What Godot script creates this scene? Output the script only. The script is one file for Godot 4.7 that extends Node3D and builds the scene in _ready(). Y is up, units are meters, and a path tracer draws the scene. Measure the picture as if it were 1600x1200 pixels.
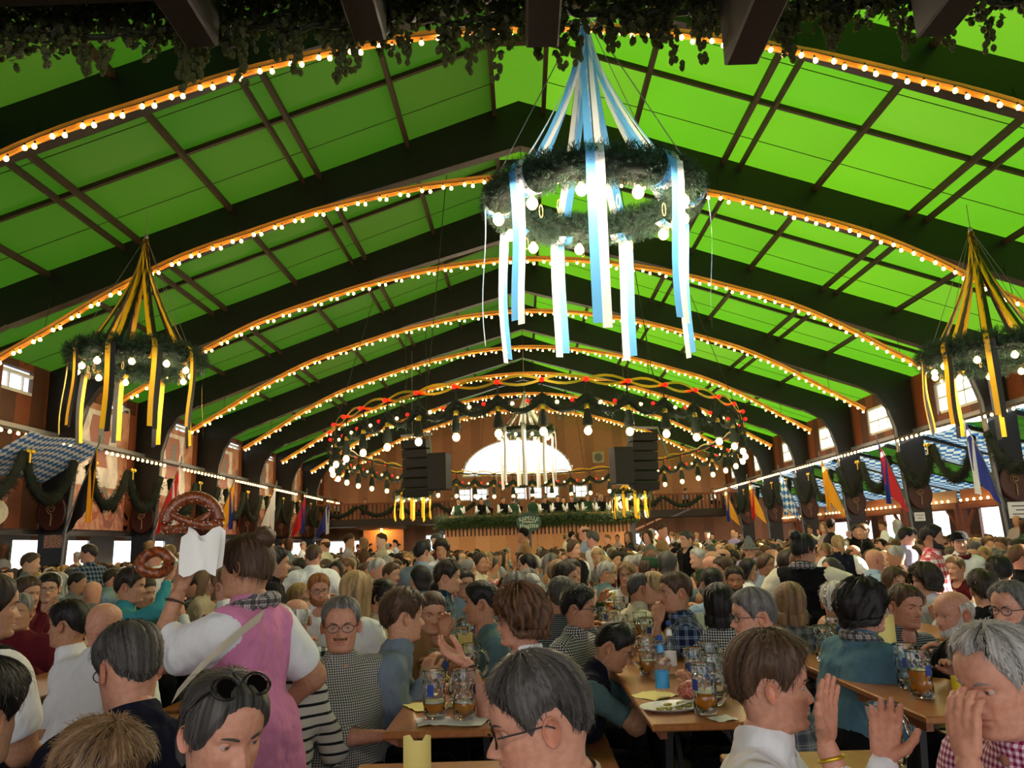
extends Node3D

# ---------------------------------------------------------------- mesh collector
class MB:
	var v := PackedVector3Array()
	var ix := PackedInt32Array()
	var col := PackedColorArray()
	var c := Color(1, 1, 1)
	func pt(p: Vector3) -> int:
		v.append(p)
		col.append(c)
		return v.size() - 1
	func tri(a: int, b: int, d: int) -> void:
		ix.append(a); ix.append(b); ix.append(d)
	func quad(a: Vector3, b: Vector3, d: Vector3, e: Vector3) -> void:
		var n := v.size()
		pt(a); pt(b); pt(d); pt(e)
		tri(n, n + 1, n + 2); tri(n, n + 2, n + 3)
	func box(ce: Vector3, s: Vector3, b := Basis()) -> void:
		var h := s * 0.5
		var p := []
		for i in 8:
			p.append(ce + b * Vector3(h.x if i & 1 else -h.x, h.y if i & 2 else -h.y, h.z if i & 4 else -h.z))
		quad(p[4], p[6], p[7], p[5]); quad(p[1], p[3], p[2], p[0])
		quad(p[5], p[7], p[3], p[1]); quad(p[0], p[2], p[6], p[4])
		quad(p[6], p[2], p[3], p[7]); quad(p[0], p[4], p[5], p[1])
	func bar(a: Vector3, b: Vector3, w: float, h: float) -> void:
		var d := b - a
		var y := d.normalized()
		var x := Vector3.UP.cross(y)
		if x.length() < 0.01:
			x = Vector3.RIGHT
		x = x.normalized()
		var z := x.cross(y)
		box((a + b) * 0.5, Vector3(w, d.length(), h), Basis(x, y, z))
	func cbox(ce: Vector3, s: Vector3, ch: float, b := Basis()) -> void:
		# a box with its upper and lower rims chamfered
		var prof := [[-0.5, ch], [-0.5 + ch / s.y, 0.0], [0.5 - ch / s.y, 0.0], [0.5, ch]]
		var rows := []
		for q in prof:
			var hx: float = s.x * 0.5 - q[1]
			var hz: float = s.z * 0.5 - q[1]
			var y: float = q[0] * s.y
			rows.append([ce + b * Vector3(-hx, y, -hz), ce + b * Vector3(hx, y, -hz), ce + b * Vector3(hx, y, hz), ce + b * Vector3(-hx, y, hz)])
		for r in 3:
			for i in 4:
				var j := (i + 1) % 4
				quad(rows[r][j], rows[r + 1][j], rows[r + 1][i], rows[r][i])
		quad(rows[3][0], rows[3][1], rows[3][2], rows[3][3])
		quad(rows[0][3], rows[0][2], rows[0][1], rows[0][0])
	func grid(rows: Array, closed: bool) -> void:
		# rows of equally many points, smooth
		var n: int = rows[0].size()
		var at := v.size()
		for r in rows:
			for p in r:
				pt(p)
		for r in rows.size() - 1:
			for i in (n if closed else n - 1):
				var j := (i + 1) % n
				var a := at + r * n + i
				var b := at + r * n + j
				tri(a, a + n, b + n); tri(a, b + n, b)
	func tube(pts: Array, rad, seg: int, caps := true) -> void:
		var rows := []
		var up := Vector3.UP
		for i in pts.size():
			var d: Vector3 = (pts[mini(i + 1, pts.size() - 1)] - pts[maxi(i - 1, 0)]).normalized()
			var x := up.cross(d)
			if x.length() < 0.05:
				x = Vector3.RIGHT.cross(d)
			x = x.normalized()
			var z := d.cross(x)
			var r: float = rad[i] if rad is Array else rad
			var row := []
			for k in seg:
				var a := TAU * k / seg
				row.append(pts[i] + (x * cos(a) + z * sin(a)) * r)
			rows.append(row)
		if caps:
			var r0 := []
			var r1 := []
			for k in seg:
				r0.append(pts[0])
				r1.append(pts[-1])
			rows.push_front(r0)
			rows.push_back(r1)
		grid(rows, true)
	func lathe(prof: Array, seg: int, t := Transform3D()) -> void:
		# profile of (radius, height)
		var rows := []
		for q in prof:
			var row := []
			for k in seg:
				var a := TAU * k / seg
				row.append(t * Vector3(cos(a) * q[0], q[1], sin(a) * q[0]))
			rows.append(row)
		grid(rows, true)
	func ball(ce: Vector3, r: Vector3, seg := 10, b := Basis()) -> void:
		var prof := []
		var n := maxi(4, seg / 2 + 1)
		for i in n + 1:
			var a := PI * (float(i) / n - 0.5)
			prof.append([cos(a), sin(a)])
		lathe(prof, seg, Transform3D(b * Basis.from_scale(r), ce))
	func disc(ce: Vector3, n: Vector3, r: float, seg := 16) -> void:
		var x := n.cross(Vector3.UP if absf(n.y) < 0.9 else Vector3.RIGHT).normalized()
		var y := n.cross(x)
		var at := pt(ce)
		for i in seg:
			pt(ce + (x * cos(TAU * i / seg) + y * sin(TAU * i / seg)) * r)
		for i in seg:
			tri(at, at + 1 + (i + 1) % seg, at + 1 + i)
	func put(m: MB, t := Transform3D(), tint = null) -> void:
		var at := v.size()
		v.append_array(t * m.v)
		if tint == null:
			col.append_array(m.col)
		else:
			for q in m.col:
				col.append(Color(q.r * tint.r, q.g * tint.g, q.b * tint.b))
		var flip := t.basis.determinant() < 0.0
		for i in range(0, m.ix.size(), 3):
			ix.append(m.ix[i] + at)
			ix.append(m.ix[i + (2 if flip else 1)] + at)
			ix.append(m.ix[i + (1 if flip else 2)] + at)
	func normals() -> PackedVector3Array:
		var n := PackedVector3Array()
		n.resize(v.size())
		for i in range(0, ix.size(), 3):
			var a := ix[i]
			var b := ix[i + 1]
			var d := ix[i + 2]
			var f := (v[d] - v[a]).cross(v[b] - v[a])
			n[a] += f; n[b] += f; n[d] += f
		for i in n.size():
			n[i] = n[i].normalized() if n[i].length_squared() > 1e-20 else Vector3.UP
		return n
	func mesh(nn = null) -> ArrayMesh:
		var arr := []
		arr.resize(Mesh.ARRAY_MAX)
		arr[Mesh.ARRAY_VERTEX] = v
		arr[Mesh.ARRAY_NORMAL] = normals() if nn == null else nn
		arr[Mesh.ARRAY_COLOR] = col
		arr[Mesh.ARRAY_INDEX] = ix
		var m := ArrayMesh.new()
		if v.size() and ix.size():
			m.add_surface_from_arrays(Mesh.PRIMITIVE_TRIANGLES, arr)
		return m

# ---------------------------------------------------------------- scene helpers
var rng := RandomNumberGenerator.new()
var nz := FastNoiseLite.new()
var used := {}
var M := {}

func numbered(s: String) -> String:
	if not used.has(s):
		used[s] = 0
		return s
	used[s] += 1
	return "%s_%03d" % [s, used[s]]

func tag(o: Node, label: String, category: String, group := "", kind := "") -> Node:
	if label: o.set_meta("label", label)
	if category: o.set_meta("category", category)
	if group: o.set_meta("group", group)
	if kind: o.set_meta("kind", kind)
	return o

func thing(called: String, label: String, category: String, at := Vector3.ZERO, turn := 0.0, group := "") -> Node3D:
	var o := Node3D.new()
	o.name = numbered(called)
	add_child(o)
	o.position = at
	o.rotation.y = turn
	tag(o, label, category, group)
	return o

func inst(called: String, mesh: Mesh, m: Material, parent: Node) -> MeshInstance3D:
	var o := MeshInstance3D.new()
	o.name = numbered(called) if parent == self else called
	o.mesh = mesh
	o.material_override = m
	parent.add_child(o, true)
	return o

func obj(called: String, mb: MB, m: Material, parent: Node) -> MeshInstance3D:
	return inst(called, mb.mesh(), m, parent)

func struct(called: String, mb: MB, m: Material, parent: Node = null) -> MeshInstance3D:
	var o := inst(called, mb.mesh(), m, self if parent == null else parent)
	if parent == null:
		o.set_meta("kind", "structure")
	return o

func many(called: String, mesh: Mesh, m: Material, parent: Node, xf: Array) -> MultiMeshInstance3D:
	var mm := MultiMesh.new()
	mm.transform_format = MultiMesh.TRANSFORM_3D
	mm.mesh = mesh
	mm.instance_count = xf.size()
	for i in xf.size():
		mm.set_instance_transform(i, xf[i])
	var o := MultiMeshInstance3D.new()
	o.name = called
	o.multimesh = mm
	o.material_override = m
	o.set_meta("kind", "stuff")
	parent.add_child(o, true)
	return o

func V(x: float, y: float, d: float) -> Vector3:
	return Vector3(x, y, -d)   # d: metres ahead of the camera

func omni(at: Vector3, c: Color, e: float, parent: Node, size := 0.04) -> void:
	var l := OmniLight3D.new()
	l.name = "lamp_light"
	l.light_color = c
	l.light_energy = e
	l.omni_range = 80.0
	l.omni_attenuation = 2.0
	l.light_size = size
	l.shadow_enabled = true
	parent.add_child(l, true)
	l.position = at

# ---------------------------------------------------------------- materials
func img_tex(w: int, h: int, f: Callable) -> ImageTexture:
	var im := Image.create(w, h, false, Image.FORMAT_RGB8)
	for y in h:
		for x in w:
			im.set_pixel(x, y, f.call(x, y))
	return ImageTexture.create_from_image(im)

func mat(c: Color, rough := 0.8, metal := 0.0, spec := 0.5) -> StandardMaterial3D:
	var m := StandardMaterial3D.new()
	m.albedo_color = c
	m.roughness = rough
	m.metallic = metal
	m.metallic_specular = spec
	return m

func noise_tex(freq: float, a: Color, b: Color, size := 256, oct := 4) -> NoiseTexture2D:
	var n := FastNoiseLite.new()
	n.frequency = freq
	n.fractal_octaves = oct
	n.seed = 7
	var g := Gradient.new()
	g.colors = PackedColorArray([a, b])
	g.offsets = PackedFloat32Array([0.25, 0.75])
	var t := NoiseTexture2D.new()
	t.width = size
	t.height = size
	t.seamless = true
	t.noise = n
	t.color_ramp = g
	return t

func tri(m: StandardMaterial3D, tex: Texture2D, s: Vector3, world := false) -> StandardMaterial3D:
	m.albedo_texture = tex
	m.uv1_triplanar = true
	m.uv1_world_triplanar = world
	m.uv1_scale = s
	m.uv1_triplanar_sharpness = 6.0
	return m

func wood_tex(a: Color, b: Color, sd: int) -> ImageTexture:
	var n := FastNoiseLite.new()
	n.seed = sd
	n.frequency = 0.02
	n.fractal_octaves = 4
	return img_tex(128, 256, func(x, y):
		var t: float = n.get_noise_2d(x * 9.0, y * 0.9) * 0.5 + 0.5
		var k: float = sin((x + n.get_noise_2d(x, y * 0.6) * 60.0) * 0.35) * 0.5 + 0.5
		return a.lerp(b, clampf(t * 0.75 + k * 0.25, 0, 1)))

func cloth(c: Color, tex: Texture2D = null, s := 8.0) -> StandardMaterial3D:
	var m := mat(c, 0.9, 0.0, 0.25)
	m.rim_enabled = true
	m.rim = 0.25
	m.rim_tint = 0.6
	if tex:
		tri(m, tex, Vector3(s, s, s))
		m.uv1_triplanar_sharpness = 20.0
	else:
		m.uv1_triplanar = true
		m.uv1_scale = Vector3(2.6, 1.7, 2.6)
		m.heightmap_enabled = true
		m.heightmap_texture = M.folds
		m.heightmap_scale = 1.1
	return m

func make_materials() -> void:
	var W := Color(1, 1, 1)
	M.black_beam = tri(mat(W, 0.42), noise_tex(0.02, Color(0.035, 0.04, 0.037), Color(0.062, 0.064, 0.06)), Vector3(0.6, 0.6, 0.6), true)
	M.brown_beam = tri(mat(W, 0.6), wood_tex(Color(0.11, 0.08, 0.06), Color(0.18, 0.13, 0.10), 3), Vector3(1.2, 1.2, 1.2), true)
	M.dark_wood = tri(mat(W, 0.6), wood_tex(Color(0.24, 0.13, 0.08), Color(0.34, 0.19, 0.11), 5), Vector3(0.7, 0.7, 0.7), true)
	M.red_wood = tri(mat(W, 0.55), wood_tex(Color(0.38, 0.18, 0.09), Color(0.52, 0.27, 0.14), 6), Vector3(0.7, 0.7, 0.7), true)
	M.pine = tri(mat(W, 0.6), wood_tex(Color(0.76, 0.52, 0.32), Color(0.86, 0.63, 0.41), 9), Vector3(0.9, 0.9, 0.9), false)
	M.lath = tri(mat(W, 0.5), wood_tex(Color(0.80, 0.52, 0.20), Color(0.90, 0.63, 0.28), 10), Vector3(2, 2, 2), true)
	M.table_wood = tri(mat(W, 0.28), wood_tex(Color(0.56, 0.34, 0.17), Color(0.68, 0.45, 0.25), 12), Vector3(1.6, 1.6, 1.6), false)
	M.floor = tri(mat(W, 0.7), wood_tex(Color(0.17, 0.13, 0.10), Color(0.25, 0.2, 0.15), 13), Vector3(0.5, 0.5, 0.5), true)
	M.grey_metal = mat(Color(0.55, 0.56, 0.58), 0.4, 0.7)
	M.white_paint = mat(Color(0.82, 0.82, 0.80), 0.6)
	M.plaque = tri(mat(W, 0.4), noise_tex(0.03, Color(0.2, 0.09, 0.07), Color(0.32, 0.16, 0.12)), Vector3(3, 3, 3))
	M.plaque_gold = mat(Color(0.62, 0.47, 0.36), 0.45)
	M.black = mat(Color(0.05, 0.05, 0.055), 0.5)
	M.speaker = mat(Color(0.03, 0.03, 0.034), 0.7)
	M.cable = mat(Color(0.45, 0.46, 0.47), 0.5, 0.5)
	# translucent roof cloth: daylight comes through from outside
	for k in 4:
		var g := mat([Color(0.13, 0.29, 0.08), Color(0.11, 0.30, 0.07), Color(0.15, 0.29, 0.09), Color(0.12, 0.31, 0.07)][k], 0.75)
		g.backlight_enabled = true
		# linear share of light let through
		g.backlight = ([Color(0.0238, 0.086, 0.0018), Color(0.0212, 0.084, 0.0018), Color(0.0262, 0.084, 0.0028), Color(0.0254, 0.090, 0.0016)][k] as Color).linear_to_srgb()
		M["roof_cloth_%d" % k] = g
	var lz := img_tex(64, 64, func(x, y):
		var u := fmod((x + y) / 32.0, 2.0)
		var w := fmod((x - y + 128) / 32.0, 2.0)
		return Color(0.16, 0.45, 0.74) if (u < 1.0) != (w < 1.0) else Color(0.92, 0.94, 0.95))
	M.lozenge = tri(mat(W, 0.8), lz, Vector3(2.6, 1.6, 2.6))
	var st := img_tex(64, 64, func(x, y):
		var u := int(floor((x + y * 0.5) / 16.0)) % 4
		return [Color(0.30, 0.58, 0.82), Color(0.93, 0.95, 0.96), Color(0.93, 0.95, 0.96), Color(0.45, 0.68, 0.86)][u])
	M.awning = tri(mat(Color(0.8, 0.84, 0.84), 0.8), lz, Vector3(2.2, 2.2, 0.9), true)
	M.awning.backlight_enabled = true
	M.awning.backlight = Color(0.42, 0.45, 0.45)
	M.stripe_flag = tri(mat(W, 0.8), st, Vector3(1.5, 1.5, 1.5))
	M.fir = mat(Color(0.15, 0.25, 0.18), 0.8)
	M.fir_dark = mat(Color(0.085, 0.125, 0.085), 0.9)
	M.hop_leaf = mat(Color(0.13, 0.155, 0.08), 0.7)
	M.hop_leaf.backlight_enabled = true
	M.hop_leaf.backlight = Color(0.14, 0.2, 0.05)
	M.hop_cone = mat(Color(0.30, 0.31, 0.17), 0.7)
	M.hop_cone.backlight_enabled = true
	M.hop_cone.backlight = Color(0.25, 0.28, 0.12)
	M.sky_ribbon = mat(Color(0.40, 0.72, 0.98), 0.4)
	M.sky_ribbon.backlight_enabled = true
	M.sky_ribbon.backlight = Color(0.38, 0.66, 0.9)
	M.white_ribbon = mat(Color(0.92, 0.94, 0.97), 0.4)
	M.white_ribbon.backlight_enabled = true
	M.white_ribbon.backlight = Color(0.85, 0.86, 0.9)
	M.yellow_ribbon = mat(Color(0.95, 0.74, 0.10), 0.45)
	M.yellow_ribbon.backlight_enabled = true
	M.yellow_ribbon.backlight = Color(0.5, 0.36, 0.04)
	M.black_ribbon = mat(Color(0.07, 0.07, 0.09), 0.5)
	M.silver_ribbon = mat(Color(0.8, 0.79, 0.72), 0.35, 0.3)
	M.gold = mat(Color(0.86, 0.72, 0.22), 0.28, 0.85)
	M.straw = mat(Color(0.75, 0.62, 0.35), 0.7)
	for q in [["bulb", Color(1.0, 0.78, 0.42), 20.0], ["big_bulb", Color(1.0, 0.80, 0.48), 10.0], ["red_bulb", Color(1.0, 0.05, 0.04), 3.0], ["tube", Color(1.0, 0.9, 0.72), 5.0]]:
		var b := mat(Color(1, 0.9, 0.75), 0.3)
		b.emission_enabled = true
		b.emission = q[1]
		b.emission_energy_multiplier = q[2]
		M[q[0]] = b
	M.red_bulb.albedo_color = Color(0.7, 0.04, 0.04)
	M.skin = mat(W, 0.5, 0.0, 0.4)
	M.skin.vertex_color_use_as_albedo = true
	tri(M.skin, noise_tex(0.02, Color(0.94, 0.92, 0.91), Color(1, 1, 1)), Vector3(7, 7, 7))
	M.hair = mat(W, 0.55, 0.0, 0.4)
	M.hair.vertex_color_use_as_albedo = true
	M.tinted = mat(W, 0.8, 0.0, 0.3)
	M.tinted.vertex_color_use_as_albedo = true
	M.frame_dark = mat(Color(0.06, 0.05, 0.05), 0.3)
	M.frame_brown = mat(Color(0.2, 0.1, 0.07), 0.3)
	M.lens = mat(Color(0.8, 0.85, 0.85, 0.08), 0.02)
	M.lens.transparency = BaseMaterial3D.TRANSPARENCY_ALPHA
	M.dark_lens = mat(Color(0.05, 0.04, 0.04), 0.08)
	M.glass = mat(Color(0.93, 0.97, 0.97, 0.02), 0.03)
	M.glass.transparency = BaseMaterial3D.TRANSPARENCY_ALPHA
	M.mug_glass = mat(Color(0.96, 0.98, 0.98, 0.0), 0.03)
	M.mug_glass.refraction_enabled = true
	M.mug_glass.refraction_scale = 0.05
	M.beer = mat(Color(0.93, 0.64, 0.10), 0.12)
	M.beer.backlight_enabled = true
	M.beer.backlight = Color(1.0, 0.72, 0.12)
	M.foam = mat(Color(0.95, 0.92, 0.84), 0.9)
	M.paper = mat(Color(0.90, 0.90, 0.88), 0.85)
	M.yellow_card = mat(Color(0.90, 0.85, 0.52), 0.75)
	M.blue_print = mat(Color(0.13, 0.25, 0.55), 0.6)
	M.water_label = mat(Color(0.25, 0.62, 0.85), 0.4)
	M.plate = mat(Color(0.93, 0.93, 0.91), 0.25)
	M.sauce = tri(mat(W, 0.35), noise_tex(0.05, Color(0.36, 0.4, 0.12), Color(0.86, 0.76, 0.45)), Vector3(9, 9, 9))
	M.meat = tri(mat(W, 0.4), noise_tex(0.04, Color(0.55, 0.22, 0.17), Color(0.86, 0.58, 0.5)), Vector3(9, 9, 9))
	M.pretzel = tri(mat(W, 0.32), noise_tex(0.03, Color(0.33, 0.14, 0.06), Color(0.58, 0.31, 0.14)), Vector3(6, 6, 6))
	M.pretzel_split = mat(Color(0.88, 0.74, 0.52), 0.8)
	M.salt = mat(Color(0.95, 0.95, 0.93), 0.5)
	M.leather = mat(Color(0.25, 0.16, 0.11), 0.45)
	M.folds = noise_tex(0.012, Color(0, 0, 0), Color(1, 1, 1), 256, 3)
	M.denim = cloth(Color(0.13, 0.16, 0.24))
	M.dark_trousers = cloth(Color(0.07, 0.07, 0.08))
	M.brown_trousers = cloth(Color(0.28, 0.2, 0.14))
	M.pine_dark = tri(mat(W, 0.6), wood_tex(Color(0.48, 0.27, 0.14), Color(0.6, 0.36, 0.2), 15), Vector3(0.9, 0.9, 0.9), true)
	M.tan_panel = mat(Color(0.62, 0.5, 0.4), 0.7)
	M.gable_wood = tri(mat(W, 0.6), wood_tex(Color(0.56, 0.36, 0.25), Color(0.66, 0.45, 0.32), 16), Vector3(0.6, 0.6, 0.6), true)
	M.gable_wood_b = tri(mat(W, 0.6), wood_tex(Color(0.49, 0.31, 0.21), Color(0.59, 0.39, 0.27), 17), Vector3(0.6, 0.6, 0.6), true)
	M.pine_b = tri(mat(W, 0.6), wood_tex(Color(0.73, 0.49, 0.30), Color(0.82, 0.58, 0.37), 18), Vector3(0.9, 0.9, 0.9), false)
	M.pine_c = tri(mat(W, 0.6), wood_tex(Color(0.78, 0.54, 0.34), Color(0.88, 0.66, 0.44), 19), Vector3(0.9, 0.9, 0.9), false)
	M.awning_green = tri(mat(W, 0.8), noise_tex(0.02, Color(0.16, 0.34, 0.12), Color(0.22, 0.42, 0.16)), Vector3(0.5, 0.5, 0.5), true)
	M.awning_green.backlight_enabled = true
	M.awning_green.backlight = Color(0.22, 0.42, 0.14)
	M.mural_ground = tri(mat(W, 0.45), noise_tex(0.01, Color(0.62, 0.40, 0.30), Color(0.75, 0.56, 0.47)), Vector3(0.5, 0.5, 0.5))
	M.mural_pink = tri(mat(W, 0.45), noise_tex(0.012, Color(0.72, 0.44, 0.36), Color(0.84, 0.66, 0.56)), Vector3(0.9, 0.9, 0.9))
	M.mural_white = tri(mat(W, 0.4), noise_tex(0.01, Color(0.78, 0.76, 0.76), Color(0.92, 0.90, 0.90)), Vector3(0.5, 0.5, 0.5))
	M.mural_rose = mat(Color(0.62, 0.40, 0.37), 0.5)
	M.mural_red = mat(Color(0.70, 0.36, 0.28), 0.5)
	M.mural_blue = tri(mat(W, 0.5), noise_tex(0.04, Color(0.25, 0.32, 0.42), Color(0.62, 0.60, 0.55)), Vector3(2, 2, 2))
	M.blue_grey = mat(Color(0.24, 0.29, 0.33), 0.5)
	M.leaf_green = mat(Color(0.24, 0.33, 0.15), 0.7)
	M.sign_green = mat(Color(0.09, 0.27, 0.20), 0.45)
	M.sign_cream = mat(Color(0.78, 0.86, 0.74), 0.6)
	M.flag_blue = mat(Color(0.12, 0.20, 0.55), 0.7)
	M.flag_red = mat(Color(0.78, 0.12, 0.16), 0.7)
	M.flag_yellow = mat(Color(0.93, 0.66, 0.08), 0.7)
	for q in ["flag_blue", "flag_red", "flag_yellow"]:
		M[q].backlight_enabled = true
		M[q].backlight = M[q].albedo_color * 0.5
	M.lit_white = mat(Color(0.9, 0.9, 0.9), 0.4)
	M.lit_white.emission_enabled = true
	M.lit_white.emission = Color(1, 0.95, 0.97)
	M.lit_white.emission_energy_multiplier = 1.3
	M.lit_red = mat(Color(0.8, 0.1, 0.15), 0.4)
	M.lit_red.emission_enabled = true
	M.lit_red.emission = Color(0.9, 0.05, 0.12)
	M.lit_red.emission_energy_multiplier = 1.0
	M.collage = tri(mat(W, 0.5), noise_tex(0.09, Color(0.18, 0.1, 0.08), Color(0.85, 0.65, 0.52), 128), Vector3(2.5, 2.5, 2.5))
	M.frosted = mat(Color(0.85, 0.87, 0.88), 0.6)
	M.frosted.backlight_enabled = true
	M.frosted.backlight = Color(0.88, 0.9, 0.9)
	M.seam = mat(Color(0.12, 0.2, 0.06), 0.8)
	M.yellow_label = mat(Color(0.85, 0.75, 0.15), 0.5)
	make_cloths()

func checks(a: Color, b: Color, n := 2) -> ImageTexture:
	var mid := a.lerp(b, 0.5)
	return img_tex(32, 32, func(x, y):
		var u: bool = (x / (32 / n / 1)) % 2 == 0 if n > 1 else x < 16
		var w: bool = (y / (32 / n / 1)) % 2 == 0 if n > 1 else y < 16
		return a if u and w else b if not u and not w else mid)

func plaid(a: Color, b: Color, l: Color) -> ImageTexture:
	return img_tex(64, 64, func(x, y):
		var c := a
		if x % 32 < 14: c = c.lerp(b, 0.55)
		if y % 32 < 14: c = c.lerp(b, 0.55)
		if x % 32 in [20, 21, 26, 27]: c = c.lerp(l, 0.6)
		if y % 32 in [20, 21, 26, 27]: c = c.lerp(l, 0.6)
		return c)

func stripes(a: Color, b: Color, w: int) -> ImageTexture:
	return img_tex(32, 32, func(_x, y): return b if y % 16 < w else a)

func make_cloths() -> void:
	var W := Color(1, 1, 1)
	M.c_check_grey = cloth(W, checks(Color(0.80, 0.79, 0.74), Color(0.20, 0.22, 0.24)), 95.0)
	M.c_check_pink = cloth(W, checks(Color(0.88, 0.80, 0.84), Color(0.46, 0.10, 0.26)), 62.0)
	M.c_check_red = cloth(W, checks(Color(0.92, 0.86, 0.88), Color(0.72, 0.07, 0.14)), 13.0)
	M.c_check_black = cloth(W, checks(Color(0.82, 0.82, 0.80), Color(0.07, 0.08, 0.09)), 66.0)
	M.c_gingham_green = cloth(W, checks(Color(0.80, 0.83, 0.80), Color(0.07, 0.11, 0.11)), 20.0)
	M.c_plaid_blue = cloth(W, plaid(Color(0.14, 0.22, 0.36), Color(0.07, 0.10, 0.17), Color(0.80, 0.84, 0.86)), 9.0)
	M.c_plaid_teal = cloth(W, plaid(Color(0.16, 0.30, 0.38), Color(0.08, 0.14, 0.2), Color(0.5, 0.55, 0.55)), 7.0)
	M.c_plaid_grey = cloth(W, plaid(Color(0.36, 0.38, 0.38), Color(0.2, 0.22, 0.24), Color(0.6, 0.6, 0.58)), 8.0)
	M.c_stripe_bw = cloth(W, stripes(Color(0.74, 0.73, 0.68), Color(0.09, 0.10, 0.12), 4), 11.0)
	M.c_stripe_grey = cloth(W, stripes(Color(0.48, 0.5, 0.52), Color(0.12, 0.13, 0.15), 7), 40.0)
	M.c_scarf = cloth(W, plaid(Color(0.75, 0.72, 0.7), Color(0.10, 0.10, 0.12), Color(0.1, 0.1, 0.1)), 14.0)
	for q in [["white", 0.86, 0.87, 0.88], ["cream", 0.80, 0.77, 0.68], ["denim", 0.45, 0.51, 0.57], ["skyblue", 0.56, 0.65, 0.75], ["teal", 0.22, 0.52, 0.55], ["navy", 0.08, 0.09, 0.15], ["black", 0.05, 0.05, 0.06], ["grey", 0.40, 0.41, 0.42], ["greyteal", 0.32, 0.42, 0.44], ["olive", 0.36, 0.33, 0.18], ["blue", 0.32, 0.46, 0.53], ["pink", 0.80, 0.50, 0.66], ["maroon", 0.32, 0.08, 0.11], ["lilac", 0.62, 0.58, 0.76], ["tan", 0.55, 0.42, 0.28], ["green", 0.15, 0.25, 0.17], ["beige", 0.65, 0.6, 0.52], ["red", 0.62, 0.12, 0.13], ["rose", 0.74, 0.52, 0.50], ["brown", 0.26, 0.18, 0.13]]:
		M["c_" + q[0]] = cloth(Color(q[1], q[2], q[3]))

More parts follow.
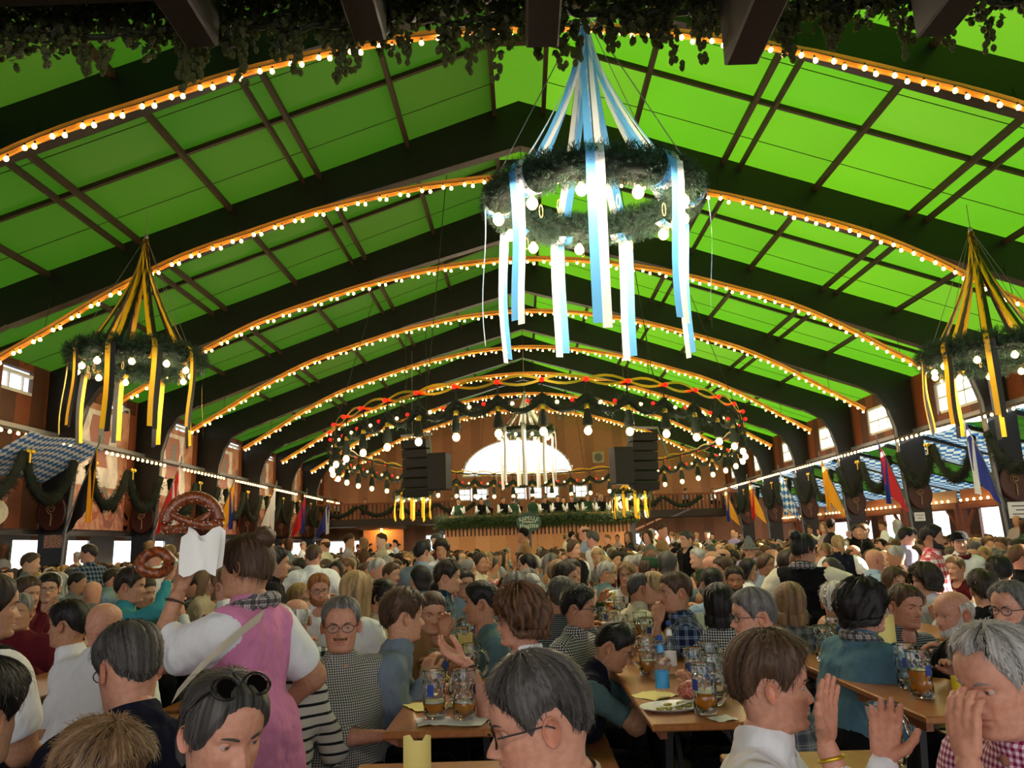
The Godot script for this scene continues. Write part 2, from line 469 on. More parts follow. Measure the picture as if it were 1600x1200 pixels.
# ---------------------------------------------------------------- people: field meshes
func field_mesh(bones: Array, cell: float, k: float) -> Dictionary:
	# bones: [a, b, ra, rb, id, depth_scale]; surface nets over the smooth union of tapered capsules
	var lo := Vector3(1e9, 1e9, 1e9)
	var hi := -lo
	for b in bones:
		var r: float = maxf(b[2], b[3]) + cell * 2.0
		for e in [b[0], b[1]]:
			lo = lo.min(e - Vector3(r, r, r))
			hi = hi.max(e + Vector3(r, r, r))
	var nx := int((hi.x - lo.x) / cell) + 2
	var ny := int((hi.y - lo.y) / cell) + 2
	var nzz := int((hi.z - lo.z) / cell) + 2
	var f := PackedFloat32Array()
	f.resize(nx * ny * nzz)
	f.fill(1.0)
	var own := PackedByteArray()
	own.resize(f.size())
	var sxy := nx * ny
	for b in bones:
		var a: Vector3 = b[0]
		var e: Vector3 = b[1]
		var ra: float = b[2]
		var rb: float = b[3]
		var id: int = b[4]
		var sz: float = b[5] if b.size() > 5 else 1.0
		var m: float = maxf(ra, rb) + k * 0.7 + cell * 1.5
		var bl := a.min(e) - Vector3(m, m, m) - lo
		var bh := a.max(e) + Vector3(m, m, m) - lo
		var bx := e.x - a.x
		var by := e.y - a.y
		var bz := e.z - a.z
		var bb := maxf(bx * bx + by * by + bz * bz, 1e-9)
		var dr := rb - ra
		var x0 := maxi(0, int(bl.x / cell)); var x1 := mini(nx - 1, int(bh.x / cell) + 1)
		var y0 := maxi(0, int(bl.y / cell)); var y1 := mini(ny - 1, int(bh.y / cell) + 1)
		var z0 := maxi(0, int(bl.z / cell)); var z1 := mini(nzz - 1, int(bh.z / cell) + 1)
		for z in range(z0, z1 + 1):
			var pz := lo.z + z * cell - a.z
			for y in range(y0, y1 + 1):
				var py := lo.y + y * cell - a.y
				var i := z * sxy + y * nx + x0
				for x in range(x0, x1 + 1):
					var px := lo.x + x * cell - a.x
					var t := clampf((px * bx + py * by + pz * bz) / bb, 0.0, 1.0)
					var qx := px - bx * t
					var qy := py - by * t
					var qz := (pz - bz * t) * sz
					var d := sqrt(qx * qx + qy * qy + qz * qz) - ra - dr * t
					var g := f[i]
					if d < g:
						own[i] = id
					var h := k - absf(g - d)
					var lowest := minf(g, d)
					f[i] = lowest - (h * h * 0.25 / k if h > 0.0 else 0.0)
					i += 1
	var vid := PackedInt32Array()
	vid.resize(f.size())
	vid.fill(-1)
	var mb := MB.new()
	var ids := PackedByteArray()
	var offs := [0, 1, nx, nx + 1, sxy, sxy + 1, sxy + nx, sxy + nx + 1]
	var edges := [[0, 1], [2, 3], [4, 5], [6, 7], [0, 2], [1, 3], [4, 6], [5, 7], [0, 4], [1, 5], [2, 6], [3, 7]]
	var val := PackedFloat32Array()
	val.resize(8)
	for z in nzz - 1:
		for y in ny - 1:
			var i := z * sxy + y * nx
			for x in nx - 1:
				var v0 := f[i]
				if v0 > cell * 2.0 or v0 < -cell * 2.0:
					i += 1
					continue
				var s := 0
				for q in 8:
					val[q] = f[i + offs[q]]
					if val[q] < 0.0:
						s += 1
				if s > 0 and s < 8:
					var p := Vector3.ZERO
					var n := 0
					for e in edges:
						var va := val[e[0]]
						var vb := val[e[1]]
						if (va < 0.0) != (vb < 0.0):
							var t := va / (va - vb)
							var ea: int = e[0]
							var eb: int = e[1]
							p += Vector3((ea & 1) + t * ((eb & 1) - (ea & 1)), ((ea >> 1) & 1) + t * (((eb >> 1) & 1) - ((ea >> 1) & 1)), (ea >> 2) + t * ((eb >> 2) - (ea >> 2)))
							n += 1
					vid[i] = mb.pt(lo + (Vector3(x, y, z) + p / n) * cell)
					ids.append(own[i])
				i += 1
	for z in range(1, nzz - 1):
		for y in range(1, ny - 1):
			var i := z * sxy + y * nx + 1
			for x in range(1, nx - 1):
				if vid[i] >= 0:
					var a := f[i] < 0.0
					if a != (f[i + 1] < 0.0):
						_q(mb, vid[i - nx - sxy], vid[i - sxy], vid[i], vid[i - nx], a)
					if a != (f[i + nx] < 0.0):
						_q(mb, vid[i - 1 - sxy], vid[i - 1], vid[i], vid[i - sxy], a)
					if a != (f[i + sxy] < 0.0):
						_q(mb, vid[i - 1 - nx], vid[i - nx], vid[i], vid[i - 1], a)
				i += 1
	return {"mb": mb, "ids": ids}

func _q(mb: MB, a: int, b: int, c: int, d: int, flip: bool) -> void:
	if a < 0 or b < 0 or c < 0 or d < 0:
		return
	if flip:
		mb.tri(a, c, b); mb.tri(a, d, c)
	else:
		mb.tri(a, b, c); mb.tri(a, c, d)

# ---------------------------------------------------------------- heads
# control rings from neck to crown: y front, y back, z front, z back, half width (metres, chin at 0, face towards +z)
const RINGS := [
	[-0.115, -0.075, 0.046, -0.078, 0.066], [-0.06, -0.035, 0.040, -0.072, 0.057], [-0.022, 0.0, 0.046, -0.070, 0.055],
	[-0.008, 0.014, 0.070, -0.070, 0.057], [-0.001, 0.028, 0.090, -0.072, 0.060], [0.012, 0.040, 0.0965, -0.076, 0.0625],
	[0.027, 0.052, 0.094, -0.082, 0.0645], [0.040, 0.064, 0.0955, -0.088, 0.066], [0.047, 0.072, 0.0962, -0.092, 0.067],
	[0.054, 0.080, 0.0965, -0.095, 0.068], [0.066, 0.090, 0.0960, -0.098, 0.0695], [0.080, 0.103, 0.0945, -0.101, 0.0715],
	[0.096, 0.118, 0.0925, -0.103, 0.073], [0.112, 0.132, 0.0915, -0.104, 0.0742], [0.128, 0.146, 0.0945, -0.103, 0.075],
	[0.146, 0.160, 0.0955, -0.100, 0.0755], [0.166, 0.175, 0.0915, -0.094, 0.0740], [0.186, 0.192, 0.0810, -0.083, 0.0685],
	[0.204, 0.207, 0.0620, -0.066, 0.0570], [0.217, 0.219, 0.0400, -0.045, 0.0400], [0.2245, 0.2255, 0.0180, -0.024, 0.0200], [0.227, 0.227, -0.003, -0.003, 0.0]]

func ring(r: float) -> Array:
	var i := clampi(int(floor(r)), 0, 20)
	var t := clampf(r - i, 0.0, 1.0)
	var out := []
	for k in 5:
		var p0: float = RINGS[maxi(i - 1, 0)][k]
		var p1: float = RINGS[i][k]
		var p2: float = RINGS[i + 1][k]
		var p3: float = RINGS[mini(i + 2, 21)][k]
		out.append(p1 + 0.5 * t * (p2 - p0 + t * (2.0 * p0 - 5.0 * p1 + 4.0 * p2 - p3 + t * (3.0 * (p1 - p2) + p3 - p0))))
	return out

func skull(q: Array, a: float) -> Vector3:
	var ca := cos(a)
	var sa := sin(a)
	var zc := -0.004
	var e := 0.88
	var x: float = q[4] * signf(sa) * pow(absf(sa), e)
	var z: float = zc + (q[2] - zc if ca > 0.0 else zc - q[3]) * signf(ca) * pow(absf(ca), e)
	var y: float = lerpf(q[1], q[0], (1.0 + ca) * 0.5)
	return Vector3(x, y, z)

func bump(x: float, y: float, cx: float, cy: float, sx: float, sy: float) -> float:
	var u := (x - cx) / sx
	var w := (y - cy) / sy
	var s := u * u + w * w
	return exp(-s) if s < 9.0 else 0.0

var head_cache := {}

func head_mb(lod: int, kind: String, tone: Color) -> MB:
	var key := "%d%s%s" % [lod, kind, tone]
	if head_cache.has(key):
		return head_cache[key]
	var nr: int = [58, 38, 16, 9][lod]
	var ns: int = [84, 48, 16, 9][lod]
	var female := kind == "f"
	var old := kind == "o"
	var mb := MB.new()
	var lip := Color(tone.r * 0.82, tone.g * 0.52, tone.b * 0.52)
	for i in nr + 1:
		var u := float(i) / nr
		var r := 21.0 * u
		var q := ring(r)
		for j in ns:
			var s := float(j) / ns * 2.0 - 1.0
			var a := PI * signf(s) * pow(absf(s), 1.35) if lod < 2 else PI * s
			var p := skull(q, a)
			var x := absf(p.x)
			var y := p.y
			var c := tone
			if absf(a) < 1.7:
				var d := 0.0
				# nose
				var nose := clampf((0.120 - y) / 0.046, 0.0, 1.0) if y > 0.074 else clampf((y - 0.062) / 0.010, 0.0, 1.0)
				nose = nose * nose * (3.0 - 2.0 * nose)
				var w := 0.0085 + 0.006 * clampf((0.112 - y) / 0.04, 0.0, 1.0)
				d += (0.021 if female else 0.027) * nose * exp(-pow(x / w, 2.0))
				d += 0.006 * bump(x, y, 0.014, 0.071, 0.006, 0.006)
				# eyes, brow, cheeks, mouth, chin
				d -= 0.0105 * bump(x, y, 0.032, 0.111, 0.017, 0.0105)
				d += (0.0025 if female else 0.005) * bump(x, y, 0.030, 0.128, 0.02, 0.007)
				d += 0.004 * bump(x, y, 0.046, 0.085, 0.016, 0.014)
				d += (0.0075 if female else 0.0055) * bump(p.x, y, 0.0, 0.0405, 0.019, 0.0055)
				d += 0.006 * bump(p.x, y, 0.0, 0.0535, 0.021, 0.0048)
				d -= 0.0055 * bump(p.x, y, 0.0, 0.0470, 0.025, 0.0026)
				d -= 0.003 * bump(p.x, y, 0.0, 0.029, 0.02, 0.006)
				d += 0.005 * bump(p.x, y, 0.0, 0.012, 0.018, 0.012)
				if old:
					d -= 0.003 * bump(x, y - x * 0.6, 0.030, 0.035, 0.005, 0.02)
					d += 0.003 * bump(x, y, 0.040, 0.045, 0.012, 0.014)
					d -= 0.0015 * bump(x, y, 0.030, 0.097, 0.014, 0.003)
					d -= 0.0012 * sin(y * 700.0) * bump(p.x, y, 0.0, 0.155, 0.04, 0.014)
				p.z += d
				p.x += signf(p.x) * 0.003 * bump(x, y, 0.012, 0.071, 0.008, 0.006)
				var l := bump(p.x, y, 0.0, 0.047, 0.021, 0.0095)
				c = c.lerp(lip, clampf(l * 1.6 - 0.5, 0.0, 0.9 if female else 0.55))
				c = c.lerp(Color(tone.r * 1.0, tone.g * 0.72, tone.b * 0.68), 0.35 * bump(x, y, 0.042, 0.075, 0.02, 0.017) + 0.3 * bump(x, y, 0.0, 0.075, 0.014, 0.01))
			mb.c = c
			mb.pt(p)
	for i in nr:
		for j in ns:
			var k := (j + 1) % ns
			var a0 := i * ns + j
			var b0 := i * ns + k
			mb.tri(a0, a0 + ns, b0 + ns); mb.tri(a0, b0 + ns, b0)
	if lod < 2:
		# eyeballs with lids, brows
		for sx in [-1.0, 1.0]:
			var ce := Vector3(0.0315 * sx, 0.1115, 0.0705)
			var nn := 14 if lod == 0 else 9
			var rows: int = 12 if lod == 0 else 8
			var at := mb.v.size()
			for i in rows + 1:
				var el := PI * (float(i) / rows - 0.5)
				for j in nn:
					var az := PI * (float(j) / (nn - 1) - 0.5)
					var dir := Vector3(sin(az) * cos(el), sin(el), cos(az) * cos(el))
					var lid := el > 0.22 or el < -0.36
					var off := Vector2(dir.x - 0.05 * sx, dir.y + 0.02).length()
					mb.c = tone * 0.93 if lid else Color(0.015, 0.012, 0.01) if off < 0.16 else Color(0.09, 0.06, 0.045) if off < 0.45 else Color(0.45, 0.41, 0.38)
					mb.pt(ce + dir * (0.0128 + (0.0007 if lid else 0.0)))
			for i in rows:
				for j in nn - 1:
					var a0 := at + i * nn + j
					mb.tri(a0, a0 + nn, a0 + nn + 1); mb.tri(a0, a0 + nn + 1, a0 + 1)
		# ears
		for sx in [-1.0, 1.0]:
			mb.c = Color(tone.r, tone.g * 0.86, tone.b * 0.82)
			var rr := []
			for i in 6:
				var t := i / 5.0
				var row := []
				for j in 14:
					var a := TAU * j / 14.0
					var rad: float = [0.0, 0.45, 0.72, 0.92, 1.0, 0.85][i]
					var h: float = [-0.003, -0.002, 0.002, 0.008, 0.004, -0.006][i]
					var ex := 0.0185 * (1.0 if cos(a) > 0.0 else 1.0)
					var ey := 0.031 * (1.0 if sin(a) > 0 else 0.95)
					var low := 1.0 - 0.22 * clampf(-sin(a), 0, 1)
					row.append(Vector3(sx * (0.0725 + h + 0.010 * (0.5 - 0.5 * cos(a)) * rad * 1.4), 0.098 + sin(a) * ey * rad, -0.012 + cos(a) * ex * rad * low - 0.004 * sin(a)))
				rr.append(row)
			mb.grid(rr, true)
	head_cache[key] = mb
	return mb

func brows(mb: MB, c: Color) -> void:
	for sx in [-1.0, 1.0]:
		var pts := []
		for i in 6:
			var t := i / 5.0
			pts.append(Vector3(sx * (0.014 + 0.034 * t), 0.1275 + 0.0055 * sin(t * 2.6), 0.0975 - 0.019 * t * t - 0.001))
		mb.c = c
		mb.tube(pts, [0.0022, 0.0032, 0.0034, 0.003, 0.0024, 0.001], 5)

# hairline (ring index) by angle from the face, 0..180 degrees in steps of 15
const LINE_SHORT := [16.7, 16.6, 16.3, 15.8, 14.6, 11.6, 13.9, 13.8, 10.4, 9.0, 7.6, 6.4, 6.0]
const LINE_LONG := [17.4, 17.1, 16.5, 15.0, 12.6, 11.0, 10.0, 9.0, 8.2, 7.4, 6.6, 6.0, 6.0]
const LINE_RECEDE := [17.3, 17.6, 17.7, 16.7, 14.8, 11.8, 13.9, 13.8, 10.4, 9.0, 7.6, 6.4, 6.0]
const LINE_FRINGE := [14.6, 14.6, 14.6, 14.2, 12.6, 11.0, 10.0, 9.0, 8.2, 7.4, 6.6, 6.0, 6.0]

func at_line(l: Array, a: float) -> float:
	var s := clampf(absf(a) / PI * 12.0, 0.0, 11.999)
	return lerpf(l[int(s)], l[int(s) + 1], s - int(s))

func hair_mb(style: String, lod: int, c: Color, sd: int) -> MB:
	var mb := MB.new()
	if style == "none":
		return mb
	var ns: int = [150, 56, 18, 9][lod]
	var nr: int = [26, 12, 6, 3][lod]
	var line := LINE_SHORT
	if style in ["long", "bob", "pony", "bun", "curly"]:
		line = LINE_LONG
	if style == "thin":
		line = LINE_RECEDE
	if style in ["fringe", "bobfringe"]:
		line = LINE_FRINGE
	var vol: float = {"short": 0.016, "thin": 0.013, "buzz": 0.006, "full": 0.027, "bald": 0.010, "long": 0.020, "bob": 0.024, "bobfringe": 0.024, "fringe": 0.028, "pony": 0.012, "bun": 0.013, "curly": 0.046, "afro": 0.06}[style]
	var amp: float = {"buzz": 0.10, "short": 0.30, "thin": 0.34, "curly": 0.55, "afro": 0.5, "full": 0.32}.get(style, 0.22)
	var drop: float = {"long": 0.26, "bob": 0.085, "bobfringe": 0.10, "fringe": 0.05, "curly": 0.05}.get(style, 0.0)
	var f := 1.0 if style != "curly" and style != "afro" else 3.0
	var rows := []
	var cols := []
	var n_drop: int = (([12, 6, 3, 2][lod]) if drop > 0.0 else 0)
	for i in range(-n_drop, nr + 1):
		var t := float(i) / nr
		var row := []
		for j in ns:
			var s := float(j) / ns * 2.0 - 1.0
			var a := PI * s
			if style == "bald":
				a = PI + 1.75 * s
				a = a - TAU if a > PI else a
			var r0 := at_line(line, a) + nz.get_noise_2d(j * 37.0 * 56.0 / ns, sd * 7.0) * 0.35
			var r1 := 21.0
			if style == "bald":
				r0 = at_line(LINE_SHORT, a)
				r1 = maxf(r0 + 0.3, 15.6)
			var rr := lerpf(r0, r1, pow(maxf(t, 0.0), 0.85))
			var p := skull(ring(rr), a)
			var ce := Vector3(0.0, 0.12, -0.005)
			var dir := (p - ce).normalized()
			var edge := smoothstep(0.0, 0.16, t) if style != "bald" else sin(PI * clampf(t, 0.0, 1.0))
			if n_drop > 0:
				edge = maxf(edge, smoothstep(0.7, 1.2, absf(a)))
			var streak := nz.get_noise_3d(a * 260.0 * f, t * 30.0 * f * f, sd * 31.0)
			var fine := nz.get_noise_3d(a * 900.0, t * 50.0 * f, sd * 17.0 + 500.0)
			var th := vol * (0.12 + 0.88 * edge) * (1.0 + amp * streak + amp * 0.55 * fine)
			if style == "short" or style == "full" or style == "thin":
				th *= 0.75 + 0.45 * clampf((p.y - 0.1) / 0.1, 0.0, 1.0)
			if i < 0:
				var dn := -float(i) / n_drop
				th = vol * lerpf(1.0, 0.75, dn)
				var side := smoothstep(0.85, 1.25, absf(a))
				p.y -= drop * dn * side * (1.0 + 0.12 * streak)
				p.x *= 1.0 + 0.14 * dn * side
				p.z += (-0.012 if drop > 0.2 else 0.0) * dn
				dir = Vector3(dir.x, 0, dir.z).normalized()
				th += (0.010 * streak + 0.006 * fine + 0.008 * sin(dn * 2.6)) * side * (1.0 - 0.6 * dn * dn)
			row.append(p + dir * th)
			var k := 0.8 + 0.75 * streak + 0.7 * fine
			cols.append(Color(c.r * k, c.g * k, c.b * k))
		rows.append(row)
	mb.grid(rows, style != "bald")
	for i in cols.size():
		mb.col[i] = cols[i]
	# loose strands over the shell
	var sr := RandomNumberGenerator.new()
	sr.seed = sd * 13 + 5
	var count: int = ([1500, 420, 0, 0][lod]) if style != "bald" else [400, 120, 0, 0][lod]
	var flow := 0.30 if style in ["short", "buzz", "full", "bald", "thin"] else 0.08
	if style in ["curly", "afro"]:
		flow = 0.45
	var sl: float = {"buzz": 0.008, "short": 0.020, "thin": 0.020, "bald": 0.014, "full": 0.032, "curly": 0.016, "afro": 0.014}.get(style, 0.045)
	for q in count:
		var i := sr.randi_range(1 if n_drop == 0 else 0, rows.size() - 3)
		var j := sr.randi_range(0, ns - 1)
		if style in ["pony", "bun"] and absf(float(j) / ns * 2.0 - 1.0) < 0.42: continue
		var p: Vector3 = rows[i][j]
		var dn: Vector3 = (p - rows[i + 2][j]).normalized()
		var ou := (p - Vector3(0, 0.11, -0.005)).normalized()
		var wv := Vector3(sr.randf_range(-1, 1), sr.randf_range(-1, 1), sr.randf_range(-1, 1)) * (0.32 if flow > 0.2 else 0.16)
		var d1 := (dn * (1.0 - flow) + ou * flow + wv).normalized()
		var d2 := (dn + wv * 0.5 - ou * 0.1).normalized()
		var l := sl * sr.randf_range(0.6, 1.3)
		var x := d1.cross(ou).normalized() * (0.0011 if lod == 0 else 0.0022)
		var k := sr.randf_range(0.7, 1.3)
		mb.c = Color(c.r * k, c.g * k, c.b * k)
		var a0 := p - ou * 0.002
		var a1 := a0 + d1 * l * 0.5
		var a2 := a1 + d2 * l * 0.6
		var n := mb.pt(a0 - x)
		mb.pt(a0 + x); mb.pt(a1 + x); mb.pt(a1 - x); mb.pt(a2)
		mb.tri(n, n + 1, n + 2); mb.tri(n, n + 2, n + 3); mb.tri(n + 3, n + 2, n + 4)
	var blob := func(ce: Vector3, rad: Vector3):
		var pr := []
		var m: int = [18, 10, 6, 4][lod]
		for i in m + 1:
			var row := []
			for j in m * 2:
				var el := PI * (float(i) / m - 0.5)
				var az := TAU * j / (m * 2)
				var d := Vector3(cos(az) * cos(el), sin(el), sin(az) * cos(el))
				row.append(ce + d * rad * (1.0 + 0.16 * nz.get_noise_3d(az * 70.0, el * 400.0, sd * 9.0)))
			pr.append(row)
		mb.c = c * 0.9
		mb.grid(pr, true)
	if style == "bun":
		blob.call(Vector3(0, 0.215, -0.085), Vector3(0.048, 0.044, 0.044))
	if style == "pony":
		blob.call(Vector3(0, 0.15, -0.125), Vector3(0.032, 0.03, 0.032))
		var pts := []
		for i in 7:
			pts.append(Vector3(0.01 * sin(i), 0.14 - 0.03 * i, -0.135 - 0.02 * sin(i * 0.6)))
		mb.tube(pts, [0.02, 0.03, 0.033, 0.03, 0.026, 0.02, 0.008], 9)
	return mb

func beard_mb(lod: int, c: Color, full: bool, sd: int) -> MB:
	var mb := MB.new()
	var ns: int = [64, 30, 12, 6][lod]
	var rows := []
	var nr: int = [12, 8, 4, 3][lod]
	var cols := []
	for i in nr + 1:
		var row := []
		for j in ns + 1:
			var a := (float(j) / ns * 2.0 - 1.0) * (1.45 if full else 0.42)
			var top := lerpf(7.2, 8.6, smoothstep(0.2, 0.8, absf(a))) + 3.2 * smoothstep(0.95, 1.42, absf(a)) if full else 10.2
			var low := 3.7 if full else 9.0
			var t := float(i) / nr
			var p := skull(ring(lerpf(low, top, t)), a)
			var e := sin(PI * clampf(t, 0.02, 0.98)) * (1.0 if full else 1.0 - pow(absf(a) / 0.42, 4.0))
			var n := nz.get_noise_3d(a * 500.0, t * 60.0, sd * 3.0)
			p += (p - Vector3(0, 0.05, 0)).normalized() * (0.0055 if full else 0.010) * e * (1.0 + 0.3 * n)
			row.append(p)
			cols.append(c * (0.8 + 0.4 * n))
		rows.append(row)
	mb.grid(rows, false)
	for i in cols.size():
		mb.col[i] = cols[i]
	return mb

func glasses_mb(sun := false) -> MB:
	var mb := MB.new()
	for sx in [-1.0, 1.0]:
		var pts := []
		for i in 17:
			var a := TAU * i / 16.0
			pts.append(Vector3(sx * 0.032 + cos(a) * (0.026 if not sun else 0.030), 0.110 + sin(a) * (0.019 if not sun else 0.024), 0.1005 - 0.010 * absf(cos(a) * 0.5 + sx * 0.0)))
		mb.tube(pts, 0.0017 if not sun else 0.003, 5, false)
		mb.tube([Vector3(sx * 0.058, 0.114, 0.092), Vector3(sx * 0.074, 0.114, 0.05), Vector3(sx * 0.0775, 0.112, -0.005), Vector3(sx * 0.076, 0.098, -0.028)], 0.0018 if not sun else 0.003, 5)
	mb.tube([Vector3(-0.008, 0.112, 0.104), Vector3(0, 0.115, 0.108), Vector3(0.008, 0.112, 0.104)], 0.0016, 5)
	return mb

func lens_mb(sx: float) -> MB:
	var mb := MB.new()
	mb.disc(Vector3(sx * 0.032, 0.110, 0.0985), Vector3(0, 0, 1), 0.021, 14)
	return mb

# ---------------------------------------------------------------- hands (wrist at 0, fingers along +y, palm towards +z, thumb towards +x)
var hand_cache := {}

func hand_mb(pose: String, cell := 0.0046) -> MB:
	var key := pose + str(cell)
	if hand_cache.has(key):
		return hand_cache[key]
	var curl: float = {"flat": 0.10, "relaxed": 0.42, "grip": 1.05, "cup": 0.30}[pose]
	var spread: float = {"flat": 0.10, "relaxed": 0.04, "grip": 0.0, "cup": 0.06}[pose]
	var bones := [[Vector3(0, -0.03, 0), Vector3(0, 0.02, 0), 0.024, 0.025, 0, 1.25]]
	var xs := [-0.029, -0.0105, 0.009, 0.0275]
	var ln := [0.058, 0.072, 0.078, 0.070]
	var base := [0.080, 0.089, 0.092, 0.088]
	for i in 4:
		bones.append([Vector3(xs[i] * 0.7, 0.012, 0), Vector3(xs[i], base[i] - 0.008, 0), 0.0145, 0.0115, 0, 1.0])
		var p := Vector3(xs[i], base[i] - 0.006, 0)
		var ang := curl * 0.7
		for k in 3:
			var l: float = ln[i] * [0.45, 0.31, 0.24][k]
			var dir := Vector3(sin(xs[i] / 0.03 * spread), cos(ang), sin(ang)).normalized()
			var e := p + dir * l
			bones.append([p, e, 0.0098 - 0.0008 * k, 0.0090 - 0.0009 * k, 0, 1.0])
			p = e
			ang += curl * (1.0 + 0.08 * i)
	var out: float = {"flat": 1.0, "relaxed": 0.55, "grip": 0.2, "cup": 0.8}[pose]
	var t0 := Vector3(0.016, 0.018, 0.006)
	var t1 := t0 + Vector3(0.028 * out + 0.008, 0.030, 0.014)
	var t2 := t1 + Vector3(0.018 * out, 0.030, 0.006 + 0.012 * (1.0 - out))
	var t3 := t2 + Vector3(0.008 * out - 0.006 * (1.0 - out), 0.024, 0.004 + 0.008 * (1.0 - out))
	bones.append([t0, t1, 0.016, 0.013, 0, 1.0])
	bones.append([t1, t2, 0.0125, 0.0105, 0, 1.0])
	bones.append([t2, t3, 0.0105, 0.0085, 0, 1.0])
	var mb: MB = field_mesh(bones, cell, 0.0065).mb
	hand_cache[key] = mb
	return mb

func ik(s: Vector3, t: Vector3, l1: float, l2: float, pole: Vector3) -> Array:
	var d := t - s
	var l := clampf(d.length(), 0.08, (l1 + l2) * 0.985)
	var dir := d.normalized()
	var a := (l1 * l1 - l2 * l2 + l * l) / (2.0 * l)
	var h := sqrt(maxf(l1 * l1 - a * a, 0.0))
	var pd := (pole - dir * pole.dot(dir)).normalized()
	return [s + dir * a + pd * h, s + dir * l]

# ---------------------------------------------------------------- bodies
# classes: 0 skin, 1 torso cloth, 2 sleeve cloth, 3 trousers or skirt
func body_parts(o: Dictionary) -> Dictionary:
	var P: Vector3 = o.P
	var N: Vector3 = o.N
	var stand: bool = o.stand
	var bw: float = o.get("bw", 1.0)
	var fat: float = o.get("fat", 0.3)
	var cell: float = o.cell
	var ax: Vector3 = (N - P).normalized()
	var fw := Vector3(0, 0, 1)
	var twist: float = o.get("twist", 0.0)
	var sxv := Vector3(cos(twist), 0, -sin(twist))
	var ch := P.lerp(N, 0.70)
	var sh := P.lerp(N, 0.885)
	var bones := []
	for s in [-1.0, 1.0]:
		bones.append([P + Vector3(s * 0.075 * bw, 0.0, 0), ch + sxv * s * 0.085 * bw, (0.118 + 0.03 * fat) * bw, 0.112 * bw, 1, 1.12])
		bones.append([ch + sxv * s * 0.10 * bw - fw * 0.01, sh + sxv * s * 0.120 * bw, 0.090 * bw, 0.062, 1, 1.1])
	bones.append([P.lerp(N, 0.28) + fw * 0.05 * fat, P.lerp(N, 0.55) + fw * 0.045 * fat, (0.10 + 0.09 * fat) * bw, (0.11 + 0.045 * fat) * bw, 1, 1.05])
	bones.append([sh - sxv * 0.15 * bw, sh + sxv * 0.15 * bw, 0.066, 0.066, 1, 1.0])
	if o.get("bust", 0.0) > 0.0:
		for s in [-1.0, 1.0]:
			bones.append([ch + sxv * s * 0.075 + fw * 0.075 - ax * 0.03, ch + sxv * s * 0.075 + fw * 0.085 - ax * 0.05, 0.075, 0.075, 1, 1.0])
	bones.append([sh - ax * 0.02, N + ax * 0.02, 0.085, 0.060, 1, 1.0])
	bones.append([N - ax * 0.02, N + (o.HB as Vector3 - N) * 0.55, 0.056, 0.052, 4, 1.0])
	bones.append([P - Vector3(0.08 * bw, 0.0, 0), P + Vector3(0.08 * bw, 0.0, 0), 0.135 * bw, 0.135 * bw, 3, 1.0])
	var puff: float = o.get("puff", 0.0)
	var arms := []
	for s in [-1.0, 1.0]:
		var S: Vector3 = sh + sxv * s * 0.185 * bw - ax * 0.012
		var T: Vector3 = o.lh if s > 0 else o.rh
		var pole: Vector3 = o.get("pole_l" if s > 0 else "pole_r", Vector3(s * 0.55, -1.0, -0.35))
		var e := ik(S, T, 0.285, 0.255, pole)
		bones.append([S, S.lerp(e[0], 0.98), (0.053 if puff == 0.0 else 0.07) * lerpf(1.0, bw, 0.5), 0.045, 2, 1.0])
		if puff > 0.0:
			bones.append([S.lerp(e[0], 0.15), S.lerp(e[0], 0.6), puff, puff * 0.93, 2, 1.0])
		bones.append([e[0], e[1], 0.0435, 0.028, 5, 1.0])
		arms.append([S, e[0], e[1]])
	if stand:
		for s in [-1.0, 1.0]:
			var h := P + Vector3(s * 0.09, -0.02, 0)
			if o.get("skirt", false):
				bones.append([P + Vector3(s * 0.06, 0, 0), Vector3(s * 0.13 + P.x, 0.30, P.z), 0.14, 0.19, 3, 1.0])
				bones.append([Vector3(P.x + s * 0.09, 0.4, P.z), Vector3(P.x + s * 0.09, 0.09, P.z), 0.05, 0.038, 6, 1.0])
			else:
				bones.append([h, Vector3(P.x + s * 0.10, 0.50, P.z + 0.02), 0.092 * bw, 0.062, 3, 1.0])
				bones.append([Vector3(P.x + s * 0.10, 0.50, P.z + 0.02), Vector3(P.x + s * 0.11, 0.09, P.z - 0.02), 0.060, 0.046, 3, 1.0])
			bones.append([Vector3(P.x + s * 0.11, 0.05, P.z - 0.04), Vector3(P.x + s * 0.125, 0.04, P.z + 0.16), 0.045, 0.035, 7, 1.0])
	else:
		for s in [-1.0, 1.0]:
			var kn := Vector3(P.x + s * 0.12, P.y - 0.03, P.z + 0.42)
			bones.append([P + Vector3(s * 0.09, 0, 0.02), kn, 0.092 * bw, 0.064, 3, 1.0])
			bones.append([kn, Vector3(kn.x, 0.1, kn.z - 0.04), 0.060, 0.045, 3, 1.0])
			bones.append([Vector3(kn.x, 0.05, kn.z - 0.06), Vector3(kn.x, 0.04, kn.z + 0.13), 0.045, 0.035, 7, 1.0])
	var fm := field_mesh(bones, cell, 0.055)
	var mb: MB = fm.mb
	var ids: PackedByteArray = fm.ids
	var sleeve: float = o.get("sleeve", 1.0)   # share of the arm that is covered: 0 none, 1 upper arm, 2 whole arm
	var cls := PackedByteArray()
	cls.resize(ids.size())
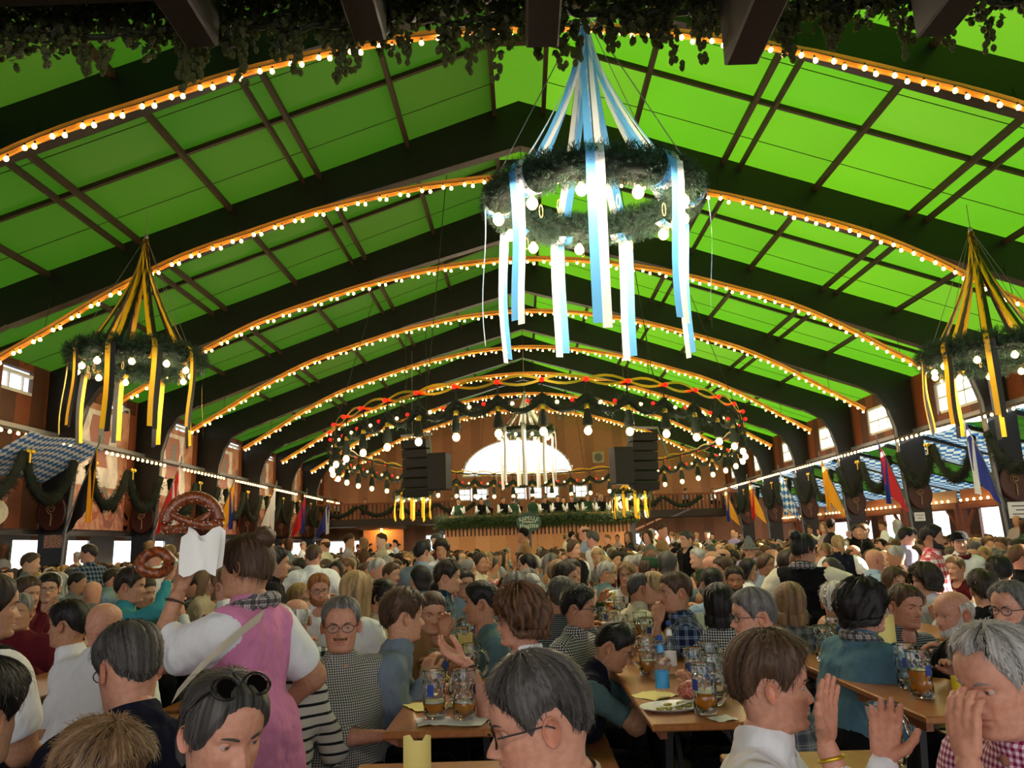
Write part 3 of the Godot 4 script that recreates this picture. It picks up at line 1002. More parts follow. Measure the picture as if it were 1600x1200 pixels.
	for i in ids.size():
		var p := mb.v[i]
		var c := 0
		match ids[i]:
			1: c = 1
			2, 5:
				var ar: Array = arms[0] if (p - (arms[0][1] as Vector3)).length_squared() + (p - (arms[0][0] as Vector3)).length_squared() < (p - (arms[1][1] as Vector3)).length_squared() + (p - (arms[1][0] as Vector3)).length_squared() else arms[1]
				var ab: Vector3 = ar[1] - ar[0]
				var t: float = (p - ar[0]).dot(ab) / ab.length_squared()
				if ids[i] == 5:
					var bb: Vector3 = ar[2] - ar[1]
					t = 1.0 + clampf((p - ar[1]).dot(bb) / bb.length_squared(), 0.0, 1.0)
				c = (2 if p.x > P.x else 5) if t < sleeve else 0
			3: c = 3
			7: c = 4 if p.x > P.x else 6
			4, 6: c = 0
		# open neckline
		if c == 1 and (p - (N + fw * 0.035)).length() < o.get("neck", 0.05 if o.get("collar", false) else 0.07) and ids[i] == 1:
			c = 0
		cls[i] = c
	if o.get("one_top", true):
		for i in cls.size():
			if cls[i] == 2 or cls[i] == 5:
				cls[i] = 1
	return {"mb": mb, "cls": cls, "arms": arms}

func split(mb: MB, cls: PackedByteArray, want: int, nn: PackedVector3Array, off: float, wr: float, sd: float) -> MB:
	var out := MB.new()
	var id := PackedInt32Array()
	id.resize(mb.v.size())
	id.fill(-1)
	for i in range(0, mb.ix.size(), 3):
		var n := 0
		for k in 3:
			if cls[mb.ix[i + k]] == want:
				n += 1
		if n == 0 or (want == 0 and n < 1):
			continue
		if n == 1 and want != 0 and cls[mb.ix[i]] * cls[mb.ix[i + 1]] * cls[mb.ix[i + 2]] != 0:
			var other := 0
			for k in 3:
				other = maxi(other, cls[mb.ix[i + k]])
			if other != want:
				continue
		for k in 3:
			var j := mb.ix[i + k]
			if id[j] < 0:
				var p := mb.v[j]
				var d := off
				if wr > 0.0:
					d += wr * (nz.get_noise_3d(p.x * 520.0 + sd, p.y * 900.0 + p.z * 300.0, p.z * 520.0) + 0.5 * absf(nz.get_noise_3d(p.x * 1100.0, p.y * 1500.0 + sd, p.z * 1100.0)))
				id[j] = out.pt(p + nn[j] * maxf(d, 0.004))
			out.ix.append(id[j])
	if want != 0:
		hem(out)
	return out

func hem(mb: MB) -> void:
	# smooth the open rims of a garment
	var edge := {}
	for i in range(0, mb.ix.size(), 3):
		for k in 3:
			var a := mb.ix[i + k]
			var b := mb.ix[i + (k + 1) % 3]
			var key := mini(a, b) * 1000000 + maxi(a, b)
			edge[key] = edge.get(key, 0) + 1
	var nb := {}
	for key in edge:
		if edge[key] == 1:
			var a: int = key / 1000000
			var b: int = key % 1000000
			if not nb.has(a): nb[a] = []
			if not nb.has(b): nb[b] = []
			nb[a].append(b)
			nb[b].append(a)
	for it in 8:
		var moved := {}
		for a in nb:
			var s := Vector3.ZERO
			for b in nb[a]:
				s += mb.v[b]
			moved[a] = mb.v[a].lerp(s / nb[a].size(), 0.6)
		for a in moved:
			mb.v[a] = moved[a]

var body_cache := {}

func get_body(key: String, o: Dictionary) -> Dictionary:
	if key and body_cache.has(key):
		return body_cache[key]
	var b := body_parts(o)
	var mb: MB = b.mb
	var nn := mb.normals()
	var near: bool = o.cell < 0.025
	var d := {"skin": mb, "arms": b.arms}
	var sd: float = hash(key) % 1000 if key else rng.randi() % 1000
	for q in [["torso", 1], ["sleeve_l", 2], ["legs", 3], ["shoe_l", 4], ["sleeve_r", 5], ["shoe_r", 6]]:
		var s := split(mb, b.cls, q[1], nn, 0.010 if near else 0.012, 0.011 if near and q[1] < 4 else 0.0, sd)
		if q[1] == 1 and s.v.size() and o.get("collar", false):
			var N: Vector3 = o.N
			var rows := []
			for r in 4:
				var row := []
				for i in 21:
					var a := TAU * (0.04 + 0.92 * i / 20.0)
					var rad: float = [0.066, 0.062, 0.068, 0.080][r]
					var y: float = [-0.005, 0.042, 0.044, 0.012][r]
					row.append(N + Vector3(sin(a) * rad * 1.02, y - 0.022 * cos(a), cos(a) * rad * 1.0 + 0.004))
				rows.append(row)
			s.grid(rows, false)
		if s.v.size():
			d[q[0]] = s.mesh()
	if key:
		body_cache[key] = d
	return d

const TONES := {"fair": Color(0.58, 0.32, 0.20), "pink": Color(0.58, 0.29, 0.195), "tan": Color(0.44, 0.23, 0.135), "olive": Color(0.38, 0.205, 0.12), "brown": Color(0.16, 0.08, 0.045), "pale": Color(0.65, 0.40, 0.28)}
const HAIR := {"black": Color(0.012, 0.010, 0.010), "dark": Color(0.030, 0.020, 0.014), "brown": Color(0.075, 0.042, 0.024), "chestnut": Color(0.10, 0.045, 0.02), "light": Color(0.22, 0.13, 0.065), "blond": Color(0.40, 0.26, 0.12), "grey": Color(0.16, 0.15, 0.14), "silver": Color(0.36, 0.35, 0.33), "white": Color(0.62, 0.60, 0.56), "red": Color(0.30, 0.11, 0.035), "darkgrey": Color(0.065, 0.060, 0.055)}

# o: at (head centre, world), face (degrees, 0 towards the camera, 90 towards +x), body (degrees), hair, hc, skin, kind, top, ...
func person(o: Dictionary, parent: Node = null) -> Node3D:
	var lod: int = o.get("lod", 1)
	var stand: bool = o.get("stand", false)
	var body: float = deg_to_rad(o.get("body", o.face))
	var face: float = deg_to_rad(o.face)
	var head: Vector3 = o.at
	var B := Basis(Vector3.UP, body)
	var hb := Basis(Vector3.UP, face - body) * Basis(Vector3.RIGHT, deg_to_rad(o.get("nod", 4.0))) * Basis(Vector3.BACK, deg_to_rad(o.get("tilt", 0.0)))
	var hs: float = o.get("hs", 1.0)
	var lean: float = o.get("lean", 0.02 if stand else 0.12)
	# the neck base follows from the head; the floor point from the neck and the lean
	var neck_off := hb * (Vector3(0, -0.112 - 0.075, -0.018) * hs)
	var base := head + B * (neck_off - Vector3(0, 0, lean))
	base.y = o.get("floor", 0.0)
	var loc := func(w: Vector3) -> Vector3: return B.inverse() * (w - base)
	var H: Vector3 = loc.call(head)
	var N := H + neck_off
	var py := clampf(N.y - 0.50, 0.30, 0.62) if not stand else N.y * 0.655
	var P := Vector3(N.x * 0.1, py, 0.0)
	var t := Node3D.new()
	t.name = numbered("person")
	add_child(t)
	t.position = base
	t.rotation.y = body
	t.scale = Vector3.ONE * o.get("scale", 1.0)
	tag(t, o.label, "person", o.get("group", "people in the beer hall"))
	var hands := []
	var tl := Vector3(0.16, 0.80, 0.40) if not stand else Vector3(0.25, P.y - 0.02, 0.08)
	var tr := Vector3(-0.15, 0.80, 0.38) if not stand else Vector3(-0.25, P.y - 0.02, 0.08)
	if o.has("lh"): tl = loc.call(o.lh)
	if o.has("rh"): tr = loc.call(o.rh)
	if o.has("wpole_l"): o.pole_l = B.inverse() * (o.wpole_l as Vector3)
	if o.has("wpole_r"): o.pole_r = B.inverse() * (o.wpole_r as Vector3)
	if o.has("llh"): tl = o.llh
	if o.has("lrh"): tr = o.lrh
	var bo := {"P": P, "N": N, "HB": H + hb * (Vector3(0, -0.06, -0.02) * hs), "stand": stand, "cell": [0.0165, 0.024, 0.042, 0.062][lod], "lh": tl, "rh": tr}
	for k in ["bw", "fat", "bust", "puff", "sleeve", "skirt", "neck", "one_top", "collar", "twist", "pole_l", "pole_r"]:
		if o.has(k):
			bo[k] = o[k]
	var bd := get_body(o.get("key", ""), bo)
	# skin: arms, neck, head and hands in one mesh
	var tone: Color = TONES[o.get("skin", "fair")]
	var sk := MB.new()
	sk.put(bd.skin, Transform3D(), tone)
	var hx := Transform3D(hb * Basis.from_scale(Vector3(hs * o.get("wide", 1.0), hs, hs)), H + hb * (Vector3(0, -0.112, 0) * hs))
	sk.put(head_mb(lod, o.get("kind", "m"), tone), hx)
	var hc: Color = HAIR[o.get("hc", "brown")]
	if lod < 2:
		var br := MB.new()
		brows(br, hc.lerp(Color(0.05, 0.035, 0.025), 0.5))
		sk.put(br, hx)
	if lod < 2 or o.get("hands", false):
		for s in 2:
			var ar: Array = bd.arms[s]   # 0 is the right arm (-x)
			var dy: Vector3 = (ar[2] - ar[1]).normalized()
			if o.has("fdir_r" if s == 0 else "fdir_l"):
				dy = (B.inverse() * (o["fdir_r" if s == 0 else "fdir_l"] as Vector3)).normalized()
			var pn: Vector3 = B.inverse() * (o.get("palm_r" if s == 0 else "palm_l", B * Vector3(0, -1, 0.15)) as Vector3)
			pn = (pn - dy * pn.dot(dy)).normalized()
			var dx := dy.cross(pn)
			# thumb towards +x of the hand mesh; mirror for one side
			var tx := dx if s == 1 else -dx
			var hm := hand_mb(o.get("pose_r" if s == 0 else "pose_l", "relaxed"), 0.0046 if lod == 0 else 0.008)
			sk.put(hm, Transform3D(Basis(tx, dy, pn) * Basis.from_scale(Vector3.ONE * o.get("hand_s", 1.0)), ar[2] + dy * 0.012), tone * Color(1.0, 0.94, 0.92))
	obj("body", sk, M.skin, t)
	if bd.has("torso"): inst(o.get("top_name", "shirt"), bd.torso, M[o.get("top", "c_white")], t)
	for q in ["sleeve_l", "sleeve_r"]:
		if bd.has(q): inst("sleeve", bd[q], M[o.get("sleeves", "c_white")], t)
	if bd.has("legs"): inst("skirt" if o.get("skirt", false) else "trousers", bd.legs, M[o.get("legs", "dark_trousers")], t)
	for q in ["shoe_l", "shoe_r"]:
		if bd.has(q): inst("shoe", bd[q], M.leather, t)
	var sd: int = o.get("seed", hash(o.label) % 997)
	var hair: String = o.get("hair", "short")
	if hair != "none":
		obj("hair", _moved(hair_mb(hair, lod, hc, sd), hx), M.hair, t)
	if o.has("beard"):
		obj("beard", _moved(beard_mb(lod, HAIR[o.beard], true, sd), hx), M.hair, t)
	if o.has("moustache"):
		obj("moustache", _moved(beard_mb(lod, HAIR[o.moustache], false, sd), hx), M.hair, t)
	if o.get("glasses", false):
		var g := obj("glasses", _moved(glasses_mb(), hx), M[o.get("gl_mat", "frame_dark")], t)
		for sx in [-1.0, 1.0]:
			obj("lens", _moved(lens_mb(sx), hx), M.lens, g)
	if o.get("sun_on_head", false):
		var up := hx * Transform3D(Basis(Vector3.RIGHT, -0.9), Vector3(0, 0.074, 0.078))
		up = up * Transform3D(Basis.from_scale(Vector3(1.12, 1.1, 1.0)), Vector3.ZERO)
		var g := obj("sunglasses", _moved(glasses_mb(true), up), M.frame_dark, t)
		for sx in [-1.0, 1.0]:
			obj("lens", _moved(lens_mb(sx), up), M.dark_lens, g)
	if o.has("hat"):
		var h := MB.new()
		if o.hat == "felt":
			h.lathe([[0.0, 0.335], [0.022, 0.33], [0.05, 0.285], [0.08, 0.205], [0.096, 0.165], [0.102, 0.155], [0.15, 0.148], [0.152, 0.142], [0.1, 0.146], [0.09, 0.16]], 20)
		else:
			h.lathe([[0.0, 0.252], [0.05, 0.25], [0.084, 0.228], [0.1, 0.18], [0.102, 0.150], [0.094, 0.148]], 20)
			h.box(Vector3(0, 0.155, 0.125), Vector3(0.13, 0.008, 0.10))
		obj("hat", _moved(h, hx), M[o.get("hat_mat", "c_grey")], t)
	if o.has("scarf"):
		var s := MB.new()
		var pts := []
		for i in 25:
			var a := TAU * i / 24.0
			pts.append(N + Vector3(sin(a) * 0.085, 0.03 - 0.025 * cos(a) + 0.006 * sin(i * 2.3), cos(a) * 0.082))
		s.tube(pts, 0.030, 9, false)
		obj("scarf", s, M[o.scarf], t)
	if o.has("watch"):
		var ar: Array = bd.arms[0 if o.watch == "r" else 1]
		var s := MB.new()
		var d: Vector3 = (ar[2] - ar[1]).normalized()
		var x := d.cross(Vector3(0.3, 0.5, 0.8)).normalized()
		var pts := []
		for i in 17:
			pts.append(ar[2] - d * 0.035 + (x * cos(TAU * i / 16) + d.cross(x) * sin(TAU * i / 16)) * 0.0325)
		s.tube(pts, 0.0055, 6, false)
		obj("bracelet", s, M[o.get("watch_mat", "black")], t)
	return t

func _moved(mb: MB, t: Transform3D) -> MB:
	var m := MB.new()
	m.put(mb, t)
	return m

func far_person(into: MB, at: Vector3, body: float, turn: float, v: int, shirt: Color, hc: Color, tone: Color, hair: String, stand: bool, sc: float) -> void:
	var N := Vector3(0, 1.0, 0.12) if not stand else Vector3(0, 1.42, 0.02)
	var P := Vector3(0, 0.5, 0) if not stand else Vector3(0, 0.93, 0)
	var H := N + Vector3(0, 0.187, 0.018)
	var lh := [Vector3(0.16, 0.8, 0.4), Vector3(0.1, 0.95, 0.42), Vector3(0.25, 0.82, 0.3)][v % 3] as Vector3
	var rh := [Vector3(-0.15, 0.8, 0.38), Vector3(-0.25, 0.8, 0.3), Vector3(-0.1, 1.0, 0.4)][v % 3] as Vector3
	if stand:
		lh = Vector3(0.25, 0.95, 0.1); rh = Vector3(-0.2, 1.1, 0.35)
	var key := "far%d%s" % [v % 3, stand]
	if not body_cache.has(key):
		var b := body_parts({"P": P, "N": N, "HB": H, "stand": stand, "cell": 0.066, "lh": lh, "rh": rh, "sleeve": 0.9})
		var nn: PackedVector3Array = b.mb.normals()
		body_cache[key] = [split(b.mb, b.cls, 0, nn, 0.0, 0.0, 0.0), split(b.mb, b.cls, 1, nn, 0.01, 0.0, 0.0), split(b.mb, b.cls, 3, nn, 0.006, 0.0, 0.0)]
	var t := Transform3D(Basis(Vector3.UP, body) * Basis.from_scale(Vector3.ONE * sc), at)
	into.put(body_cache[key][0], t, tone)
	into.put(body_cache[key][1], t, shirt)
	into.put(body_cache[key][2], t, Color(0.02, 0.02, 0.025))
	var hx := t * Transform3D(Basis(Vector3.UP, turn), H + Vector3(0, -0.112, 0))
	into.put(head_mb(3, "m", tone), hx)
	var hk := "fh" + hair
	if not body_cache.has(hk):
		body_cache[hk] = hair_mb(hair, 3, Color(1, 1, 1), 3)
	into.put(body_cache[hk], hx, hc)

# ---------------------------------------------------------------- the hall
const ORD := ["nearest", "second nearest", "third nearest", "fourth nearest", "fifth nearest", "sixth nearest", "seventh nearest", "eighth nearest", "ninth nearest", "tenth nearest", "eleventh nearest", "twelfth nearest"]
const ARCH := [[11.3, 5.55], [10.2, 6.20], [8.9, 7.0], [7.5, 7.72], [6.0, 8.25], [4.3, 8.77], [2.6, 9.13], [1.2, 9.31], [0.0, 9.36]]

func fd(k: int) -> float:
	return 10.95 + 5.0 * (k - 1)

func roof_y(x: float) -> float:
	return 11.3 - 0.355 * absf(x)

func build_shell() -> void:
	var f := MB.new()
	f.box(Vector3(0, -0.1, -21), Vector3(46, 0.2, 64))
	struct("floor", f, M.floor)
	# portal frames
	for k in range(-2, 9):
		var mb := MB.new()
		var d := fd(k)
		var inn := [[12.49, 0.0], [12.40, 2.5], [12.30, 4.9], [12.12, 5.6], [11.8, 6.08], [11.1, 6.45], [8.0, 7.62], [4.0, 9.06], [0.0, 10.2]]
		var out := [[13.08, 0.0], [13.12, 2.5], [13.16, 4.9], [13.18, 5.6], [13.2, 6.58], [12.2, 6.95], [8.0, 8.44], [4.0, 9.86], [0.0, 11.27]]
		for s in [-1.0, 1.0]:
			for z in [-0.11, 0.11]:
				for i in 8:
					var a := V(s * inn[i][0], inn[i][1], d + z)
					var b := V(s * inn[i + 1][0], inn[i + 1][1], d + z)
					var c := V(s * out[i + 1][0], out[i + 1][1], d + z)
					var e := V(s * out[i][0], out[i][1], d + z)
					if (z < 0) == (s > 0): mb.quad(a, b, c, e)
					else: mb.quad(e, c, b, a)
			for i in 8:
				for pr in [inn, out]:
					var a := V(s * pr[i][0], pr[i][1], d - 0.11)
					var b := V(s * pr[i + 1][0], pr[i + 1][1], d - 0.11)
					var o := Vector3(0, 0, -0.22)
					if (pr == inn) == (s > 0): mb.quad(a, a + o, b + o, b)
					else: mb.quad(b, b + o, a + o, a)
			# flange under the beam and bolted plate at the haunch
			for i in range(5, 8):
				mb.bar(V(s * inn[i][0], inn[i][1] - 0.02, d), V(s * inn[i + 1][0], inn[i + 1][1] - 0.02, d), 0.26, 0.04)
		var o := struct("trim_%d" % (k + 3), mb, M.black_beam)
		# pale conduit up the inner edge of each leg
		for s in [-1.0, 1.0]:
			var t := MB.new()
			t.tube([V(s * 12.45, 0, d - 0.15), V(s * 12.36, 2.5, d - 0.15), V(s * 12.26, 4.9, d - 0.15), V(s * 12.1, 5.5, d - 0.15)], 0.035, 6)
			obj("conduit", t, M.cable, o)
	# cloth roof in single panels between purlins, with a rafter half way along every bay
	var roof := Node3D.new()
	roof.name = "ceiling"
	add_child(roof)
	roof.set_meta("kind", "structure")
	var px := [0.55, 2.5, 4.45, 6.4, 8.35, 10.3, 13.3]
	for k in range(-2, 9):
		var d0 := fd(k)
		if k == 8: d0 = 45.95
		for s in [-1.0, 1.0]:
			for h in 2:
				for i in 6:
					var mb := MB.new()
					var rows := []
					for u in 5:
						var row := []
						for w in 5:
							var x := lerpf(px[i], px[i + 1], u / 4.0)
							var d := d0 + h * 2.5 + 2.5 * w / 4.0
							var sag := 0.07 * sin(PI * u / 4.0) * sin(PI * w / 4.0)
							row.append(V(s * x, roof_y(x) - 0.02 - sag, d))
						rows.append(row)
					if s > 0: rows.reverse()
					mb.grid(rows, false)
					obj("roof_cloth_panel", mb, M["roof_cloth_%d" % (posmod(k * 5 + i * 3 + h, 4) if (k + i + h) % 3 else 1)], roof)
			var r := MB.new()
			r.bar(V(s * 0.4, roof_y(0.4) - 0.08, d0 + 2.5), V(s * 13.2, roof_y(13.2) - 0.08, d0 + 2.5), 0.075, 0.09)
			var sm := MB.new()
			for e in [1.25, 3.75]:
				sm.bar(V(s * 0.6, roof_y(0.6) - 0.11, d0 + e), V(s * 13.2, roof_y(13.2) - 0.11, d0 + e), 0.012, 0.012)
			obj("cloth_seam", sm, M.seam, roof)
			obj("rafter", r, M.brown_beam, roof)
	for s in [-1.0, 1.0]:
		for i in 7:
			for e in ([0.0, 0.36] if i in [2, 4] else [0.0]):
				var p := MB.new()
				var x: float = px[i] + e
				p.box(V(s * x, roof_y(x) - 0.13, 21.0), Vector3(0.09 if e == 0.0 else 0.065, 0.12, 62))
				obj("purlin", p, M.brown_beam, roof)
	# ridge vent strip: cloth on a raised frame
	for k in range(-2, 9):
		var mb := MB.new()
		var d0 := fd(k)
		mb.quad(V(-0.62, 11.75, d0), V(-0.62, 11.75, d0 + 5), V(0.62, 11.75, d0 + 5), V(0.62, 11.75, d0))
		obj("ridge_cloth_panel", mb, M.roof_cloth_2, roof)
		for s in [-1.0, 1.0]:
			var c := MB.new()
			c.box(V(s * 0.6, 11.42, d0 + 2.5), Vector3(0.06, 0.62, 5.0))
			obj("ridge_curb", c, M.brown_beam, roof)
		var b := MB.new()
		b.box(V(0, 11.1, d0 + 2.5), Vector3(1.2, 0.16, 0.14))
		obj("ridge_brace", b, M.brown_beam, roof)

func board_wall(called: String, x0: float, x1: float, d: float, y0: float, top: Callable, holes: Array, m: Array, w := 0.62) -> void:
	# upright boards, cut where holes (x0, x1, y0, y1 or an ellipse) lie
	var root := Node3D.new()
	root.name = called
	add_child(root)
	root.set_meta("kind", "structure")
	var n := int(ceil((x1 - x0) / w))
	for i in n:
		var a := x0 + i * w
		var b := minf(a + w, x1)
		var sub := 3
		for q in sub:
			var sa := lerpf(a, b, q / float(sub))
			var sb := lerpf(a, b, (q + 1) / float(sub))
			var mid := (sa + sb) * 0.5
			var cuts := [[y0, top.call(mid)]]
			for h in holes:
				var lo: float
				var hi: float
				if h.size() == 5:   # half ellipse: cx, base y, rx, ry, 0
					var u: float = (mid - h[0]) / h[2]
					if absf(u) >= 1.0: continue
					lo = h[1]
					hi = h[1] + h[3] * sqrt(1.0 - u * u)
				else:
					if mid < h[0] or mid > h[1]: continue
					lo = h[2]
					hi = h[3]
				var nxt := []
				for c in cuts:
					if hi <= c[0] or lo >= c[1]:
						nxt.append(c)
					else:
						if lo > c[0] + 0.02: nxt.append([c[0], lo])
						if hi < c[1] - 0.02: nxt.append([hi, c[1]])
				cuts = nxt
			if q == 0:
				root.set_meta("acc", MB.new())
			var mb: MB = root.get_meta("acc")
			for c in cuts:
				mb.box(V(mid, (c[0] + c[1]) * 0.5, d), Vector3(sb - sa, c[1] - c[0], 0.1 + 0.012 * (i % 3)))
			if q == sub - 1:
				if mb.v.size():
					obj("board", mb, m[i % m.size()], root)
				root.remove_meta("acc")

func side_wall(called: String, x: float, d0: float, d1: float, y0: float, y1: float, holes: Array, m: Array, w := 0.62) -> void:
	var root := Node3D.new()
	root.name = called
	add_child(root)
	root.set_meta("kind", "structure")
	var n := int(ceil((d1 - d0) / w))
	for i in n:
		var a := d0 + i * w
		var b := minf(a + w, d1)
		var mid := (a + b) * 0.5
		var cuts := [[y0, y1]]
		for h in holes:
			if mid < h[0] or mid > h[1]: continue
			var nxt := []
			for c in cuts:
				if h[3] <= c[0] or h[2] >= c[1]:
					nxt.append(c)
				else:
					if h[2] > c[0] + 0.02: nxt.append([c[0], h[2]])
					if h[3] < c[1] - 0.02: nxt.append([h[3], c[1]])
			cuts = nxt
		var mb := MB.new()
		for c in cuts:
			mb.box(V(x, (c[0] + c[1]) * 0.5, mid), Vector3(0.1 + 0.012 * (i % 3), c[1] - c[0], b - a))
		if mb.v.size():
			obj("board", mb, m[i % m.size()], root)

var win_n := 0
func window(x: float, d: float, w: float, y0: float, y1: float, along_x: bool, nv := 2, nh := 2, pane := "glass") -> void:
	win_n += 1
	var o := Node3D.new()
	o.name = "window_%d" % win_n
	add_child(o)
	o.set_meta("kind", "structure")
	o.position = V(x, y0, d)
	if not along_x: o.rotation.y = PI / 2
	var h := y1 - y0
	var fr := MB.new()
	for s in [-1.0, 1.0]:
		fr.box(Vector3(s * (w * 0.5 - 0.04), h * 0.5, 0), Vector3(0.08, h, 0.12))
		fr.box(Vector3(0, h * 0.5 + s * (h * 0.5 - 0.04), 0), Vector3(w, 0.08, 0.12))
	for i in range(1, nv):
		fr.box(Vector3(-w * 0.5 + w * i / nv, h * 0.5, 0), Vector3(0.05, h, 0.06))
	for i in range(1, nh):
		fr.box(Vector3(0, h * i / nh, 0), Vector3(w, 0.05, 0.06))
	obj("window_frame", fr, M.white_paint, o)
	var g := MB.new()
	g.box(Vector3(0, h * 0.5, 0), Vector3(w - 0.1, h - 0.1, 0.006))
	obj("pane", g, M[pane], o)

func build_walls() -> void:
	var woods := [M.dark_wood, M.red_wood, M.dark_wood, M.brown_beam]
	var reds := [M.red_wood, M.pine_dark, M.red_wood]
	# far gable with the half-round window, gallery windows and doors below
	var gal := []
	for x in [-4.0, -2.9, -0.45, 0.65, 1.75, 3.6]:
		gal.append([x - 0.42, x + 0.42, 4.35, 5.15])
	var low := [[-15.6, -13.6, 0.3, 2.1], [-12.9, -10.6, 0.3, 2.1], [-6.6, -4.8, 0.5, 2.3], [-4.2, -2.6, 0.5, 2.3], [6.2, 7.6, 0.7, 2.0]]
	board_wall("wall_back", -19.0, 19.0, 51.0, 0.0, func(x): return minf(roof_y(x), roof_y(13.0)) if absf(x) > 13.0 else roof_y(x), [[-0.5, 5.95, 3.6, 2.35, 0]] + gal + low, [M.gable_wood, M.gable_wood_b, M.gable_wood], 0.62)
	for g in gal: window((g[0] + g[1]) * 0.5, 51.0, 0.84, 4.35, 5.15, true)
	for g in low: window((g[0] + g[1]) * 0.5, 51.0, g[1] - g[0], g[2], g[3], true, 2, 1)
	# half-round window: frame and bars
	win_n += 1
	var hw := Node3D.new(); hw.name = "window_%d" % win_n; add_child(hw); hw.set_meta("kind", "structure"); hw.position = V(-0.5, 5.95, 51.0)
	var fr := MB.new()
	var pts := []
	for i in 25: pts.append(Vector3(-3.6 * cos(PI * i / 24.0), 2.35 * sin(PI * i / 24.0), 0))
	fr.tube(pts, 0.07, 6)
	fr.box(Vector3(0, 0, 0), Vector3(7.3, 0.12, 0.12))
	for a in [45, 90, 135]:
		fr.bar(Vector3.ZERO, Vector3(-3.55 * cos(deg_to_rad(a)), 2.3 * sin(deg_to_rad(a)), 0), 0.035, 0.035)
	obj("window_frame", fr, M.white_paint, hw)
	var gp := MB.new()
	var c0 := gp.pt(Vector3.ZERO)
	for p in pts: gp.pt(p)
	for i in 24: gp.tri(c0, c0 + 1 + i, c0 + 2 + i)
	obj("pane", gp, M.glass, hw)
	# near gable behind the camera: high windows and a wide gateway
	board_wall("wall_front", -19.0, 19.0, -9.0, 0.0, func(x): return minf(roof_y(x), roof_y(13.0)) if absf(x) > 13.0 else roof_y(x), [[-12.0, 12.0, 0.0, 4.4], [-12.0, -6.0, 5.6, 6.6], [-6.0, 6.0, 5.6, 8.8], [6.0, 12.0, 5.6, 6.6]], woods, 1.2)
	# left: boards with high windows; murals below, open counter line under them
	var lh := []
	for k in range(1, 9):
		lh.append([fd(k) + 2.7, fd(k) + 4.4, 5.75, 6.4])
	side_wall("wall_left", -13.25, -9.0, 51.0, 2.2, 6.6, lh, [M.red_wood, M.dark_wood, M.red_wood, M.dark_wood])
	for g in lh: window(-13.25, (g[0] + g[1]) * 0.5, g[1] - g[0], g[2], 6.3, false, 3, 1)
	side_wall("wall_left_aisle", -18.5, -9.0, 51.0, 0.0, 3.3, [[2, 9, 1.1, 2.2], [13, 17, 1.1, 2.2], [23, 27, 1.1, 2.2], [28.5, 33, 1.1, 2.2], [35, 40, 1.1, 2.2], [42, 48, 1.1, 2.2]], [M.white_paint, M.white_paint, M.pine], 1.0)
	var la := MB.new()
	la.box(V(-15.9, 3.35, 21), Vector3(5.4, 0.08, 60))
	struct("ceiling_left_aisle", la, M.white_paint)
	# right: clerestory boards with windows above the open aisle
	var rh := []
	for k in range(1, 9):
		rh.append([fd(k) + 1.2, fd(k) + 3.4, 5.1, 6.1])
	side_wall("wall_right", 13.05, -9.0, 51.0, 4.75, 6.6, rh, [M.dark_wood, M.red_wood])
	for g in rh: window(13.05, (g[0] + g[1]) * 0.5, g[1] - g[0], g[2], g[3], false, 3, 2, "frosted")
	side_wall("wall_right_aisle", 19.0, -9.0, 51.0, 0.0, 2.95, [[-7, 4, 0.8, 2.4], [8, 15, 0.8, 2.4], [19, 25, 0.8, 2.35], [27, 33.5, 0.7, 2.4], [36, 42, 0.8, 2.4], [44, 49, 0.9, 2.2]], [M.red_wood, M.dark_wood], 0.8)
	# right aisle awning: lozenge cloth panels between dark battens
	var aw := Node3D.new(); aw.name = "ceiling_right_aisle"; add_child(aw); aw.set_meta("kind", "structure")
	for i in 24:
		var d0 := -9.0 + i * 2.5
		var mb := MB.new()
		var rows := []
		for u in 6:
			var row := []
			for w in 4:
				var x := lerpf(13.2, 19.0, u / 5.0)
				row.append(V(x, lerpf(4.7, 2.95, u / 5.0) - 0.12 * sin(PI * w / 3.0) - 0.1 * sin(PI * u / 5.0), d0 + 2.5 * w / 3.0))
			rows.append(row)
		rows.reverse()
		mb.grid(rows, false)
		obj("awning_panel", mb, M.awning if i % 3 else M.awning_green, aw)
		var b := MB.new()
		b.bar(V(13.1, 4.62, d0), V(19.0, 2.9, d0), 0.1, 0.12)
		obj("batten", b, M.black_beam, aw)
	# rails under the clerestory windows, both sides
	for s in [-1.0, 1.0]:
		var r := MB.new()
		r.box(V(s * 12.95, 4.78, 21), Vector3(0.22, 0.14, 60))
		struct("trim_2%d" % (0 if s < 0 else 1), r, M.grey_metal)
	var lr := MB.new()
	lr.box(V(-13.1, 2.2, 21), Vector3(0.24, 0.14, 60))
	struct("trim_22", lr, M.black_beam)
	# timber booths in the right aisle: posts, head beams, braces
	for i in 9:
		var d := 14.0 + i * 4.2
		var t := thing("timber_booth", "red brown timber booth front in right aisle, %s of the row" % ORD[i], "booth", V(15.6, 0, d), 0.0, "timber booths in the right aisle")
		for z in [-1.9, 1.9]:
			var p := MB.new(); p.cbox(Vector3(0, 1.15, z), Vector3(0.16, 2.3, 0.16), 0.012); obj("post", p, M.red_wood, t)
			var br := MB.new(); br.bar(Vector3(0, 1.55, z), Vector3(0, 2.25, z - signf(z) * 0.7), 0.1, 0.1); obj("brace", br, M.red_wood, t)
		var hbm := MB.new(); hbm.cbox(Vector3(0, 2.36, 0), Vector3(0.18, 0.2, 4.0), 0.012); obj("head_beam", hbm, M.red_wood, t)
		var pn := MB.new(); pn.cbox(Vector3(0.02, 2.72, 0), Vector3(0.06, 0.46, 3.9), 0.01); obj("fascia_panel", pn, M.pine_dark if i % 2 else M.tan_panel, t)
		for b in 9:
			var m := MB.new()
			m.ball(Vector3(-0.16, 2.56, -1.7 + b * 0.42), Vector3(0.045, 0.05, 0.045), 8)
			obj("bulb", m, M.big_bulb, t)
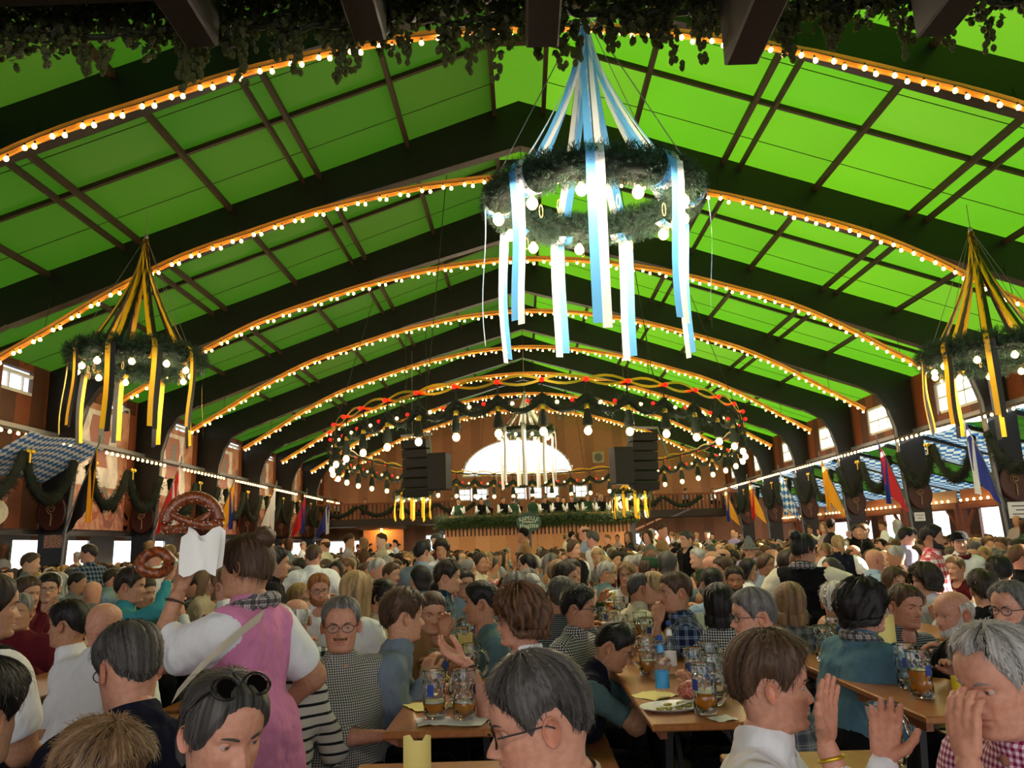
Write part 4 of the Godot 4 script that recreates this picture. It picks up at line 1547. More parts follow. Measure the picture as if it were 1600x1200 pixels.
		omni(Vector3(-0.16, 2.56, -0.02), Color(1, 0.8, 0.5), 0.35, t)

func build_murals() -> void:
	var names := ["painted mural of a pale tankard and pink figures on left wall, %s"]
	for k in range(3, 8):
		var d0 := fd(k) + 0.75
		var t := thing("wall_mural", "painted mural of a pale tankard above pink figures, %s on left wall" % ORD[k - 3], "mural", V(-13.12, 2.3, d0 + 1.75), PI / 2, "murals between the left columns")
		var b := MB.new()
		b.cbox(Vector3(0, 1.9, 0), Vector3(3.5, 3.8, 0.04), 0.01)
		obj("panel", b, M.mural_ground, t)
		var lowp := MB.new()
		var rr := RandomNumberGenerator.new()
		rr.seed = 40 + k
		lowp.box(Vector3(0, 0.62, 0.024), Vector3(3.42, 1.2, 0.006))
		obj("painted_ground", lowp, M.mural_pink, t)
		# pale tankard silhouette: two bright lobes round a rose handle field
		var tk := MB.new()
		var prof := [[1.15, 1.3], [1.2, 1.7], [1.1, 2.3], [0.95, 2.9], [0.9, 3.3], [0.95, 3.6]]
		var l := []
		var r := []
		for q in prof:
			l.append(Vector3(-q[0], q[1], 0.028)); r.append(Vector3(q[0], q[1], 0.028))
		tk.grid([r, l], false)
		obj("painted_tankard", tk, M.mural_white, t)
		var hd := MB.new()
		var hl := []
		var hr := []
		for q in [[0.55, 1.9], [0.42, 2.2], [0.5, 2.6], [0.62, 3.0], [0.5, 3.45]]:
			hl.append(Vector3(-q[0], q[1], 0.033)); hr.append(Vector3(q[0], q[1], 0.033))
		hd.grid([hr, hl], false)
		obj("painted_figure", hd, M.mural_rose, t)
		var pt := MB.new(); pt.box(Vector3(0.05, 2.9, 0.038), Vector3(0.36, 0.62, 0.006)); obj("painted_portrait", pt, M.mural_blue, t)
		for q in 7:
			var sw := MB.new()
			var x0 := rr.randf_range(-1.5, 1.0)
			var ps := []
			for i in 9:
				ps.append(Vector3(x0 + i * 0.14, 0.35 + 0.3 * sin(i * 0.7 + q * 1.3) + 0.4 * rr.randf() * 0.3 + 0.25 * (q % 3), 0.03))
			var ra := []
			var rb := []
			for i in 9:
				var wd := 0.05 + 0.07 * sin(PI * i / 8.0)
				ra.append(ps[i] + Vector3(0, wd, 0)); rb.append(ps[i] - Vector3(0, wd, 0))
			sw.grid([ra, rb], false)
			obj("brush_swirl", sw, [M.mural_rose, M.mural_red, M.mural_blue][q % 3], t)
		# wooden side boards of the bay
		var fb := MB.new()
		fb.cbox(Vector3(1.95, 1.9, 0.0), Vector3(0.36, 3.8, 0.06), 0.01)
		obj("side_board", fb, M.red_wood, t)

func build_arches() -> void:
	for k in range(1, 9):
		var d := fd(k) - 0.24
		var t := thing("light_arch", "curved wooden lath arch with paired warm bulbs, %s of the row" % ORD[k - 1], "string lights", V(0, 0, d), 0.0, "lit arches under the roof frames")
		var pl := []
		for i in 9: pl.append(Vector3(-ARCH[i][0], ARCH[i][1], 0))
		for i in range(7, -1, -1): pl.append(Vector3(ARCH[i][0], ARCH[i][1], 0))
		var cv := Curve3D.new()
		for i in pl.size():
			var tg: Vector3 = (pl[mini(i + 1, 16)] - pl[maxi(i - 1, 0)]) / 6.0
			cv.add_point(pl[i], -tg, tg)
		var n := 64
		var len := cv.get_baked_length()
		var lath := MB.new()
		for e in [[-0.02, -0.02], [0.02, 0.02]]:
			pass
		var rows := [[], [], [], []]
		for i in n + 1:
			var p := cv.sample_baked(len * i / n)
			var q := cv.sample_baked(minf(len, len * i / n + 0.05)) - cv.sample_baked(maxf(0, len * i / n - 0.05))
			var nn := Vector3(-q.y, q.x, 0).normalized()
			rows[0].append(p + nn * 0.075 + Vector3(0, 0, 0.02)); rows[1].append(p - nn * 0.075 + Vector3(0, 0, 0.02))
			rows[2].append(p - nn * 0.075 - Vector3(0, 0, 0.02)); rows[3].append(p + nn * 0.075 - Vector3(0, 0, 0.02))
		for i in n:
			for s in 4:
				var j := (s + 1) % 4
				lath.quad(rows[s][i], rows[s][i + 1], rows[j][i + 1], rows[j][i])
		obj("lath", lath, M.lath, t)
		var ca := MB.new()
		var cp := []
		for i in 33: cp.append(cv.sample_baked(len * i / 32.0) + Vector3(0, 0.015 * sin(i * 2.1), 0.028))
		ca.tube(cp, 0.008, 4)
		obj("cable", ca, M.black, t)
		for x in [-10.2, -7.5, -4.3, 0.0, 4.3, 7.5, 10.2]:
			var hg := MB.new()
			var y0 := 0.0
			for q in ARCH:
				if absf(q[0] - absf(x)) < 0.01: y0 = q[1]
			hg.tube([Vector3(x, y0, 0), Vector3(x, roof_y(x) - 0.5, -0.15)], 0.008, 4)
			obj("hanger", hg, M.black, t)
		var bm := bulb_mesh()
		var sm := socket_mesh()
		var nb := 52
		for i in nb:
			for e in [-0.09, 0.09]:
				var s: float = len * (i + 0.5) / nb + e
				var p := cv.sample_baked(s) + Vector3(rng.randf_range(-0.02, 0.02), -0.115 - (0.05 if e > 0 else 0.0), 0.075)
				var o := inst("bulb", bm, M.bulb, t)
				o.position = p
				o.rotation = Vector3(rng.randf_range(-0.2, 0.2), 0, rng.randf_range(-0.2, 0.2))
				if k < 6: inst("socket", sm, M.black, o)
				if i % (2 if k < 4 else 4) == 1 and e > 0:
					omni(p, Color(1, 0.88, 0.70), 0.06 if k < 4 else 0.12, t)

var _bulb: Mesh
func bulb_mesh() -> Mesh:
	if _bulb == null:
		var b := MB.new()
		b.lathe([[0.0, -0.048], [0.022, -0.042], [0.034, -0.024], [0.036, -0.008], [0.028, 0.014], [0.016, 0.03], [0.014, 0.036], [0.0, 0.036]], 10)
		_bulb = b.mesh()
	return _bulb
var _sock: Mesh
func socket_mesh() -> Mesh:
	if _sock == null:
		var b := MB.new()
		b.lathe([[0.0, 0.034], [0.018, 0.034], [0.018, 0.068], [0.01, 0.078], [0.0, 0.078]], 8)
		_sock = b.mesh()
	return _sock

func build_side_strings() -> void:
	for s in [-1.0, 1.0]:
		var t := thing("string_light", "long level string of bare warm bulbs along the %s columns" % ("left" if s < 0 else "right"), "string lights", V(s * 11.85, 4.38, 0))
		var c := MB.new()
		c.bar(Vector3(0, 0.07, -9), Vector3(0, 0.07, -50.5), 0.04, 0.06)
		obj("rail", c, M.brown_beam, t)
		for i in 135:
			var d := 9.3 + i * 0.3
			if fposmod(d - 10.95 + 0.5, 5.0) < 1.0: continue
			var o := inst("bulb", bulb_mesh(), M.bulb, t)
			o.position = Vector3(0, 0, -d)
			inst("socket", socket_mesh(), M.black, o)
			if i % 6 == 2:
				omni(Vector3(0, 0, -d), Color(1, 0.9, 0.74), 0.22, t)

var _sprig: Mesh
func sprig_mesh() -> Mesh:
	if _sprig == null:
		var b := MB.new()
		var r := RandomNumberGenerator.new()
		r.seed = 3
		for i in 14:
			var y := i * 0.0055
			var a := i * 2.4
			var dir := Vector3(cos(a) * 0.8, 0.7, sin(a) * 0.8).normalized()
			var side := dir.cross(Vector3.UP).normalized() * 0.003
			var p := Vector3(0, y, 0)
			var n := b.pt(p - side)
			b.pt(p + side); b.pt(p + dir * 0.035)
			b.tri(n, n + 1, n + 2)
		_sprig = b.mesh()
	return _sprig

func fluff(called: String, parent: Node, spots: Array, m: Material, size: float) -> void:
	# spots: [point, outward]
	var xf := []
	for q in spots:
		var y: Vector3 = (q[1] + Vector3(rng.randf_range(-0.6, 0.6), rng.randf_range(-0.6, 0.6), rng.randf_range(-0.6, 0.6))).normalized()
		var x := y.cross(Vector3(0.3, 0.2, 0.9)).normalized()
		xf.append(Transform3D(Basis(x, y, x.cross(y)) * Basis.from_scale(Vector3.ONE * size * rng.randf_range(0.8, 1.4)), q[0]))
	many(called, sprig_mesh(), m, parent, xf)

func ribbon(pts: Array, w: float, side: Vector3) -> MB:
	var mb := MB.new()
	var a := []
	var b := []
	for i in pts.size():
		a.append(pts[i] - side * w * 0.5); b.append(pts[i] + side * w * 0.5)
	mb.grid([a, b], false)
	return mb

func lantern(label: String, at: Vector3, R: float, rt: float, cone: float, drop: float, ma: Material, mc: Material, nr: int, nb: int, dens: int, tilt: float, top: float, energy: float) -> void:
	var t := thing("wreath_lantern", label, "chandelier", at, 0.0, "wreath chandeliers")
	t.rotation.x = tilt
	var core := MB.new()
	var rows := []
	for i in 64:
		var a := TAU * i / 64
		var row := []
		for j in 12:
			var e := TAU * j / 12
			var rr := rt * 0.86 * (1.0 + 0.10 * nz.get_noise_3d(a * 300, e * 120, 9))
			row.append(Vector3(cos(a) * (R + cos(e) * rr), sin(e) * rr * 0.95, sin(a) * (R + cos(e) * rr)))
		rows.append(row)
	rows.append(rows[0])
	core.grid(rows, true)
	obj("wreath", core, M.fir_dark, t)
	var sp := []
	for i in dens:
		var a := rng.randf() * TAU
		var e := rng.randf() * TAU
		var o := Vector3(cos(a) * cos(e), sin(e), sin(a) * cos(e))
		sp.append([Vector3(cos(a) * R, 0, sin(a) * R) + o * rt * 0.82, o])
	fluff("fir_twigs", t, sp, M.fir, 1.0 if dens > 3000 else 1.7)
	for i in nr:
		var a := TAU * (i + 0.35) / nr
		var rad := Vector3(cos(a), 0, sin(a))
		var sd := Vector3(-sin(a), 0, cos(a))
		for h in 2:
			var m: Material = ma if h == 0 else mc
			var off := sd * (0.044 if h == 0 else -0.044) * (R / 1.02)
			var w := 0.09 * (R / 1.02)
			# from the peak down to the wreath
			var up := []
			for j in 9:
				var u := j / 8.0
				up.append(rad * (R * 0.93) * pow(u, 1.55) + Vector3(0, lerpf(cone, rt * 0.8, u), 0) + off * (0.25 + 0.75 * u))
			obj("ribbon", ribbon(up, w, sd), m, t)
			# round the wreath
			var ar := []
			for j in 13:
				var e := lerpf(PI * 0.65, -PI * 0.75, j / 12.0)
				ar.append(Vector3(cos(a) * R, 0, sin(a) * R) + (rad * cos(e) + Vector3.UP * sin(e)) * rt * 1.13 + off)
			obj("ribbon", ribbon(ar, w, sd), m, t)
			# hanging tail
			var dn := []
			var dl := drop * (0.93 + 0.12 * fposmod(i * 0.37, 1.0))
			for j in 9:
				var u := j / 8.0
				dn.append(rad * (R + rt * 1.15 + 0.03 * sin(u * 5.0 + i)) + Vector3(0, 0.02 - dl * u - (0.05 if h else 0.0) * u, 0) + off)
			obj("ribbon_tail", ribbon(dn, w, sd), m, t)
		# chain from the peak
		if i % 2 == 0:
			var ch := MB.new()
			ch.tube([Vector3(0, cone + 0.05, 0), rad * (R + rt * 0.6) + Vector3(0, rt * 0.7, 0)], 0.006, 4)
			obj("chain", ch, M.cable, t)
	var hook := MB.new()
	hook.ball(Vector3(0, cone + 0.04, 0), Vector3(0.045, 0.07, 0.045), 10)
	hook.tube([Vector3(0, cone + 0.05, 0), Vector3(0, top - at.y, 0)], 0.008, 5)
	obj("hanger", hook, M.grey_metal, t)
	var bs := R / 1.02
	var bm := MB.new()
	bm.lathe([[0.0, -0.075], [0.03, -0.066], [0.052, -0.04], [0.06, -0.012], [0.052, 0.018], [0.03, 0.045], [0.02, 0.062], [0.0, 0.062]], 12, Transform3D(Basis.from_scale(Vector3.ONE * bs), Vector3.ZERO))
	var mesh := bm.mesh()
	for i in nb:
		var a := TAU * (i + 0.1) / nb
		var p := Vector3(cos(a) * (R + rt * 0.25 * (1 if i % 2 else -1)), -rt - 0.09, sin(a) * (R + rt * 0.25 * (1 if i % 2 else -1)))
		var o := inst("bulb", mesh, M.big_bulb, t)
		o.position = p
		var so := inst("socket", socket_mesh(), M.black, o)
		so.position.y = 0.03
		omni(p, Color(1, 0.92, 0.80), energy * 0.85, t, 0.05)
	for i in 10:
		var a := TAU * (i * 0.37)
		var lp := MB.new()
		var ps := []
		var ce := Vector3(cos(a) * R * 0.85, -rt - 0.16, sin(a) * R * 0.85)
		for j in 13: ps.append(ce + Vector3(sin(TAU * j / 12) * 0.018, cos(TAU * j / 12) * 0.07, 0))
		lp.tube(ps, 0.004, 5, false)
		obj("straw_loop", lp, M.straw, t)

func build_lanterns() -> void:
	lantern("large fir wreath chandelier with sky blue and white ribbons, hanging in front", V(0.69, 5.22, 8.06), 1.03, 0.17, 2.2, 1.62, M.sky_ribbon, M.white_ribbon, 9, 11, 5200, 0.085, 11.0, 1.1)
	lantern("fir wreath chandelier with yellow and black ribbons, hanging by left columns", V(-7.65, 5.28, 14.7), 1.03, 0.17, 2.5, 1.55, M.yellow_ribbon, M.black_ribbon, 10, 11, 2600, 0.0, 8.4, 0.9)
	lantern("fir wreath chandelier with yellow and black ribbons, cut by right picture edge", V(8.9, 4.82, 14.7), 1.03, 0.17, 2.5, 1.45, M.yellow_ribbon, M.black_ribbon, 10, 11, 2600, 0.0, 7.9, 0.9)
	lantern("small yellow ribbon wreath lantern over left end of bandstand", V(-4.5, 3.5, 30.5), 0.62, 0.08, 0.75, 0.95, M.yellow_ribbon, M.yellow_ribbon, 10, 8, 900, 0.0, 9.3, 0.7)
	lantern("small yellow ribbon wreath lantern over right end of bandstand", V(3.98, 3.3, 30.5), 0.62, 0.08, 0.75, 0.95, M.yellow_ribbon, M.yellow_ribbon, 10, 8, 900, 0.0, 9.3, 0.7)
	lantern("distant wreath chandelier with silvery ribbons inside the great garland ring", V(0.0, 6.0, 31.5), 1.05, 0.14, 1.6, 2.2, M.silver_ribbon, M.white_ribbon, 9, 10, 900, 0.0, 10.9, 0.8)

func build_ring() -> void:
	var t := thing("garland_ring", "great oval ring of fir garland with gold bands and red lamps", "garland", V(0.3, 5.0, 28.4))
	var A := 6.9
	var Bz := 11.6
	var P := func(a: float, y: float, o := 0.0) -> Vector3: return Vector3(cos(a) * (A + o), y, sin(a) * (Bz + o))
	for h in 2:
		var gb := MB.new()
		var lo := []
		var hi := []
		for i in 241:
			var a := TAU * i / 240
			var y := 0.10 * sin(a * 22.0 + h * PI)
			lo.append(P.call(a, y - 0.03 + 0.05, 0.04 * h)); hi.append(P.call(a, y + 0.03 + 0.05, 0.04 * h))
		gb.grid([lo, hi], false)
		obj("gold_band", gb, M.gold, t)
	var pole := MB.new()
	var pp := []
	for i in 97: pp.append(P.call(TAU * i / 96, 0.0, -0.06))
	pole.tube(pp, 0.035, 6, false)
	obj("hoop", pole, M.fir_dark, t)
	var sp := []
	var n := 44
	for i in n:
		var a0 := TAU * i / n
		var a1 := TAU * (i + 1) / n
		# sagging garland between two drops
		var g := MB.new()
		var ps := []
		for j in 9:
			var u := j / 8.0
			var q: Vector3 = P.call(lerpf(a0, a1, u), -0.36 - 0.28 * sin(PI * u))
			ps.append(q)
			for w in 4:
				sp.append([q + Vector3(rng.randf_range(-0.05, 0.05), rng.randf_range(-0.06, 0.06), rng.randf_range(-0.05, 0.05)), Vector3(rng.randf_range(-1, 1), rng.randf_range(-1, 1), rng.randf_range(-1, 1))])
		g.tube(ps, 0.07, 7)
		obj("garland_swag", g, M.fir_dark, t)
		# drop: stem, gold collar, fir cone, lamp
		var dr := MB.new()
		var c: Vector3 = P.call(a0, 0.0)
		dr.tube([c, c + Vector3(0, -0.5, 0)], 0.02, 5)
		dr.lathe([[0.0, -0.62], [0.05, -0.62], [0.11, -0.85], [0.12, -0.97], [0.06, -1.02], [0.0, -1.02]], 10, Transform3D(Basis(), c))
		for s in [-1.0, 1.0]:
			dr.tube([c + Vector3(0, -0.28, 0), P.call(a0 + s * 0.035, -0.46)], 0.045, 6)
		obj("fir_drop", dr, M.fir_dark, t)
		var co := MB.new()
		co.lathe([[0.05, -0.62], [0.06, -0.60], [0.055, -0.52], [0.035, -0.5]], 8, Transform3D(Basis(), c))
		obj("gold_collar", co, M.gold, t)
		var lb := MB.new()
		lb.ball(c + Vector3(0, -1.11, 0), Vector3(0.085, 0.095, 0.085), 10)
		obj("bulb", lb, M.big_bulb, t)
		if i % 2 == 0: omni(c + Vector3(0, -1.11, 0), Color(1, 0.92, 0.80), 1.2, t)
		for q in [[0.0, 0.03], [0.33, -0.42], [0.5, -0.62], [0.67, -0.46]]:
			var rb := MB.new()
			rb.ball(P.call(lerpf(a0, a1, q[0]), q[1] + 0.0, 0.10 if q[0] == 0.0 else 0.0), Vector3.ONE * (0.055 if q[0] == 0.0 else 0.042), 8)
			obj("red_bulb", rb, M.red_bulb if q[0] != 0.67 else M.big_bulb, t)
	fluff("fir_twigs", t, sp, M.fir, 2.2)
	for i in 8:
		var w := MB.new()
		var c: Vector3 = P.call(TAU * (i + 0.5) / 8, 0.0)
		w.tube([c, Vector3(c.x * 0.8, roof_y(c.x * 0.8 + 0.3) - 5.2, c.z)], 0.010, 4)
		obj("wire", w, M.black, t)

func build_side_decor() -> void:
	# fir swags between the columns
	for s in [-1.0, 1.0]:
		var n := 0
		for k in range(2, 9):
			for h in 2:
				var d0 := fd(k) + 0.35 + h * 2.15
				var label := "dark fir garland swag on the %s columns, %s of the row" % ["left" if s < 0 else "right", "number %s from the front" % ["one", "two", "three", "four", "five", "six", "seven", "eight", "nine", "ten", "eleven", "twelve", "thirteen", "fourteen"][n]]
				n += 1
				var t := thing("garland_swag", label, "garland", V(s * 12.15, 0, d0), 0.0, "fir swags between the columns")
				var rows := []
				for i in 33:
					var u := i / 32.0
					var ce := Vector3(0, 4.0 - 1.05 * (1.0 - pow(absf(u * 2 - 1), 2.2)), -2.15 * u)
					var row := []
					for j in 11:
						var a := TAU * j / 11
						var r := 0.125 * (1.0 + 0.5 * nz.get_noise_3d(u * 2600 + k * 77, j * 160, s * 50))
						var sl := clampf((u - 0.5) * 2.0, -1, 1)
						row.append(ce + Vector3(cos(a) * r * 0.8, sin(a) * r * (1.0 - 0.45 * absf(sl)), sin(a) * r * 0.75 * sl))
					rows.append(row)
				var g := MB.new()
				g.grid(rows, true)
				obj("garland", g, M.fir_dark, t)
				var sp := []
				for i in (700 if k < 5 else 250):
					var u := rng.randf()
					var a := rng.randf() * TAU
					var o := Vector3(cos(a), sin(a) * 0.8, sin(a) * 0.5)
					sp.append([Vector3(0, 4.0 - 1.05 * (1.0 - pow(absf(u * 2 - 1), 2.2)), -2.15 * u) + o * 0.10, o])
				fluff("fir_twigs", t, sp, M.fir_dark, 1.15)
				var bow := MB.new()
				for e in [-1.0, 1.0]:
					bow.ball(Vector3(-s * 0.16, 4.05, e * 0.09), Vector3(0.03, 0.06, 0.09), 8)
				bow.box(Vector3(-s * 0.17, 3.9, 0.03), Vector3(0.015, 0.26, 0.06))
				obj("gold_bow", bow, M.gold, t)
	# carved plaques on the column faces
	for s in [-1.0, 1.0]:
		for k in range(2, 9):
			var t := thing("carved_plaque", "oval carved wooden plaque on %s column, %s to the camera" % ["left" if s < 0 else "right", ORD[k - 2]], "plaque", V(s * 12.78, 2.7, fd(k) - 0.12), 0.0, "carved plaques on the columns")
			var b := MB.new()
			b.lathe([[0.0, 0.055], [0.30, 0.05], [0.345, 0.075], [0.385, 0.07], [0.405, 0.03], [0.41, 0.0], [0.0, 0.0]], 28, Transform3D(Basis(Vector3(1, 0, 0), Vector3(0, 0, 1), Vector3(0, -1.22, 0)), Vector3.ZERO))
			obj("board", b, M.plaque, t)
			var sp := MB.new()
			var ps := []
			for i in 30:
				var a := i * 0.38
				ps.append(Vector3(cos(a), sin(a), 0) * (0.03 + 0.0035 * i) + Vector3(0, 0.1, 0.07))
			ps.append(Vector3(0.02, -0.08, 0.07)); ps.append(Vector3(0.01, -0.34, 0.07))
			sp.tube(ps, 0.016, 5)
			obj("crook", sp, M.plaque_gold, t)
			var cr := MB.new()
			for i in 5: cr.ball(Vector3(-0.12 + 0.06 * i, 0.50 - 0.02 * absf(i - 2), 0.04), Vector3(0.035, 0.05, 0.03), 7)
			obj("crest", cr, M.plaque, t)
	# flags on leaning poles
	var FL := [[1, 3, "white_ribbon", "flag_blue", "white and blue"], [1, 4, "flag_blue", "flag_red", "blue and red"], [1, 5, "flag_yellow", "flag_yellow", "plain yellow"], [1, 6, "lozenge", "lozenge", "blue and white lozenge"], [1, 7, "flag_red", "flag_yellow", "red and yellow"], [1, 8, "flag_blue", "flag_yellow", "blue and yellow"],
		[-1, 3, "flag_yellow", "black_ribbon", "yellow and black"], [-1, 4, "white_ribbon", "flag_red", "white and red"], [-1, 5, "flag_blue", "flag_yellow", "blue and yellow"], [-1, 6, "white_ribbon", "white_ribbon", "plain white"], [-1, 7, "flag_blue", "flag_red", "blue and red"], [-1, 8, "white_ribbon", "flag_blue", "white and blue"]]
	for q in FL:
		var s: float = q[0]
		var d := fd(q[1])
		var t := thing("flag", "%s cloth flag hanging from a leaning pole on the %s" % [q[4], "left" if s < 0 else "right"], "flag", V(s * 12.5, 2.0, d - 0.11), 0.0, "flags on the columns")
		var a := Vector3(0, 0, 0)
		var b := Vector3(-s * 1.15, 2.5, 0.55)
		var p := MB.new()
		p.tube([a, b], 0.022, 6)
		p.lathe([[0.0, 0.0], [0.035, 0.03], [0.02, 0.08], [0.03, 0.11], [0.0, 0.2]], 7, Transform3D(Basis(), b))
		obj("pole", p, M.cable, t)
		for h in 2:
			var rows := []
			for i in 13:
				var u := i / 12.0
				var row := []
				for j in 9:
					var w := j / 8.0
					var base := b.lerp(a, 0.04 + 0.06 * h + 0.62 * w * (1.0 if h else 0.38))
					var fold := 0.07 * sin(w * 9.0 + h * 2.0 + u * 1.5) * (0.3 + u)
					var hang: float = (1.95 - 0.5 * w) if h == 0 else 1.15 - 0.9 * absf(w - 0.35)
					row.append(base + Vector3(-s * (0.05 * h) + s * 0.16 * u * (w - 0.2) * h, -hang * u, fold + 0.06 * h))
				rows.append(row)
			var c := MB.new()
			c.grid(rows, false)
			obj("flag_cloth", c, M[q[2 + h]], t)

func sign_lines(parent: Node, w: float, h: float, z: float, rows: int) -> void:
	for i in rows:
		var mb := MB.new()
		var ww := w * (0.75 if i % 2 == 0 else 0.5)
		mb.box(Vector3(0, h * (0.5 - (i + 1.0) / (rows + 1)), z), Vector3(ww, h * 0.06, 0.002))
		obj("print_line", mb, M.black, parent)

func build_bandstand() -> void:
	var t := thing("bandstand", "raised wooden bandstand with picket rail in the middle of hall", "stage", V(0.32, 0, 31.0))
	var b := MB.new(); b.box(Vector3(0, 0.75, -3.0), Vector3(7.3, 1.5, 6.0)); obj("base", b, M.dark_wood, t)
	var b9 := MB.new(); b9.box(Vector3(0, 1.62, -3.0), Vector3(7.2, 0.24, 5.8)); obj("deck", b9, M.pine, t)
	var bd := 0
	for i in 12:
		var p := MB.new()
		p.cbox(Vector3(-3.65 + 0.305 + 0.608 * i, 0.93, 0.06), Vector3(0.6, 1.86, 0.05), 0.008)
		obj("panel_board", p, [M.pine, M.pine_b, M.pine_c][(i * 7) % 3], t)
	for i in 48:
		var p := MB.new()
		var x := -3.58 + 7.16 * i / 47.0
		p.cbox(Vector3(x, 2.2, 0.05), Vector3(0.092, 0.78, 0.03), 0.006)
		obj("picket", p, [M.pine, M.pine_b, M.pine_c][i % 3], t)
	var r := MB.new(); r.cbox(Vector3(0, 2.60, 0.05), Vector3(7.4, 0.1, 0.22), 0.012); obj("rail", r, M.pine, t)
	for s in [-1.0, 1.0]:
		var p := MB.new(); p.cbox(Vector3(s * 3.75, 1.35, 0.06), Vector3(0.16, 2.7, 0.16), 0.01); obj("corner_post", p, M.blue_grey, t)
	var bk := MB.new(); bk.box(Vector3(0, 2.1, 0.0), Vector3(7.2, 0.9, 0.02)); obj("backing_board", bk, M.dark_wood, t)
	# garland along the rail
	var g := thing("rail_garland", "dense green leaf garland along the bandstand rail", "garland", V(0.32, 2.5, 30.85))
	var c := MB.new()
	var rows := []
	for i in 61:
		var x := -3.9 + 7.8 * i / 60.0
		var row := []
		for j in 8:
			var a := TAU * j / 8
			var rr := 0.17 * (1.0 + 0.3 * nz.get_noise_2d(x * 300, j * 80))
			row.append(Vector3(x, -0.06 - 0.04 * sin(x * 3) + sin(a) * rr, cos(a) * rr * 0.7))
		rows.append(row)
	c.grid(rows, true)
	obj("garland", c, M.fir_dark, g)
	var sp := []
	for i in 1800:
		var o := Vector3(rng.randf_range(-0.3, 0.3), rng.randf_range(-1, 0.7), rng.randf_range(0, 1)).normalized()
		sp.append([Vector3(rng.randf_range(-3.95, 3.95), -0.06, 0) + o * 0.17, o])
	fluff("leaf_twigs", g, sp, M.leaf_green, 2.0)
	# oval name board on a post
	var sg := thing("name_board", "oval green name board on a grey post before the bandstand", "sign", V(0.0, 0, 30.4))
	var po := MB.new(); po.cbox(Vector3(0.02, 1.0, 0), Vector3(0.11, 2.0, 0.09), 0.01); obj("post", po, M.blue_grey, sg)
	var o := MB.new()
	o.lathe([[0.0, 0.03], [0.46, 0.03], [0.485, 0.045], [0.5, 0.03], [0.5, 0.0], [0.0, 0.0]], 32, Transform3D(Basis(Vector3(0.98, 0, 0), Vector3(0, 0, 1), Vector3(0, -0.74, 0)), Vector3(0, 2.32, 0.04)))
	obj("board", o, M.sign_green, sg)
	var y := 2.47
	var font := SystemFont.new(); font.font_names = PackedStringArray(["Droid Serif"]); font.font_weight = 700
	# the top word follows the curve of the oval
	var word := "KAPELLE"
	for i in word.length():
		var u := (i - 3.0) / 3.0
		var tm := TextMesh.new()
		tm.text = word[i]; tm.font = font; tm.font_size = 32; tm.pixel_size = 0.0052; tm.depth = 0.006
		var l := inst("letter", tm, M.sign_cream, sg)
		l.position = Vector3(u * 0.33, y - 0.05 * u * u, 0.078)
		l.rotation.z = -u * 0.30
	for q in [["Reinhard", 2.335, 0.0036], ["Hagitte", 2.18, 0.0062]]:
		var tm := TextMesh.new()
		tm.text = q[0]; tm.font = font; tm.font_size = 32; tm.pixel_size = q[2]; tm.depth = 0.006
		var l := inst("lettering", tm, M.sign_cream, sg)
		l.position = Vector3(0, q[1], 0.078)
	# speakers
	for s in [-1.0, 1.0]:
		var sx := thing("speaker_array", "black hanging loudspeaker array %s the bandstand" % ("left of" if s < 0 else "right of"), "loudspeaker", V(s * 4.1 + 0.1, 0, 28.0), s * 0.25, "hanging loudspeakers")
		for i in 6:
			var m := MB.new()
			m.cbox(Vector3(-s * 0.06 * i * 0.5, 5.15 - 0.34 * i, 0.03 * i * i * 0.3), Vector3(0.95, 0.32, 0.55), 0.03, Basis(Vector3.RIGHT, 0.06 * i))
			obj("cabinet", m, M.speaker, sx)
		var fr := MB.new()
		fr.bar(Vector3(-0.6, 5.5, 0), Vector3(0.6, 5.5, 0), 0.08, 0.08)
		fr.bar(Vector3(0.55, 5.5, 0.1), Vector3(0.75 * 1.0, 4.4, 0.4), 0.05, 0.05)
		obj("rigging_frame", fr, M.grey_metal, sx)
		var w := MB.new()
		w.tube([Vector3(-0.4, 5.5, 0), Vector3(-0.4, 9.6, 0)], 0.012, 4); w.tube([Vector3(0.4, 5.5, 0), Vector3(0.4, 9.6, 0)], 0.012, 4)
		obj("wire", w, M.black, sx)
		var sub := MB.new()
		sub.cbox(Vector3(-s * 0.95, 4.1, 0.2), Vector3(0.7, 1.3, 0.6), 0.03)
		obj("side_cabinet", sub, M.speaker, sx)

